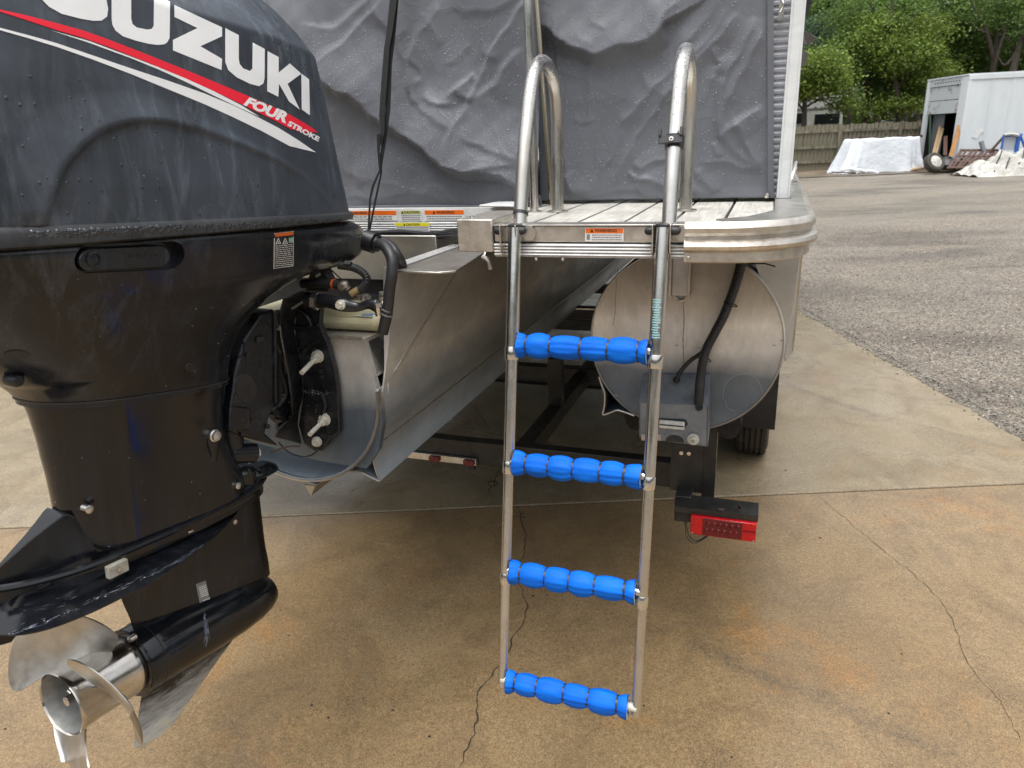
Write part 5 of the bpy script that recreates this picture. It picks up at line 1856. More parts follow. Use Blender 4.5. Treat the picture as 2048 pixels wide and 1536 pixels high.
FOLDS_R = [
    ([(1080, 60), (1140, 85), (1205, 105), (1260, 98), (1310, 82), (1330, 70)], .038, .10, .022),
    ([(1460, 0), (1400, 70), (1370, 110), (1300, 190), (1250, 255), (1215, 320), (1190, 380)], .014, .010, .016),
    ([(1480, 10), (1440, 70), (1390, 120), (1340, 180), (1290, 260), (1240, 330), (1205, 390)], .012, .010, .012),
    ([(1500, 25), (1470, 60), (1430, 100), (1395, 140), (1350, 190)], .010, .008, .010),
    ([(1530, 30), (1510, 80), (1475, 140), (1450, 220), (1455, 280)], .013, .009, .012),
    ([(1545, 60), (1520, 110), (1490, 170), (1460, 230)], .010, .008, .010),
    ([(1452, 85), (1456, 120), (1465, 128), (1450, 150)], .009, .006, .006),
    ([(1540, 210), (1500, 240), (1470, 252), (1450, 280)], .010, .008, .008),
    ([(1475, 250), (1495, 250), (1500, 280), (1535, 335)], .011, .007, .008),
    ([(1460, 268), (1480, 300), (1510, 320), (1540, 345)], .007, .008, .010),
    ([(1270, 325), (1285, 338), (1310, 330), (1340, 322)], .010, .007, .008),
    ([(1395, 322), (1440, 320), (1490, 335), (1535, 338)], .008, .009, .010),
    ([(1395, 330), (1410, 360), (1425, 385)], .010, .008, .008),
    ([(1270, 345), (1265, 355), (1310, 362), (1340, 370), (1425, 388)], .010, .008, .008),
    ([(1300, 350), (1270, 385)], .007, .008, .008),
    ([(1160, 60), (1185, 80), (1205, 90)], .004, .012, .012),
    ([(1200, 100), (1190, 150), (1180, 220), (1165, 300), (1155, 360)], .006, .010, .014),
    ([(1310, 80), (1325, 65), (1350, 30), (1400, -10)], .007, .010, .010),
    ([(1305, 150), (1290, 210), (1250, 250)], .006, .010, .010),
    ([(1130, 380), (1180, 392), (1250, 385), (1330, 392), (1420, 388)], .007, .012, .008),
    ([(1130, 345), (1150, 375), (1160, 395)], .008, .009, .009),
    ([(1115, 150), (1125, 260), (1140, 360)], .010, .03, .02),
    ([(1430, 285), (1435, 300), (1438, 312)], .006, .005, .005),
    ([(1180, 170), (1230, 190), (1290, 200)], .004, .03, .03),
]


def cloth(name, x0, x1, z0, z1, y0, folds, res, seed, edge_in):
    nx, nz = int((x1 - x0) / res), int((z1 - z0) / res)
    X, Z = np.meshgrid(np.linspace(x0, x1, nx + 1), np.linspace(z0, z1, nz + 1))
    Hh = np.zeros_like(X)
    g = np.random.default_rng(seed)
    wx = sum(a * np.sin(X * f1 + Z * f2 + p) for a, f1, f2, p in ((.006, 23, 11, 1.1), (.004, 41, -29, 2.3), (.002, 83, 61, .4)))
    wz = sum(a * np.sin(X * f1 + Z * f2 + p) for a, f1, f2, p in ((.006, -17, 19, .1), (.004, 37, 33, 4.3), (.002, -73, 91, 2.4)))
    extra = []
    for _ in range(16):
        cx_, cz_ = g.uniform(max(x0, -.9), x1), g.uniform(z0, .5)
        th_ = g.normal(.95, .45) if g.random() < .75 else g.normal(-.6, .4)
        ln = g.uniform(.03, .13)
        c2 = g.normal(0, .25)
        pw = [V3((cx_ + t_ * ln * math.cos(th_ + c2 * t_), 0, cz_ + t_ * ln * math.sin(th_ + c2 * t_))) for t_ in (-.5, -.2, .1, .5)]
        extra.append((pw, g.uniform(.001, .0035), g.uniform(.004, .016), g.uniform(.003, .012)))
    for pts, amp, wa, wb in folds + extra:
        P_ = pts if isinstance(pts[0], Vector) else [BF.at(x, y, 'y', y0) for x, y in pts]
        P_ = smooth_path([V3((p.x, 0, p.z)) for p in P_], 4)
        best = np.full(X.shape, 9.0)
        side = np.zeros_like(X)
        tt = np.zeros_like(X)
        m_ = len(P_) - 1
        for i in range(m_):
            ax, az, bx, bz = P_[i].x, P_[i].z, P_[i + 1].x, P_[i + 1].z
            dx, dz = bx - ax, bz - az
            l2 = dx * dx + dz * dz + 1e-9
            px_, pz_ = X + wx - ax, Z + wz - az
            t = np.clip((px_ * dx + pz_ * dz) / l2, 0, 1)
            d = np.hypot(px_ - t * dx, pz_ - t * dz)
            s_ = np.sign(dx * pz_ - dz * px_)
            sel = d < best
            best = np.where(sel, d, best)
            side = np.where(sel, s_, side)
            tt = np.where(sel, (i + t) / m_, tt)
        if wa < .04:
            wa, wb, amp = wa * 3.2, wb * 1.3, amp * .55
        w_ = np.where(side > 0, wa, wb)
        taper = np.clip(np.minimum(tt, 1 - tt) * 5 + .12, 0, 1) if wa < .04 else 1.0
        if wa < .1 and amp < .03:
            Hh += amp * .22 * taper * np.exp(-(best / .0045) ** 1.3)
        Hh += amp * taper * (.75 * np.clip(1 - best / (w_ * 1.7), 0, 1) ** 1.25 + .25 * np.exp(-(best / w_) ** 2))
    # broad billow and small rumple
    for _ in range(12):
        f = g.uniform(6, 26)
        th = g.uniform(-1.2, .4)
        Hh += (.0045 / (1 + f * .09)) * np.sin(f * (X * math.cos(th) + Z * math.sin(th)) + g.uniform(0, 6.28) + 1.5 * np.sin(X * 7 + Z * 5))
    low = np.clip((Z - z0) / .03, 0, 1)
    Hh *= .35 + .65 * low
    if edge_in is not None:
        Hh *= np.clip(np.abs(X - edge_in) / .03, .25, 1)
    Y = y0 - Hh
    if edge_in is not None:          # the free edge leans inboard towards the top
        X = X - np.clip((X - x0) / (x1 - x0), 0, 1) * np.clip(Z, 0, .6) * LEAN
    V = np.stack([X, Y, Z], -1).reshape(-1, 3)
    idx = np.arange(V.shape[0]).reshape(X.shape)
    F_ = np.stack([idx[:-1, :-1], idx[:-1, 1:], idx[1:, 1:], idx[1:, :-1]], -1).reshape(-1, 4)
    o = add_np(name, V, F_, 'cloth', cov)
    o.data.shade_smooth()
    md = o.modifiers.new('thickness', 'SOLIDIFY')
    md.thickness = .0015
    md.offset = -1
    return o, X, Y, Z


yC = .585
LEAN = (BF.at(1546, 405, 'y', yC).x - BF.at(1546, 0, 'y', yC).x) / (BF.at(1546, 0, 'y', yC).z - BF.at(1546, 405, 'y', yC).z)
xs_ = BF.at(1090, 300, 'y', yC).x
xr_ = BF.at(1546, 405, 'y', yC).x
pl_, XA, YA, ZA = cloth('cover_panel', -2.0, xs_ + .005, .004, .95, .52, FOLDS, .0055, 1, None)
pr_, XB, YB, ZB = cloth('cover_panel', xs_ - .02, xr_, .012, .95, yC + .01, FOLDS_R, .0042, 2, xr_)
add('cover_roof', loft([[V3((x, y, .95 + .12 * math.sin(math.pi * (x + 2.25) / 2.9) * min(1, (y - .5) / .8))) for x in np.linspace(-2.25, .63, 20)] for y in (.52, .8, 1.4, 2.5, 6.9)], cap=False, closed=False), 'cloth', cov)
add('hem', prism([V3((xr_ - .014, yC + .002, .012)), V3((xr_ + .001, yC + .002, .012)), V3((xr_ + .001 - .6 * LEAN, yC + .002, .612)), V3((xr_ + .001 - .6 * LEAN, yC + .002, .95)), V3((xr_ - .014 - .6 * LEAN, yC + .002, .95)), V3((xr_ - .014 - .6 * LEAN, yC + .002, .612))], (0, .004, 0)), 'cloth', cov, smooth=False)
add('bottom_hem', combine(tube([V3((x, .508 - .004 * math.sin(x * 14), .006 + .002 * math.sin(x * 9))) for x in np.linspace(-2, xs_, 60)], .004, 6)), 'cloth', cov)
sn = BF.at(1534, 391, 'y', yC - .005)
add('snap_button', lathe([(yC + .002, .008), (yC - .006, .0078), (yC - .0095, .005), (yC - .0105, .0005)], 18, (sn.x, 0, sn.z), 'y'), 'steel', cov)
# corners of the cover fluttering past the post
for pts in ([(1605, 60), (1620, 64), (1637, 72), (1618, 83), (1607, 78)], [(1603, 103), (1616, 102), (1611, 128), (1601, 124)]):
    P_ = [BF.at(x, y, 'y', .95) for x, y in pts]
    add('cover_corner', prism([p + V3((0, .03 * i, 0)) for i, p in enumerate(P_)], (.002, .004, 0)), 'cloth', cov, smooth=False)
P_ = [BF.at(x, y, 'y', .9) for x, y in ((1604, -30), (1628, -30), (1624, 6), (1612, 34), (1605, 48))]
add('side_flap', prism(P_, (0, .02, 0)), 'blk', cov, smooth=False)

# rain beads
def beads(name, X, Y, Z, cnt, seed, zlo, parent, hi=.5):
    g = np.random.default_rng(seed)
    H_, W_ = X.shape
    vs, fs = [], []
    ny_, dY = np.gradient(Y, axis=0), None
    k = 0
    while k < cnt:
        i, j = int(g.integers(1, H_ - 1)), int(g.integers(1, W_ - 1))
        if not (zlo < Z[i, j] < hi) or X[i, j] < -.85:
            continue
        slope = (Y[i + 1, j] - Y[i - 1, j]) / (Z[i + 1, j] - Z[i - 1, j])
        if g.random() > .25 + 2.2 * max(0, slope + .02):
            continue
        r = g.uniform(.0007, .0017) * (1.25 if g.random() < .1 else 1)
        c_ = (X[i, j] + g.uniform(-.002, .002), Y[i, j] - .0002, Z[i, j])
        o = len(vs)
        e = g.uniform(1, 1.35)
        for a in range(6):
            vs.append((c_[0] + r * math.cos(a * 1.047), c_[1] + .0002, c_[2] + r * e * math.sin(a * 1.047)))
        for a in range(6):
            vs.append((c_[0] + .62 * r * math.cos(a * 1.047), c_[1] - r * .55, c_[2] - r * .1 + .62 * r * e * math.sin(a * 1.047)))
        vs.append((c_[0], c_[1] - r * .75, c_[2] - r * .1))
        for a in range(6):
            b2 = (a + 1) % 6
            fs += [(o + a, o + b2, o + 6 + b2, o + 6 + a), (o + 6 + a, o + 6 + b2, o + 12)]
        k += 1
    ob = add(name, (vs, fs), 'water', parent, fix=False, kind='stuff', ang=90)
    return ob


beads('rain_beads', XA, YA, ZA, 1900, 5, .05, cov)
beads('rain_beads', XB, YB, ZB, 1200, 6, .05, cov)

# hanging strap
st = thing('hanging_strap', 'black webbing strap hanging in front of the grey cover beside the outboard', 'strap', BF.M)
ys = .44


def SP(x, y, yy=ys):
    return BF.at(x, y, 'y', yy)


top_ = SP(787, 0)
add('webbing', ribbon([top_ + V3((.004, .02, .45)), top_, SP(779, 65), SP(774, 95), SP(769, 160), SP(764, 230), SP(766, 262), SP(762, 290)], (1, -.25, 0), [.026, .026, .022, .020, .022, .021, .014, .008], .002), 'strap', st, ang=60)
add('webbing', ribbon([SP(792, 0, .446), SP(786, 70, .446), SP(779, 130, .446), SP(776, 220, .444), SP(768, 285, .444), SP(761, 330, .442), SP(762, 350, .44), SP(751, 400, .44), SP(739, 462, .43)], (1, .1, 0), [.014, .014, .014, .014, .013, .010, .005, .006, .006], .002), 'strap', st, ang=60)
add('webbing', ribbon([SP(758, 268, .436), SP(757, 300, .436), SP(760, 340, .436), SP(746, 372, .432), SP(740, 400, .43), SP(737, 462, .43)], (1, .1, 0), [.012, .008, .006, .008, .006, .006], .002), 'strap', st, ang=60)

# ================================================================== OUTBOARD MOTOR
om = thing('outboard_motor', 'large black four-stroke outboard motor tilted slightly back with a steel propeller', 'outboard motor', EF.M)
NL = 96


def egg(z, y0, y1, a, yc=None, nf=2.4, nb=3.0, n=NL, x0=0.0):
    """horizontal outline: y0 aft end, y1 front end, a half width at yc"""
    if yc is None:
        yc = (y0 + y1) / 2
    l = []
    for k in range(n):
        t = 2 * math.pi * k / n
        c_, s_ = math.cos(t), math.sin(t)
        e = nf if c_ > 0 else nb
        yy = yc + ((y1 - yc) if c_ > 0 else (yc - y0)) * math.copysign(abs(c_) ** (2 / e), c_)
        xx = x0 + a * math.copysign(abs(s_) ** (2 / e), s_)
        l.append(V3((xx, yy, z(yy) if callable(z) else z)))
    return l


def interp(tab, z):
    """tab rows sorted by z: (z, v1, v2, ...)"""
    if z <= tab[0][0]:
        return tab[0][1:]
    for i in range(len(tab) - 1):
        if z <= tab[i + 1][0]:
            t = (z - tab[i][0]) / (tab[i + 1][0] - tab[i][0])
            return tuple(a * (1 - t) + b2 * t for a, b2 in zip(tab[i][1:], tab[i + 1][1:]))
    return tab[-1][1:]


# ---- cowl
CT = [(.930, -.24, .828, .238), (.99, -.245, .812, .238), (1.06, -.245, .796, .234), (1.14, -.24, .780, .227), (1.22, -.235, .765, .219), (1.295, -.23, .750, .208), (1.300, -.23, .748, .2065),
      (1.345, -.225, .722, .168), (1.385, -.22, .680, .134), (1.39, -.22, .672, .130), (1.43, -.21, .60, .088), (1.46, -.19, .50, .055), (1.475, -.15, .38, .03)]
NLC = 460
loops = []
zz = .930
zs = []
while zz < 1.475:
    zs.append(zz)
    zz += .0045
zs.append(1.475)
arch = [EF.at(x, y, 'x', .225) for x, y in ((78, 460), (92, 405), (112, 345), (145, 300), (190, 262), (245, 243), (300, 239), (360, 248), (430, 272), (500, 300), (560, 330), (620, 372), (676, 425))]
arch2 = smooth_path([V3((p.y, p.z, 0)) for p in arch], 5)


def arch_relief(y, z):
    """distance inside the recessed arch panel"""
    d, inside = 9, False
    zz_ = None
    for i in range(len(arch2) - 1):
        a, c = arch2[i], arch2[i + 1]
        ab = c - a
        t = max(0, min(1, ((y - a.x) * ab.x + (z - a.y) * ab.y) / max(1e-9, ab.x ** 2 + ab.y ** 2)))
        dd = math.hypot(y - a.x - ab.x * t, z - a.y - ab.y * t)
        if dd < d:
            d = dd
            cr_ = ab.x * (z - a.y) - ab.y * (y - a.x)
            inside = cr_ < 0
    return d, inside


for z in zs:
    y0, y1, a = interp(CT, z)
    l = egg(lambda y, z=z: z + .026 * (y - .05) * max(0, 1 - (z - .93) / .2), y0, y1, a, .22, 3.1, 3.0, NLC)
    for i, p in enumerate(l):
        if p.x > .05 and z < 1.25:
            d, ins = arch_relief(p.y, z)
            w_ = .040 * max(.25, min(1, (.50 - p.y) / .5))
            h_ = .010 * max(.15, min(1, (.66 - p.y) / .5)) * min(1, (z - .93) / .03 + .3)
            if ins:
                p.x += h_ * max(0, 1 - d / .011)
            else:
                p.x += h_ * max(0, 1 - d / (w_ * 1.5)) ** 1.3
        # chamfer break line along the shoulder
        l[i] = p
    loops.append(l)
cowl = add('cowl', loft(loops), 'cowl', om, ang=80)
# ---- belt moulding
BT = [(.898, -.238, .830, .236), (.902, -.248, .840, .243), (.922, -.250, .842, .244), (.930, -.246, .836, .240), (.934, -.238, .826, .234)]
add('belt_moulding', loft([egg(lambda y, z=z: .936 + (z - .936) * (1 - .45 * max(0, min(1, (y + .1) / .9))) + .026 * (y - .05), y0, y1, a, .22, 3.1, 3.0) for z, y0, y1, a in BT]), 'belt', om, ang=50)
for (ya, yb_, z_) in ((.30, .76, .9345),):
    pass
# ---- lower cover
LT = [(.585, .026, .452, .104), (.61, .016, .452, .112), (.64, .000, .455, .124), (.67, -.03, .465, .138), (.70, -.075, .478, .152), (.735, -.115, .515, .170), (.765, -.15, .565, .184),
      (.79, -.175, .640, .196), (.805, -.188, .715, .204), (.812, -.195, .79, .208), (.820, -.205, .865, .211), (.832, -.215, .915, .215), (.845, -.22, .932, .219), (.865, -.228, .940, .226), (.880, -.236, .930, .230), (.892, -.238, .905, .232), (.900, -.235, .865, .228)]


def jz(y):
    return .584 + .095 * max(0, .40 - y)


zl = [.570]
while zl[-1] < .895:
    zl.append(zl[-1] + .008)
zl += [.899]
lps = []
for z in zl:
    y0, y1, a = interp(LT, z)
    f = max(0, min(1, (z - .76) / .05))
    nf = 2.9 - .35 * f
    ex = max(0, min(1, (.66 - z) / .09))
    lps.append(egg(lambda y, z=z, ex=ex, f2=max(0, min(1, (z - .82) / .08)): z + ex * (jz(y) - .583) + f2 * (.026 * (y - .05) + .010 * max(0, min(1, y / .8))), y0, y1, a, .18, nf, 2.5, 220))
lower = add('lower_cover', loft(lps), 'cover', om, ang=50)


def cutter(poly_px, ax, val, depth, extra=.01):
    P_ = [EF.at(x, y, ax, val) for x, y in poly_px]
    P_ = [V3((val + extra, p.y, p.z)) for p in P_]
    o = add('cutter', prism(P_, (-depth - extra, 0, 0)), 'blk', om, smooth=False)
    return o


def stadium(x0, y0, x1, y1, r, n=12):
    d = V3((x1 - x0, y1 - y0)).normalized()
    nn = V3((-d.y, d.x))
    out = []
    for k in range(n + 1):
        a = math.pi / 2 + math.pi * k / n
        out.append((x0 + r * (d.x * math.cos(a) + nn.x * math.sin(a)), y0 + r * (d.y * math.cos(a) + nn.y * math.sin(a))))
    for k in range(n + 1):
        a = -math.pi / 2 + math.pi * k / n
        out.append((x1 + r * (d.x * math.cos(a) + nn.x * math.sin(a)), y1 + r * (d.y * math.cos(a) + nn.y * math.sin(a))))
    return out


def ellipse(cx, cy, a, b2, rot, n=20):
    return [(cx + a * math.cos(t) * math.cos(rot) - b2 * math.sin(t) * math.sin(rot), cy + a * math.cos(t) * math.sin(rot) + b2 * math.sin(t) * math.cos(rot)) for t in [2 * math.pi * k / n for k in range(n)]]


tree_l = bvh_world(lower, EF.M)


def surf(px, py, tree=None):
    d = ray(px, py).normalized()
    loc, nor, _, _ = (tree or tree_l).ray_cast(cam_pos, d)
    return None if loc is None else EF.M.inverted() @ loc


sx = surf(265, 515).x
cuts = [cutter(stadium(184, 518, 340, 511, 29), 'x', sx, .020, .05)]
for c_ in cuts:
    md = lower.modifiers.new('cut', 'BOOLEAN')
    md.object = c_
    md.operation = 'DIFFERENCE'
    md.solver = 'EXACT'
apply_mods(lower)
for c_ in cuts:
    bpy.data.objects.remove(c_)
lower.data.shade_smooth()
lower.data.set_sharp_from_angle(angle=rad(40))
# pull handle set into the recess
hp_ = [EF.at(x, y, 'x', sx - .004) for x, y in stadium(184, 519, 320, 513, 23.5)]
hd = add('pull_handle', prism([V3((sx - .006, p.y, p.z)) for p in hp_], (-.012, 0, 0)), 'cover', om, bevel=.003)
c_ = EF.at(187, 519, 'x', sx - .006)
add('handle_boss', lathe([(sx - .006, .0125), (sx - .0035, .0125), (sx - .003, .010), (sx - .0055, .009), (sx - .0045, .002)], 24, (0, c_.y, c_.z), 'x'), 'cover', hd)
tc_ = [EF.at(x, y, 'x', sx - .0055) for x, y in ((258, 507), (326, 504), (326, 514), (258, 517))]
text_on('embossed_text', 'PULL OUT AND ROTATE', [V3((sx - .0052, p.y, p.z)) for p in tc_], None, EF, hd, 'belt', .015)
tree_l = bvh_world(lower, EF.M)
tree_c = bvh_world(cowl, EF.M)


def zpx(pts):
    return [(x / 2.695, y / 2.695) for x, y in pts]


for cx, cy, a_, b_, rt_ in ((33, 709, 25, 9, .02), (379, 735, 11, 7, -.6)):
    el = ellipse(cx, cy, a_, b_, rt_)
    decal('drain_hole', el, tree_l, EF, lower, 'ink', .0006, 6)
    add('hole_lip', tube([surf(x, y) for x, y in el + el[:1]], .0012, 6), 'cover', lower)
# ---- printed decals on the cowl
decal('letter', zpx([(80, -230), (520, -190), (560, -90), (470, -95), (250, -140), (180, -120), (200, -80), (500, -50), (572, 0), (581, 50), (575, 90), (545, 112), (500, 113), (430, 101), (330, 75), (262, 37), (226, 0), (120, -60), (90, -140)]), tree_c, EF, om, 'letter', .0010, 7)
decal('letter', zpx([(598, -110), (705, -60), (705, 100), (712, 130), (735, 149), (790, 160), (815, 157), (826, 140), (828, -30), (915, 10), (912, 205), (900, 228), (885, 239), (850, 243), (800, 237), (730, 220), (660, 196), (620, 165), (604, 135), (600, 110)]), tree_c, EF, om, 'letter', .0010, 7)
decal('letter', zpx([(938, 28), (1195, 148), (1195, 196), (1078, 250), (1195, 318), (1192, 378), (930, 272), (930, 216), (1062, 152), (938, 92)]), tree_c, EF, om, 'letter', .0010, 7)
decal('letter', zpx([(1212, 152), (1285, 190), (1285, 318), (1290, 346), (1310, 370), (1345, 383), (1358, 370), (1360, 230), (1425, 264), (1424, 420), (1418, 450), (1395, 465), (1345, 452), (1275, 418), (1228, 378), (1212, 335)]), tree_c, EF, om, 'letter', .0010, 7)
decal('letter', zpx([(1440, 276), (1500, 308), (1500, 392), (1560, 342), (1622, 398), (1548, 452), (1613, 590), (1556, 548), (1502, 452), (1498, 522), (1438, 492)]), tree_c, EF, om, 'letter', .0010, 7)
decal('letter', zpx([(1622, 397), (1664, 428), (1668, 622), (1624, 590)]), tree_c, EF, om, 'letter', .0010, 7)
mt, t, b, v = base('red_print', (.86, .010, .035), .45)
MT['red_print'] = mt
decal('red_stripe', zpx([(-20, 48), (150, 86), (300, 125), (450, 166), (600, 220), (800, 298), (1000, 378), (1170, 448), (1340, 520), (1460, 572), (1560, 618), (1640, 664), (1712, 712), (1640, 715), (1560, 694), (1480, 650), (1300, 562), (1130, 482), (950, 402), (780, 332), (600, 260), (450, 206), (300, 162), (150, 112), (-20, 58)]), tree_c, EF, om, 'red_print', .0010, 7)
decal('silver_stripe', zpx([(-20, 146), (150, 190), (300, 232), (500, 300), (700, 368), (900, 434), (1100, 504), (1250, 566), (1400, 638), (1500, 690), (1600, 752), (1702, 822), (1560, 788), (1400, 702), (1250, 630), (1100, 562), (900, 480), (700, 398), (500, 322), (300, 252), (150, 206), (-20, 158)]), tree_c, EF, om, 'letter', .0010, 7)
decal('silver_stripe', zpx([(270, 163), (480, 222), (700, 304), (850, 362), (1000, 424), (1150, 492), (1300, 568), (1400, 632), (1290, 582), (1150, 516), (1000, 442), (850, 374), (700, 313), (480, 232)]), tree_c, EF, om, 'letter', .0010, 7)
text_on('print', 'FOUR', [V3(p) for p in zpx([(1344, 524), (1566, 612), (1538, 668), (1308, 566)])], tree_c, EF, om, 'letter', .055, .0, .0014)
text_on('print', 'STROKE', [V3(p) for p in zpx([(1558, 650), (1722, 740), (1712, 765), (1544, 676)])], tree_c, EF, om, 'letter', .05, .0, .0014)

# ---- warning plate on the lower cover
wq = zpx([(1476, 1258), (1582, 1246), (1580, 1434), (1473, 1448)])
decal('warning_plate', wq, tree_l, EF, om, 'stk_white', .0006)
wi = zpx([(1480, 1275), (1578, 1265), (1576, 1430), (1477, 1444)])
decal('warning_field', wi, tree_l, EF, om, 'ink', .0011)
decal('warning_header', zpx([(1479, 1260), (1580, 1249), (1579, 1266), (1479, 1276)]), tree_l, EF, om, 'orange', .0013)
for x in (1497, 1534):
    decal('hazard_triangle', zpx([(x, 1280), (x + 15, 1313), (x - 16, 1316)]), tree_l, EF, om, 'stk_white', .0016)
    decal('hazard_symbol', zpx([(x, 1288), (x + 9, 1310), (x - 10, 1312)]), tree_l, EF, om, 'ink', .0020)
    decal('hazard_mark', zpx([(x - 1, 1296), (x + 3, 1307), (x - 4, 1308)]), tree_l, EF, om, 'stk_white', .0023)
decal('manual_symbol', zpx([(1554, 1282), (1577, 1280), (1577, 1306), (1554, 1308)]), tree_l, EF, om, 'green_ink', .0016)
rr_ = random.Random(9)
for i in range(11):
    y = 1326 + i * 10.6
    x = 1482
    while x < 1568:
        w_ = rr_.uniform(6, 22)
        x2 = min(x + w_, 1574)
        s_ = -(x - 1480) * .1
        decal('small_print', zpx([(x, y + s_ - 1.6), (x2, y + s_ - 2.4), (x2, y + s_ + 1.2), (x, y + s_ + 2)]), tree_l, EF, om, 'stk_white', .0016, 30)
        x = x2 + 3.2
    if i in (4,):
        pass

# ---- mid section (leg housing)
MTb = [(.290, .055, .480, .080), (.33, .052, .475, .080), (.40, .052, .45, .084), (.455, .050, .430, .088), (.52, .044, .430, .093), (.56, .036, .438, .098), (.600, .020, .446, .103)]
ls = []
z = .290
while z < .601:
    y0, y1, a = interp(MTb, z)
    ex = max(0, min(1, (z - .5) / .08))
    ex2 = max(0, min(1, (.45 - z) / .14))
    ls.append(egg(lambda y, z=z, ex=ex, ex2=ex2: z + ex * (jz(y) - .583) - .0 + ex2 * .10 * max(0, (.22 - y)) * 1.2, y0, y1, a * .985, .16, 3.6, 2.0, 120))
    z += .0103
add('leg_housing', loft(ls), 'leg', om, ang=50)
add('joint_lip', loft([egg(lambda y: jz(y) - .004 + dz, y0 - o_, y1 + o_, a + o_, .18, 2.9, 2.5, 120) for dz, o_ in ((0, .0), (.0005, .0022), (.003, .0022), (.0035, 0))
                       for y0, y1, a in [interp(LT, .588)]]), 'belt', om)
bp_ = EF.at(427, 871, 'x', .085)
add('zinc_bolt', combine(lathe([(.070, .014), (.090, .014), (.092, .011), (.097, .0105), (.098, .005), (.094, .004)], 20, (0, bp_.y - .0, bp_.z), 'x')), 'steel_worn', om)
add('bolt_boss', tube([bp_ + V3((-.012, 0, -.006)), bp_ + V3((-.01, .002, -.035)), bp_ + V3((-.02, .005, -.07))], lambda t: .018 * (1 - .55 * t), 14, 4), 'leg', om)
for x, y in ((177, 1018), (475, 971)):
    q = EF.at(x, y, 'x', .07 if x < 300 else .068)
    add('pocket_bolt', combine(lathe([(q.x - .012, .009), (q.x + .004, .0085), (q.x + .006, .004)], 10, (0, q.y, q.z), 'x')), 'steel_worn', om)
q = EF.at(20, 758, 'x', .07)
add('flush_plug', combine(lathe([(0, .012), (.02, .012), (.026, .008), (.027, .003)], 14, (0, 0, 0), 'x')), 'blk_worn', om).location = (q.x, q.y, q.z)

# ---- gear housing: shoulder, plate, strut, torpedo, skeg
def topz(y):
    # upper joint line: high at the tail, low amidships, rising again forward
    tab = [(-.20, .268), (-.17, .275), (-.06, .333), (-.012, .361), (.05, .396), (.07, .378), (.10, .357), (.17, .335), (.28, .318), (.40, .307), (.50, .300), (.57, .298)]
    return interp(tab, y)[0]


ls = []
for f in [0, .15, .35, .6, .85, 1.0]:
    zb = .262
    o_ = .006 * math.sin(math.pi * f)
    ls.append(egg(lambda y, f=f: zb + (topz(y) - zb) * f, -.078, .548, .074 - .010 * f + o_, .20, 2.6, 1.35 - .25 * f, 200))
for l in ls:
    for p in l:
        if p.y < .07:
            fz = max(0, min(1, (p.z - zb) / .06))
            p.x *= 1 - (1 - max(.5, min(1, (p.y + .08) / .15))) * fz * .8
vf = loft(ls, cap=False)
ng = len(ls[0])
oo = (len(ls) - 1) * ng
vf[1].extend([(oo + k, oo + k + 1, oo + (ng - k - 1) % ng, oo + (ng - k) % ng) for k in range(1, ng // 2 - 1)])
add('gear_housing', vf, 'leg', om, ang=45)
jl = []
for side in (1,):
    l = ls[-1]
    pts = [V3((p.x * 1.004, p.y, p.z - .002)) for p in l[:ng // 2 + 1]]
    add('joint_line', tube(pts, .0012, 5), 'belt', om)


def plate_outline(grow=0, n=120):
    out = []
    for k in range(n):
        t = 2 * math.pi * k / n
        c_, s_ = math.cos(t), math.sin(t)
        if c_ > 0:
            yy = .10 + (.37 + grow) * c_ ** .9 if c_ > 0 else 0
            w_ = (.132 + grow) * (abs(s_) ** .8)
            w_ = w_ * (1 - .45 * c_ ** 1.5)
        else:
            yy = .10 + (.225 + grow) * -(abs(c_) ** .6)
            w_ = (.132 + grow) * (abs(s_) ** .75)
        out.append((math.copysign(w_, s_), yy))
    return out


ls = []
for g_r, dz in ((-.012, -.0045), (0, -.0015), (0, .0015), (-.012, .0045), (-.055, .014), (-.075, .024)):
    ls.append([V3((x, y, .247 + dz - .010 * max(0, (-.02 - y)) * 4 * (abs(x) / .13) - .012 * (abs(x) / .13) ** 2)) for x, y in plate_outline(g_r)])
add('cavitation_plate', loft(ls), 'leg', om, ang=50)
# forward spray ridge that sweeps up to the nose of the housing
ls = []
for s_ in (1, -1):
    path = [(-.075, .296, .012), (-.04, .298, .045), (.04, .300, .082), (.16, .297, .085), (.28, .293, .080), (.40, .290, .066), (.50, .290, .045), (.556, .291, .015)]
    add('spray_ridge', tube([V3((s_ * x, y, z)) for y, z, x in path], .0075, 8, 6), 'leg', om)
add('intake_lip', loft([egg(z, .50, y1, a, .54, 2.2, 2.2, 40) for z, y1, a in ((.296, .60, .030), (.300, .612, .036), (.312, .606, .034), (.326, .58, .020))]), 'leg', om)
tree_g0 = bvh_world(COL.objects['gear_housing'], EF.M)
q = surf(93, 1175, tree_g0) or EF.at(93, 1175, 'x', .05)
add('rubber_button', lathe([(q.x - .01, .015), (q.x + .001, .014), (q.x + .003, .010), (q.x + .0035, .001)], 20, (0, q.y, q.z), 'x'), 'leg', om)
q = EF.at(234, 1137, 'x', .098)
an = add('zinc_anode', box(-.006, .006, -.021, .021, -.013, .013), mat('zinc_block', (.42, .41, .35), .7, 0, (.28, .27, .22), 60, None, None, .6, 120), om, bevel=.002)
an.location = q
add('anode_bolt', lathe([(.006, .0055), (.0095, .005), (.010, .001)], 6, (0, 0, 0), 'x'), 'steel_worn', an)
for x, y in ((246, 1110), (380, 1063)):
    q = EF.at(x, y, 'x', .075)
    add('small_clip', box(q.x - .004, q.x + .004, q.y - .007, q.y + .007, q.z - .002, q.z + .003), 'steel_worn', om, bevel=.001)
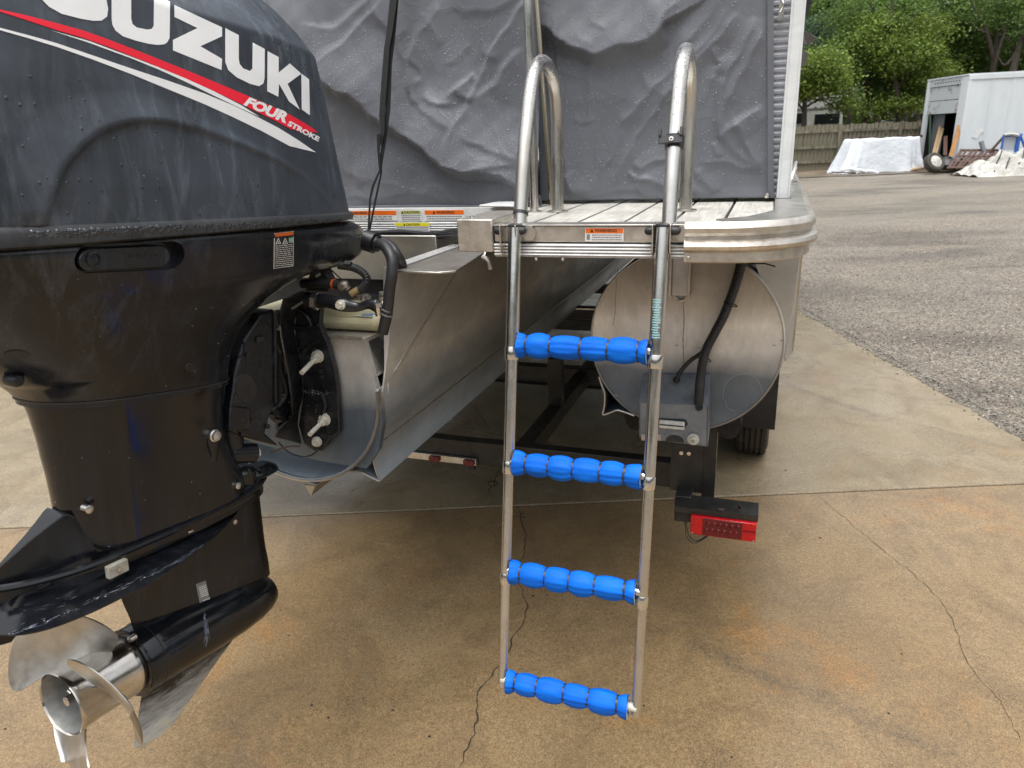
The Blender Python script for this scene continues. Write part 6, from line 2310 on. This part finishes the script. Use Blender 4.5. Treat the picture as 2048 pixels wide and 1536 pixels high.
# strut
ST = [(.265, .125, .545, .034), (.235, .135, .546, .031), (.19, .145, .548, .028), (.14, .155, .550, .026), (.10, .165, .552, .028), (.06, .170, .556, .036), (.02, .175, .560, .030)]
ls = [egg(z, y0, y1, a, .42, 2.1, 1.35, 80) for z, y0, y1, a in ST]
add('strut', loft(ls), 'leg', om, ang=60)
# torpedo
prof = [(.150, .060, .0), (.150, .070, .0), (.156, .0745, 0), (.20, .0755, -.001), (.26, .076, -.003), (.34, .0755, -.007), (.42, .072, -.012), (.48, .064, -.018), (.52, .054, -.022), (.545, .042, -.025), (.558, .028, -.028), (.565, .013, -.030), (.567, .002, -.030)]
ls = []
for y, r, zc in prof:
    ls.append([V3((r * math.cos(2 * math.pi * k / 64), y, zc + r * math.sin(2 * math.pi * k / 64))) for k in range(64)])
torp = add('gearcase', loft(ls), 'leg', om, ang=40)
add('case_ring', lathe([(.148, .072), (.1485, .0765), (.154, .0765), (.1545, .072)], 64), 'leg', torp)
add('seam_ring', lathe([(.185, .0745), (.1855, .0762), (.1865, .0762), (.187, .0745)], 64), 'blk', torp)
q = EF.at(247, 1272, 'x', .03)
add('carrier_bolt', lathe([(.138, .007), (.152, .007), (.153, .004)], 12, (q.x, 0, .0735), 'y'), 'steel_worn', torp)
# skeg
SK = [(-.060, .175, .485, .012), (-.09, .168, .450, .009), (-.13, .155, .375, .0065), (-.17, .143, .308, .0055), (-.200, .134, .258, .0045), (-.216, .150, .232, .0035), (-.219, .180, .220, .003)]
ls = [egg(z, y0, y1, a, y0 + (y1 - y0) * .55, 1.6, 1.4, 48) for z, y0, y1, a in SK]
add('skeg', loft(ls), 'skeg', om, ang=60)
# serial plate on the strut
tree_t = bvh_world(torp, EF.M)
strut_o = bpy.data.objects['strut']
tree_s = bvh_world(strut_o, EF.M)
decal('data_plate', [(391, 1168), (411, 1161), (424, 1220), (420, 1226), (406, 1228), (402, 1222)], tree_s, EF, om, 'ink_grey', .0009, 6)
for (xa, ya) in ((397, 1174), (405, 1200)):
    for i in range(6):
        for j in range(5):
            decal('plate_grille', [(xa + j * 3 + i * .9, ya + i * 3.6 - j), (xa + j * 3 + 1.9 + i * .9, ya + i * 3.6 - j - .5), (xa + j * 3 + 2 + i * .9, ya + i * 3.6 + 1.8 - j), (xa + j * 3 + i * .9, ya + i * 3.6 + 2.2 - j)], tree_s, EF, om, 'stk_white', .0014, 30)
q = surf(470, 1044, tree_s)
if q:
    add('pitot_screw', lathe([(q.x - .003, .006), (q.x + .0012, .0058), (q.x + .0014, .001)], 14, (0, q.y, q.z), 'x'), 'steel_worn', om)
# trim tab under the tail of the plate
add('trim_tab', prism([V3((-.004, -.11, .243)), V3((-.004, -.02, .243)), V3((-.004, -.035, .205)), V3((-.004, -.065, .180)), V3((-.004, -.105, .19))], (.008, 0, 0)), 'leg', om, bevel=.002)

# ---- wear and water
def slivers(name, tree, line, cnt, ln, w, jit, m, parent, seed=1, along=True, off=.0006):
    g = random.Random(seed)
    mi = EF.M.inverted()
    vs, fs = [], []
    for _ in range(cnt):
        i = g.randrange(len(line) - 1)
        a, c = Vector(line[i]), Vector(line[i + 1])
        p = a.lerp(c, g.random()) + Vector((g.gauss(0, jit), g.gauss(0, jit)))
        d = (c - a).normalized() if along else Vector((g.uniform(-1, 1), g.uniform(-1, 1))).normalized()
        l_ = ln * g.uniform(.2, 1)
        w_ = w * g.uniform(.2, 1)
        nn_ = Vector((-d.y, d.x))
        quad = []
        for q in (p - d * l_, p + nn_ * w_ * .6, p + d * l_, p - nn_ * w_ * .5):
            dd = ray(q.x, q.y).normalized()
            loc, nor, _, _ = tree.ray_cast(cam_pos, dd)
            if loc is None:
                break
            quad.append(mi @ (loc - dd * off))
        if len(quad) == 4 and max((quad[k] - quad[0]).length for k in range(4)) < .05:
            o = len(vs)
            vs += quad
            fs.append((o, o + 1, o + 2, o + 3))
    if fs:
        return add(name, (vs, fs), m, parent, smooth=False, fix=False)


def beads_on(name, tree, quad, cnt, r0_, r1_, parent, seed=1, elong=1.0):
    g = random.Random(seed)
    mi = EF.M.inverted()
    vs, fs = [], []
    for _ in range(cnt):
        p = quadmap([V3(q) for q in quad], g.random(), g.random())
        dd = ray(p.x, p.y).normalized()
        loc, nor, _, _ = tree.ray_cast(cam_pos, dd)
        if loc is None:
            continue
        if nor.dot(dd) > 0:
            nor = -nor
        s_ = g.uniform(r0_, r1_)
        e1 = nor.cross(V3((0, 0, 1))).normalized() * s_
        e2 = nor.cross(e1).normalized() * s_ * elong * g.uniform(.8, 1.3)
        o = len(vs)
        vs += [mi @ (loc + q - nor * .0001) for q in (e1, (e1 + e2) * .7, e2, (e2 - e1) * .7, -e1, (e1 + e2) * -.7, -e2, (e1 - e2) * .7)]
        vs.append(mi @ (loc + nor * s_ * .6))
        fs += [(o + k, o + (k + 1) % 8, o + 8) for k in range(8)]
    return add(name, (vs, fs), MT['water_dark'], parent, kind='stuff', ang=80, fix=False)


mt, t, b, v = base('rain_on_paint', (.012, .014, .018), .03, 0, 1.0)
MT['water_dark'] = mt
MT['scrape'] = mat('scraped_paint', (.15, .175, .215), .5, 0, (.07, .085, .11), 60)
MT['scrape_pale'] = mat('bare_metal_chip', (.55, .56, .54), .5)
plate_o, gear_o = COL.objects['cavitation_plate'], COL.objects['gear_housing']
tree_p, tree_g, tree_leg = bvh_world(plate_o, EF.M), bvh_world(gear_o, EF.M), bvh_world(COL.objects['leg_housing'], EF.M)
edge = [(20, 1268), (100, 1240), (185, 1200), (260, 1168), (350, 1126), (420, 1085)]
slivers('edge_scrapes', tree_p, edge, 90, 14, 1.2, 2.2, 'scrape', plate_o, 3)
slivers('edge_chips', tree_p, edge, 26, 3, 1.2, 2.4, 'scrape_pale', plate_o, 4)
slivers('edge_scrapes', tree_p, [(30, 1235), (150, 1200), (250, 1150)], 24, 12, .8, 9.0, 'scrape', plate_o, 5)
slivers('rub_marks', tree_g, [(230, 1150), (330, 1100), (430, 1060)], 50, 16, 1.6, 4.0, 'scrape', gear_o, 6)
slivers('salt_run', tree_t, [(410, 1232), (414, 1262), (412, 1292)], 60, 10, 2.2, 2.2, 'scrape', torp, 7)
slivers('salt_run', tree_s, [(350, 1078), (353, 1098), (356, 1112)], 30, 8, 2.0, 2.0, 'scrape', gear_o, 8)
slivers('paint_chips', tree_leg, [(100, 850), (420, 1000)], 26, 2.5, 1.0, 90, 'scrape_pale', COL.objects['leg_housing'], 9, False)
slivers('paint_chips', tree_l, [(60, 560), (560, 620), (400, 720)], 46, 3, .9, 50, 'scrape_pale', lower, 10, False)
slivers('paint_chips', tree_c, [(60, 300), (600, 380)], 26, 2.5, .9, 80, 'scrape_pale', cowl, 11, False)
tree_b = bvh_world(COL.objects['belt_moulding'], EF.M)
beads_on('rain_drops', tree_b, [(60, 462), (690, 436), (690, 446), (60, 478)], 330, .0012, .0042, COL.objects['belt_moulding'], 12, .9)
beads_on('rain_drops', tree_l, [(650, 452), (735, 466), (735, 505), (640, 500)], 260, .0008, .0026, lower, 13)
beads_on('rain_drops', tree_c, [(0, 90), (640, 290), (680, 425), (0, 440)], 60, .0010, .0028, cowl, 14, 1.5)
beads_on('rain_drops', tree_c, [(420, 0), (560, 0), (640, 180), (600, 120)], 90, .0008, .0022, cowl, 15, 1.2)

# ---- propeller
ph = [(.0, .0665), (.003, .0678), (.012, .0665), (.04, .0645), (.09, .0640), (.13, .0650), (.144, .0660), (.147, .0640)]
inner = [(.147, .058), (.10, .056), (.03, .058), (.002, .0655)]
ls = [[V3((r * math.cos(2 * math.pi * k / 72), y, r * math.sin(2 * math.pi * k / 72))) for k in range(72)] for y, r in ph + inner]
vf = loft(ls, cap=False)
o_ = (len(ls) - 1) * 72
vf[1].extend([(o_ + k, o_ + (k + 1) % 72, (k + 1) % 72, k) for k in range(72)])
MT['prop'] = mat('cast_stainless_blade', (.60, .585, .56), .30, 1.0, (.44, .42, .39), 16, None, .48, .10, 120)
MT['hubm'] = mat('polished_hub', (.70, .68, .64), .13, 1.0, (.52, .48, .42), 18, (1, .5, 1), .3, .05, 100)
hub = add('propeller_hub', vf, 'hubm', om, ang=50, fix=False)
MT['liner'] = mat('grey_hub_liner', (.30, .30, .29), .5, .35, (.20, .20, .19), 40)
add('hub_liner', loft([[V3((r * math.cos(2 * math.pi * k / 60), y, r * math.sin(2 * math.pi * k / 60))) for k in range(60)] for y, r in ((.0035, .0640), (.02, .0565), (.03, .0555), (.0595, .0550))], cap=False), 'liner', hub, fix=False)
add('hub_bulkhead', lathe([(.06, .0), (.06, .056), (.064, .056), (.064, 0)], 40), 'liner', hub)
add('propeller_nut', combine(lathe([(.060, .017), (.040, .017), (.039, .012)], 6), lathe([(.04, .010), (.012, .010), (.010, .007)], 16), cyl(V3((-.022, .030, .006)), V3((.022, .030, -.010)), .0022, 6)), 'steel_worn', hub)


def blade(th0, name='propeller_blade'):
    nr, nc = 26, 30
    R0, R1 = .060, .188
    pitch = .34
    front, back = [], []
    for i in range(nr + 1):
        t = i / nr
        r = R0 + (R1 - R0) * t
        # angular extents of the blade outline (leading positive)
        lead = rad(34) + rad(46) * math.sin(math.pi * min(1, t * 1.02) * .62) - rad(62) * t ** 5
        trail = -rad(38) - rad(16) * math.sin(math.pi * t * .7) + rad(74) * t ** 4.5
        if i == nr:
            m_ = (lead + trail) / 2
            lead, trail = m_ + rad(2), m_ - rad(2)
        fr_, bk = [], []
        for j in range(nc + 1):
            s_ = j / nc
            a = trail + (lead - trail) * s_
            yy = .082 - pitch * a / (2 * math.pi) - .10 * t * .35 + (.012 * (1 - s_) ** 3 * -1)
            th_ = .0045 * (1 - .6 * t) * math.sin(math.pi * min(.97, max(.03, s_))) ** .6 + .0007
            A = th0 + a
            p = V3((r * math.cos(A), yy, r * math.sin(A)))
            nn_ = V3((-math.sin(A) * pitch / (2 * math.pi * r), 1, math.cos(A) * pitch / (2 * math.pi * r))).normalized()
            fr_.append(p + nn_ * th_)
            bk.append(p - nn_ * th_)
        front.append(fr_ + bk[::-1])
    return add(name, loft(front), 'prop', hub, ang=60)


for th in (PB := [rad(112), rad(-8), rad(232)]):
    blade(th)

# ---- swivel bracket, clamp bracket and steering gear
def zz4(x, y):
    return (440 + x / 2.56, 400 + y / 2.56)


def zz2(x, y):
    return (x / 2.695, 450 + y / 2.695)


sb = [EF.at(*zz2(x, y), 'x', .055) for x, y in ((1255, 800), (1300, 620), (1390, 480), (1470, 450), (1478, 960), (1440, 1040), (1420, 1120), (1500, 1190), (1340, 1150), (1228, 1110), (1228, 1000), (1245, 900))]
sw = add('swivel_bracket', prism([V3((.062, p.y, p.z)) for p in sb], (-.124, 0, 0)), 'blk_worn', om, bevel=.006)
ov = [EF.at(*zz2(x, y), 'x', .062) for x, y in ellipse(1325, 880, 56, 84, -.25)]
add('cast_pocket', prism([V3((.0635, p.y, p.z)) for p in ov], (-.003, 0, 0)), 'blk', sw, bevel=.001)
rc = [EF.at(*zz2(x, y), 'x', .066) for x, y in ((1232, 978), (1338, 984), (1345, 1100), (1225, 1108))]
add('rubber_mount', prism([V3((.072, p.y, p.z)) for p in rc], (-.02, 0, 0)), 'blk_worn', sw, bevel=.003)
q = EF.at(*zz2(1400, 615), 'x', .064)
add('grease_cap', box(.062, .068, q.y - .012, q.y + .012, q.z - .007, q.z + .007), 'blk', sw, bevel=.002)
a_, b_ = EF.at(*zz2(1280, 1215), 'x', .04), EF.at(*zz2(1388, 1232), 'x', .055)
add('lower_mount', tube([V3((.02, a_.y - .04, a_.z)), V3((.045, b_.y, b_.z))], .024, 20), 'blk_gloss', om)
add('mount_bolt', tube([V3((.045, b_.y - .001, b_.z)), V3((.047, b_.y + .010, b_.z))], .013, 6), 'white_nylon', om)
a_ = EF.at(*zz2(1330, 1340), 'x', .03)
add('mount_cap', lathe([(a_.z - .05, .034), (a_.z + .005, .036), (a_.z + .014, .028), (a_.z + .016, .012)], 24, (.01, a_.y, 0), 'z'), 'leg', om)
a_ = EF.at(*zz2(1290, 1140), 'x', .05)
add('mount_tube', lathe([(a_.z - .03, .030), (a_.z + .03, .030)], 20, (.02, a_.y, 0), 'z'), 'blk_gloss', om)
# lugs, bolts and lines that crowd the bracket
for x, y, r_ in ((1330, 700, .006), (1355, 1050, .005), (1440, 1085, .007), (1300, 1130, .005)):
    p_ = EF.at(*zz2(x, y), 'x', .066)
    add('housing_bolt', tube([p_ + V3((-.004, 0, 0)), p_ + V3((.004, 0, 0))], r_, 6), 'blk_worn', sw)
add('housing_rib', tube([EF.at(*zz2(x, y), 'x', .064) for x, y in ((1478, 470), (1482, 700), (1484, 960))], .005, 8, 2), 'blk_worn', sw)
add('housing_rib', tube([EF.at(*zz2(x, y), 'x', .064) for x, y in ((1305, 625), (1318, 640), (1312, 700), (1280, 705))], .003, 6, 3), 'blk_worn', sw)
add('hydraulic_line', tube([EF.at(*zz2(x, y), 'x', xx) for x, y, xx in ((1500, 500, .03), (1530, 620, .04), (1515, 760, .03), (1545, 900, .05), (1500, 980, .04))], .0035, 8, 6), 'blk', om)
add('hydraulic_line', tube([EF.at(*zz2(x, y), 'x', xx) for x, y, xx in ((1490, 640, .02), (1540, 760, .03), (1530, 860, .02), (1560, 960, .03))], .0028, 8, 6), 'grey_panel', om)
for x, y in ((1540, 925), (1470, 1010), (1510, 1040)):
    p_ = EF.at(*zz2(x, y), 'x', .03)
    add('cylinder_fitting', tube([p_ + V3((-.01, 0, 0)), p_ + V3((.012, 0, 0))], .010, 12), 'blk_worn', om)
p_ = EF.at(*zz2(1492, 500), 'x', .05)
add('bush_washer', tube([p_, p_ + V3((.006, 0, 0))], .020, 20), 'grey_panel', om)
# dark tilt cylinder inside the bracket
q0, q1 = EF.at(*zz2(1500, 560), 'x', .0), EF.at(*zz2(1520, 1020), 'x', .0)
add('tilt_cylinder', tube([q0, q1], .030, 16), 'blk', om)
add('tilt_ram', tube([q1, q1 + (q1 - q0) * .18], .018, 14), 'blk_worn', om)
add('trim_cup', tube([EF.at(*zz2(1480, 1035), 'x', .02), EF.at(*zz2(1540, 985), 'x', .02)], .020, 16), 'blk_worn', om)

# clamp bracket: web running aft + flange on the transom (boat coordinates -> motor)
B2E = EF.M.inverted() @ BF.M


def bq(x, y, yy):
    return B2E @ BF.at(*zz4(x, y), 'y', yy)


bkdir = B2E.to_3x3() @ V3((0, .016, 0))
outline_r = [(500, 500), (520, 545), (512, 640), (560, 760), (590, 880), (603, 960), (612, 1190), (560, 1225), (522, 1285), (480, 1285), (430, 1250), (400, 1150), (425, 1000), (420, 900), (378, 650), (400, 520)]
flange = add('clamp_bracket', prism([bq(x, y, -.020) for x, y in outline_r], bkdir), 'blk_worn', om, bevel=.003)
web = [((500, 478), (430, 468)), ((400, 560), (330, 510)), ((378, 650), (305, 600)), ((396, 760), (318, 700)), ((420, 900), (355, 900)), ((425, 1000), (368, 1000)), ((405, 1080), (372, 1110)), ((400, 1150), (300, 1180)), ((420, 1250), (285, 1215))]
lw = []
for i, (r_, l_) in enumerate(web):
    P0, P1 = bq(*r_, -.022), bq(*l_, -.085)
    tk_ = B2E.to_3x3() @ V3((-.010, .006, 0))
    lw.append([P0, P1, P1 + tk_, P0 + tk_])
add('bracket_web', loft(lw), 'blk_worn', flange, ang=50, bevel=.002)
for pts in ([(378, 650), (440, 655), (505, 640)], [(420, 790), (450, 750), (500, 720)], [(400, 560), (450, 600), (470, 650)], [(520, 985), (540, 1050), (520, 1100)]):
    add('casting_rib', tube([bq(x, y, -.024) for x, y in pts], .0055, 8, 4), 'blk_worn', flange)
for x, y, r_ in ((486, 775, .0085), (516, 845, .0065), (520, 878, .0065), (524, 908, .0065), (412, 800, .011), (552, 1160, .006), (556, 1185, .006), (560, 1212, .006), (380, 1222, .005)):
    p_ = bq(x, y, -.0205)
    nr_ = B2E.to_3x3() @ V3((0, -1, 0))
    add('bracket_hole', tube([p_ - nr_ * .002, p_ + nr_ * .0012], r_, 14), 'blk', flange)
for (xa, ya), (xb, yb2_) in (((494, 808), (418, 885)), ((530, 1130), (460, 1200))):
    p_, q_ = bq(xa, ya, -.03), bq(xb, yb2_, -.105)
    dr = (q_ - p_).normalized()
    add('mounting_bolt', combine(tube([p_, q_], .0062, 12), tube([p_ - dr * .012, p_ - dr * .004], .0165, 18), tube([p_ - dr * .004, p_ + dr * .012], .0115, 6)), 'white_nylon', flange)
q = bq(500, 1235, -.024)
nr_ = B2E.to_3x3() @ V3((0, -1, 0))
add('pivot_nut', combine(tube([q, q + nr_ * .006], .014, 18), tube([q + nr_ * .006, q + nr_ * .014], .010, 6)), 'white_nylon', flange)
speck = []
rr_ = random.Random(21)
for _ in range(70):
    x, y = rr_.gauss(505, 45), rr_.gauss(985, 7) if rr_.random() < .7 else rr_.uniform(1050, 1250)
    if 430 < x < 600:
        p_ = bq(x, y, -.0212)
        s_ = rr_.uniform(.0004, .0012)
        speck.append(([p_, p_ + V3((s_, s_, 0)) * 1, p_ + V3((s_ * .5, 0, s_ * 1.3))], [(0, 1, 2)]))
add('dried_specks', combine(*speck), 'stk_white', flange, smooth=False)
lab_ = [bq(x, y, -.05) for x, y in ((360, 555), (425, 515), (438, 520), (374, 561))]
add('bracket_sticker', prism(lab_, nr_ * .001), 'ink_grey', flange, smooth=False)
# port side twin of the bracket
add('clamp_bracket', prism([bq(x, y, -.020) + V3((-.26, 0, 0)) for x, y in outline_r], bkdir), 'blk_worn', om, bevel=.003)
# tilt tube + steering link
add('tilt_tube', tube([bq(440, 515, -.06), bq(520, 522, -.055)], .016, 20), 'blk_worn', om)
add('tilt_nut', tube([bq(478, 518, -.058), bq(500, 520, -.057)], .022, 6), 'steel_worn', om)
arm = smooth_path([bq(505, 515, -.06), bq(560, 520, -.06), bq(620, 535, -.06), (bq(700, 548, -.05)), bq(760, 535, -.045), bq(800, 540, -.04)], 6)
add('steering_arm', tube(arm, lambda t: .0165 - .006 * math.sin(math.pi * min(1, max(0, (t - .45) / .5))), 14, 1, True, .75), 'blk_gloss', om)
q = bq(620, 536, -.078)
add('arm_bolt', combine(tube([q, q + nr_ * .004], .012, 18), tube([q + nr_ * .004, q + nr_ * .013], .0085, 6)), 'white_nylon', om)
add('rod_end', combine(tube([bq(800, 540, -.045), bq(828, 535, -.04)], .010, 6), tube([bq(806, 546, -.045), bq(812, 590, -.04)], .008, 10)), 'steel', om)
add('upper_link', tube([bq(420, 430, -.02), bq(520, 425, -.02), bq(585, 432, -.02), bq(640, 440, -.02)], .011, 12, 3), 'blk', om)
add('rubber_ring', tube([bq(578, 430, -.021), bq(586, 431, -.021)], .0125, 16), 'orange_ring', om)
q = bq(630, 440, -.03)
add('link_bolt', combine(tube([q, q + nr_ * .012], .009, 6), tube([q - nr_ * .01, q], .013, 14)), 'steel_worn', om)
add('steering_pad', prism([bq(x, y, .02) for x, y in ((470, 345), (530, 350), (565, 420), (560, 470), (430, 470), (440, 420))], nr_ * -.03), 'blk', om, bevel=.004)
add('white_tag', prism([bq(x, y, .0) for x, y in ((488, 385), (512, 372), (516, 385), (492, 398))], nr_ * .001), 'stk_white', om, smooth=False)
# rigging
add('hose_fitting', combine(tube([bq(748, 205, .02), bq(795, 220, .02)], .026, 18), tube([bq(795, 222, .02), bq(812, 226, .02)], .019, 18)), 'blk_worn', om)
add('rigging_hose', tube([bq(x, y, yy) for x, y, yy in ((800, 222, .02), (845, 238, .0), (880, 300, -.02), (880, 380, -.03), (868, 460, -.03), (858, 560, -.03), (842, 640, -.03), (832, 680, -.03))], .0135, 14, 6), 'blk', om)
add('rigging_hose', tube([bq(x, y, yy) for x, y, yy in ((812, 205, .04), (870, 235, .03), (905, 280, .02), (930, 330, .04), (935, 380, .08))], .0125, 14, 6), 'blk', om)
add('rigging_hose', tube([bq(x, y, yy) for x, y, yy in ((880, 460, -.01), (862, 560, -.01), (850, 650, -.02))], .006, 10, 5), 'blk', om)
for y in (556, 580):
    add('hose_clip', tube([bq(855, y, -.030), bq(853, y + 6, -.030)], .0155, 14), 'grey_panel', om)
corrugated([bq(x, y, yy) for x, y, yy in ((610, 335, .02), (680, 345, .02), (735, 375, .02), (752, 410, .02), (730, 445, .02), (712, 458, .02))], .0095, 12, .005, .09, 'fuel_hose', 'blk', om)
add('hose_end', tube([bq(715, 455, .02), bq(668, 482, .01)], .0085, 12), 'tan_hose', om)
add('thin_cable', tube([bq(x, y, .03) for x, y in ((545, 335), (610, 395), (680, 455), (760, 485), (840, 492))], .0018, 6, 6), 'blk', om)
add('fuel_fitting', combine(tube([bq(690, 492, .02), bq(765, 500, .02)], .009, 12), tube([bq(735, 488, .01), bq(735, 512, .01)], .012, 10)), 'steel_worn', om)
add('ground_wire', tube([bq(x, y, -.03) for x, y in ((300, 1240), (350, 1290), (420, 1315), (470, 1305), (498, 1285))], .0022, 6, 6), 'blk', om)
add('snout_bolts', combine(*[tube([bq(x, 322, -.02), bq(x + 14, 330, -.02)], .007, 8) for x in (640, 655)]), 'blk', om)
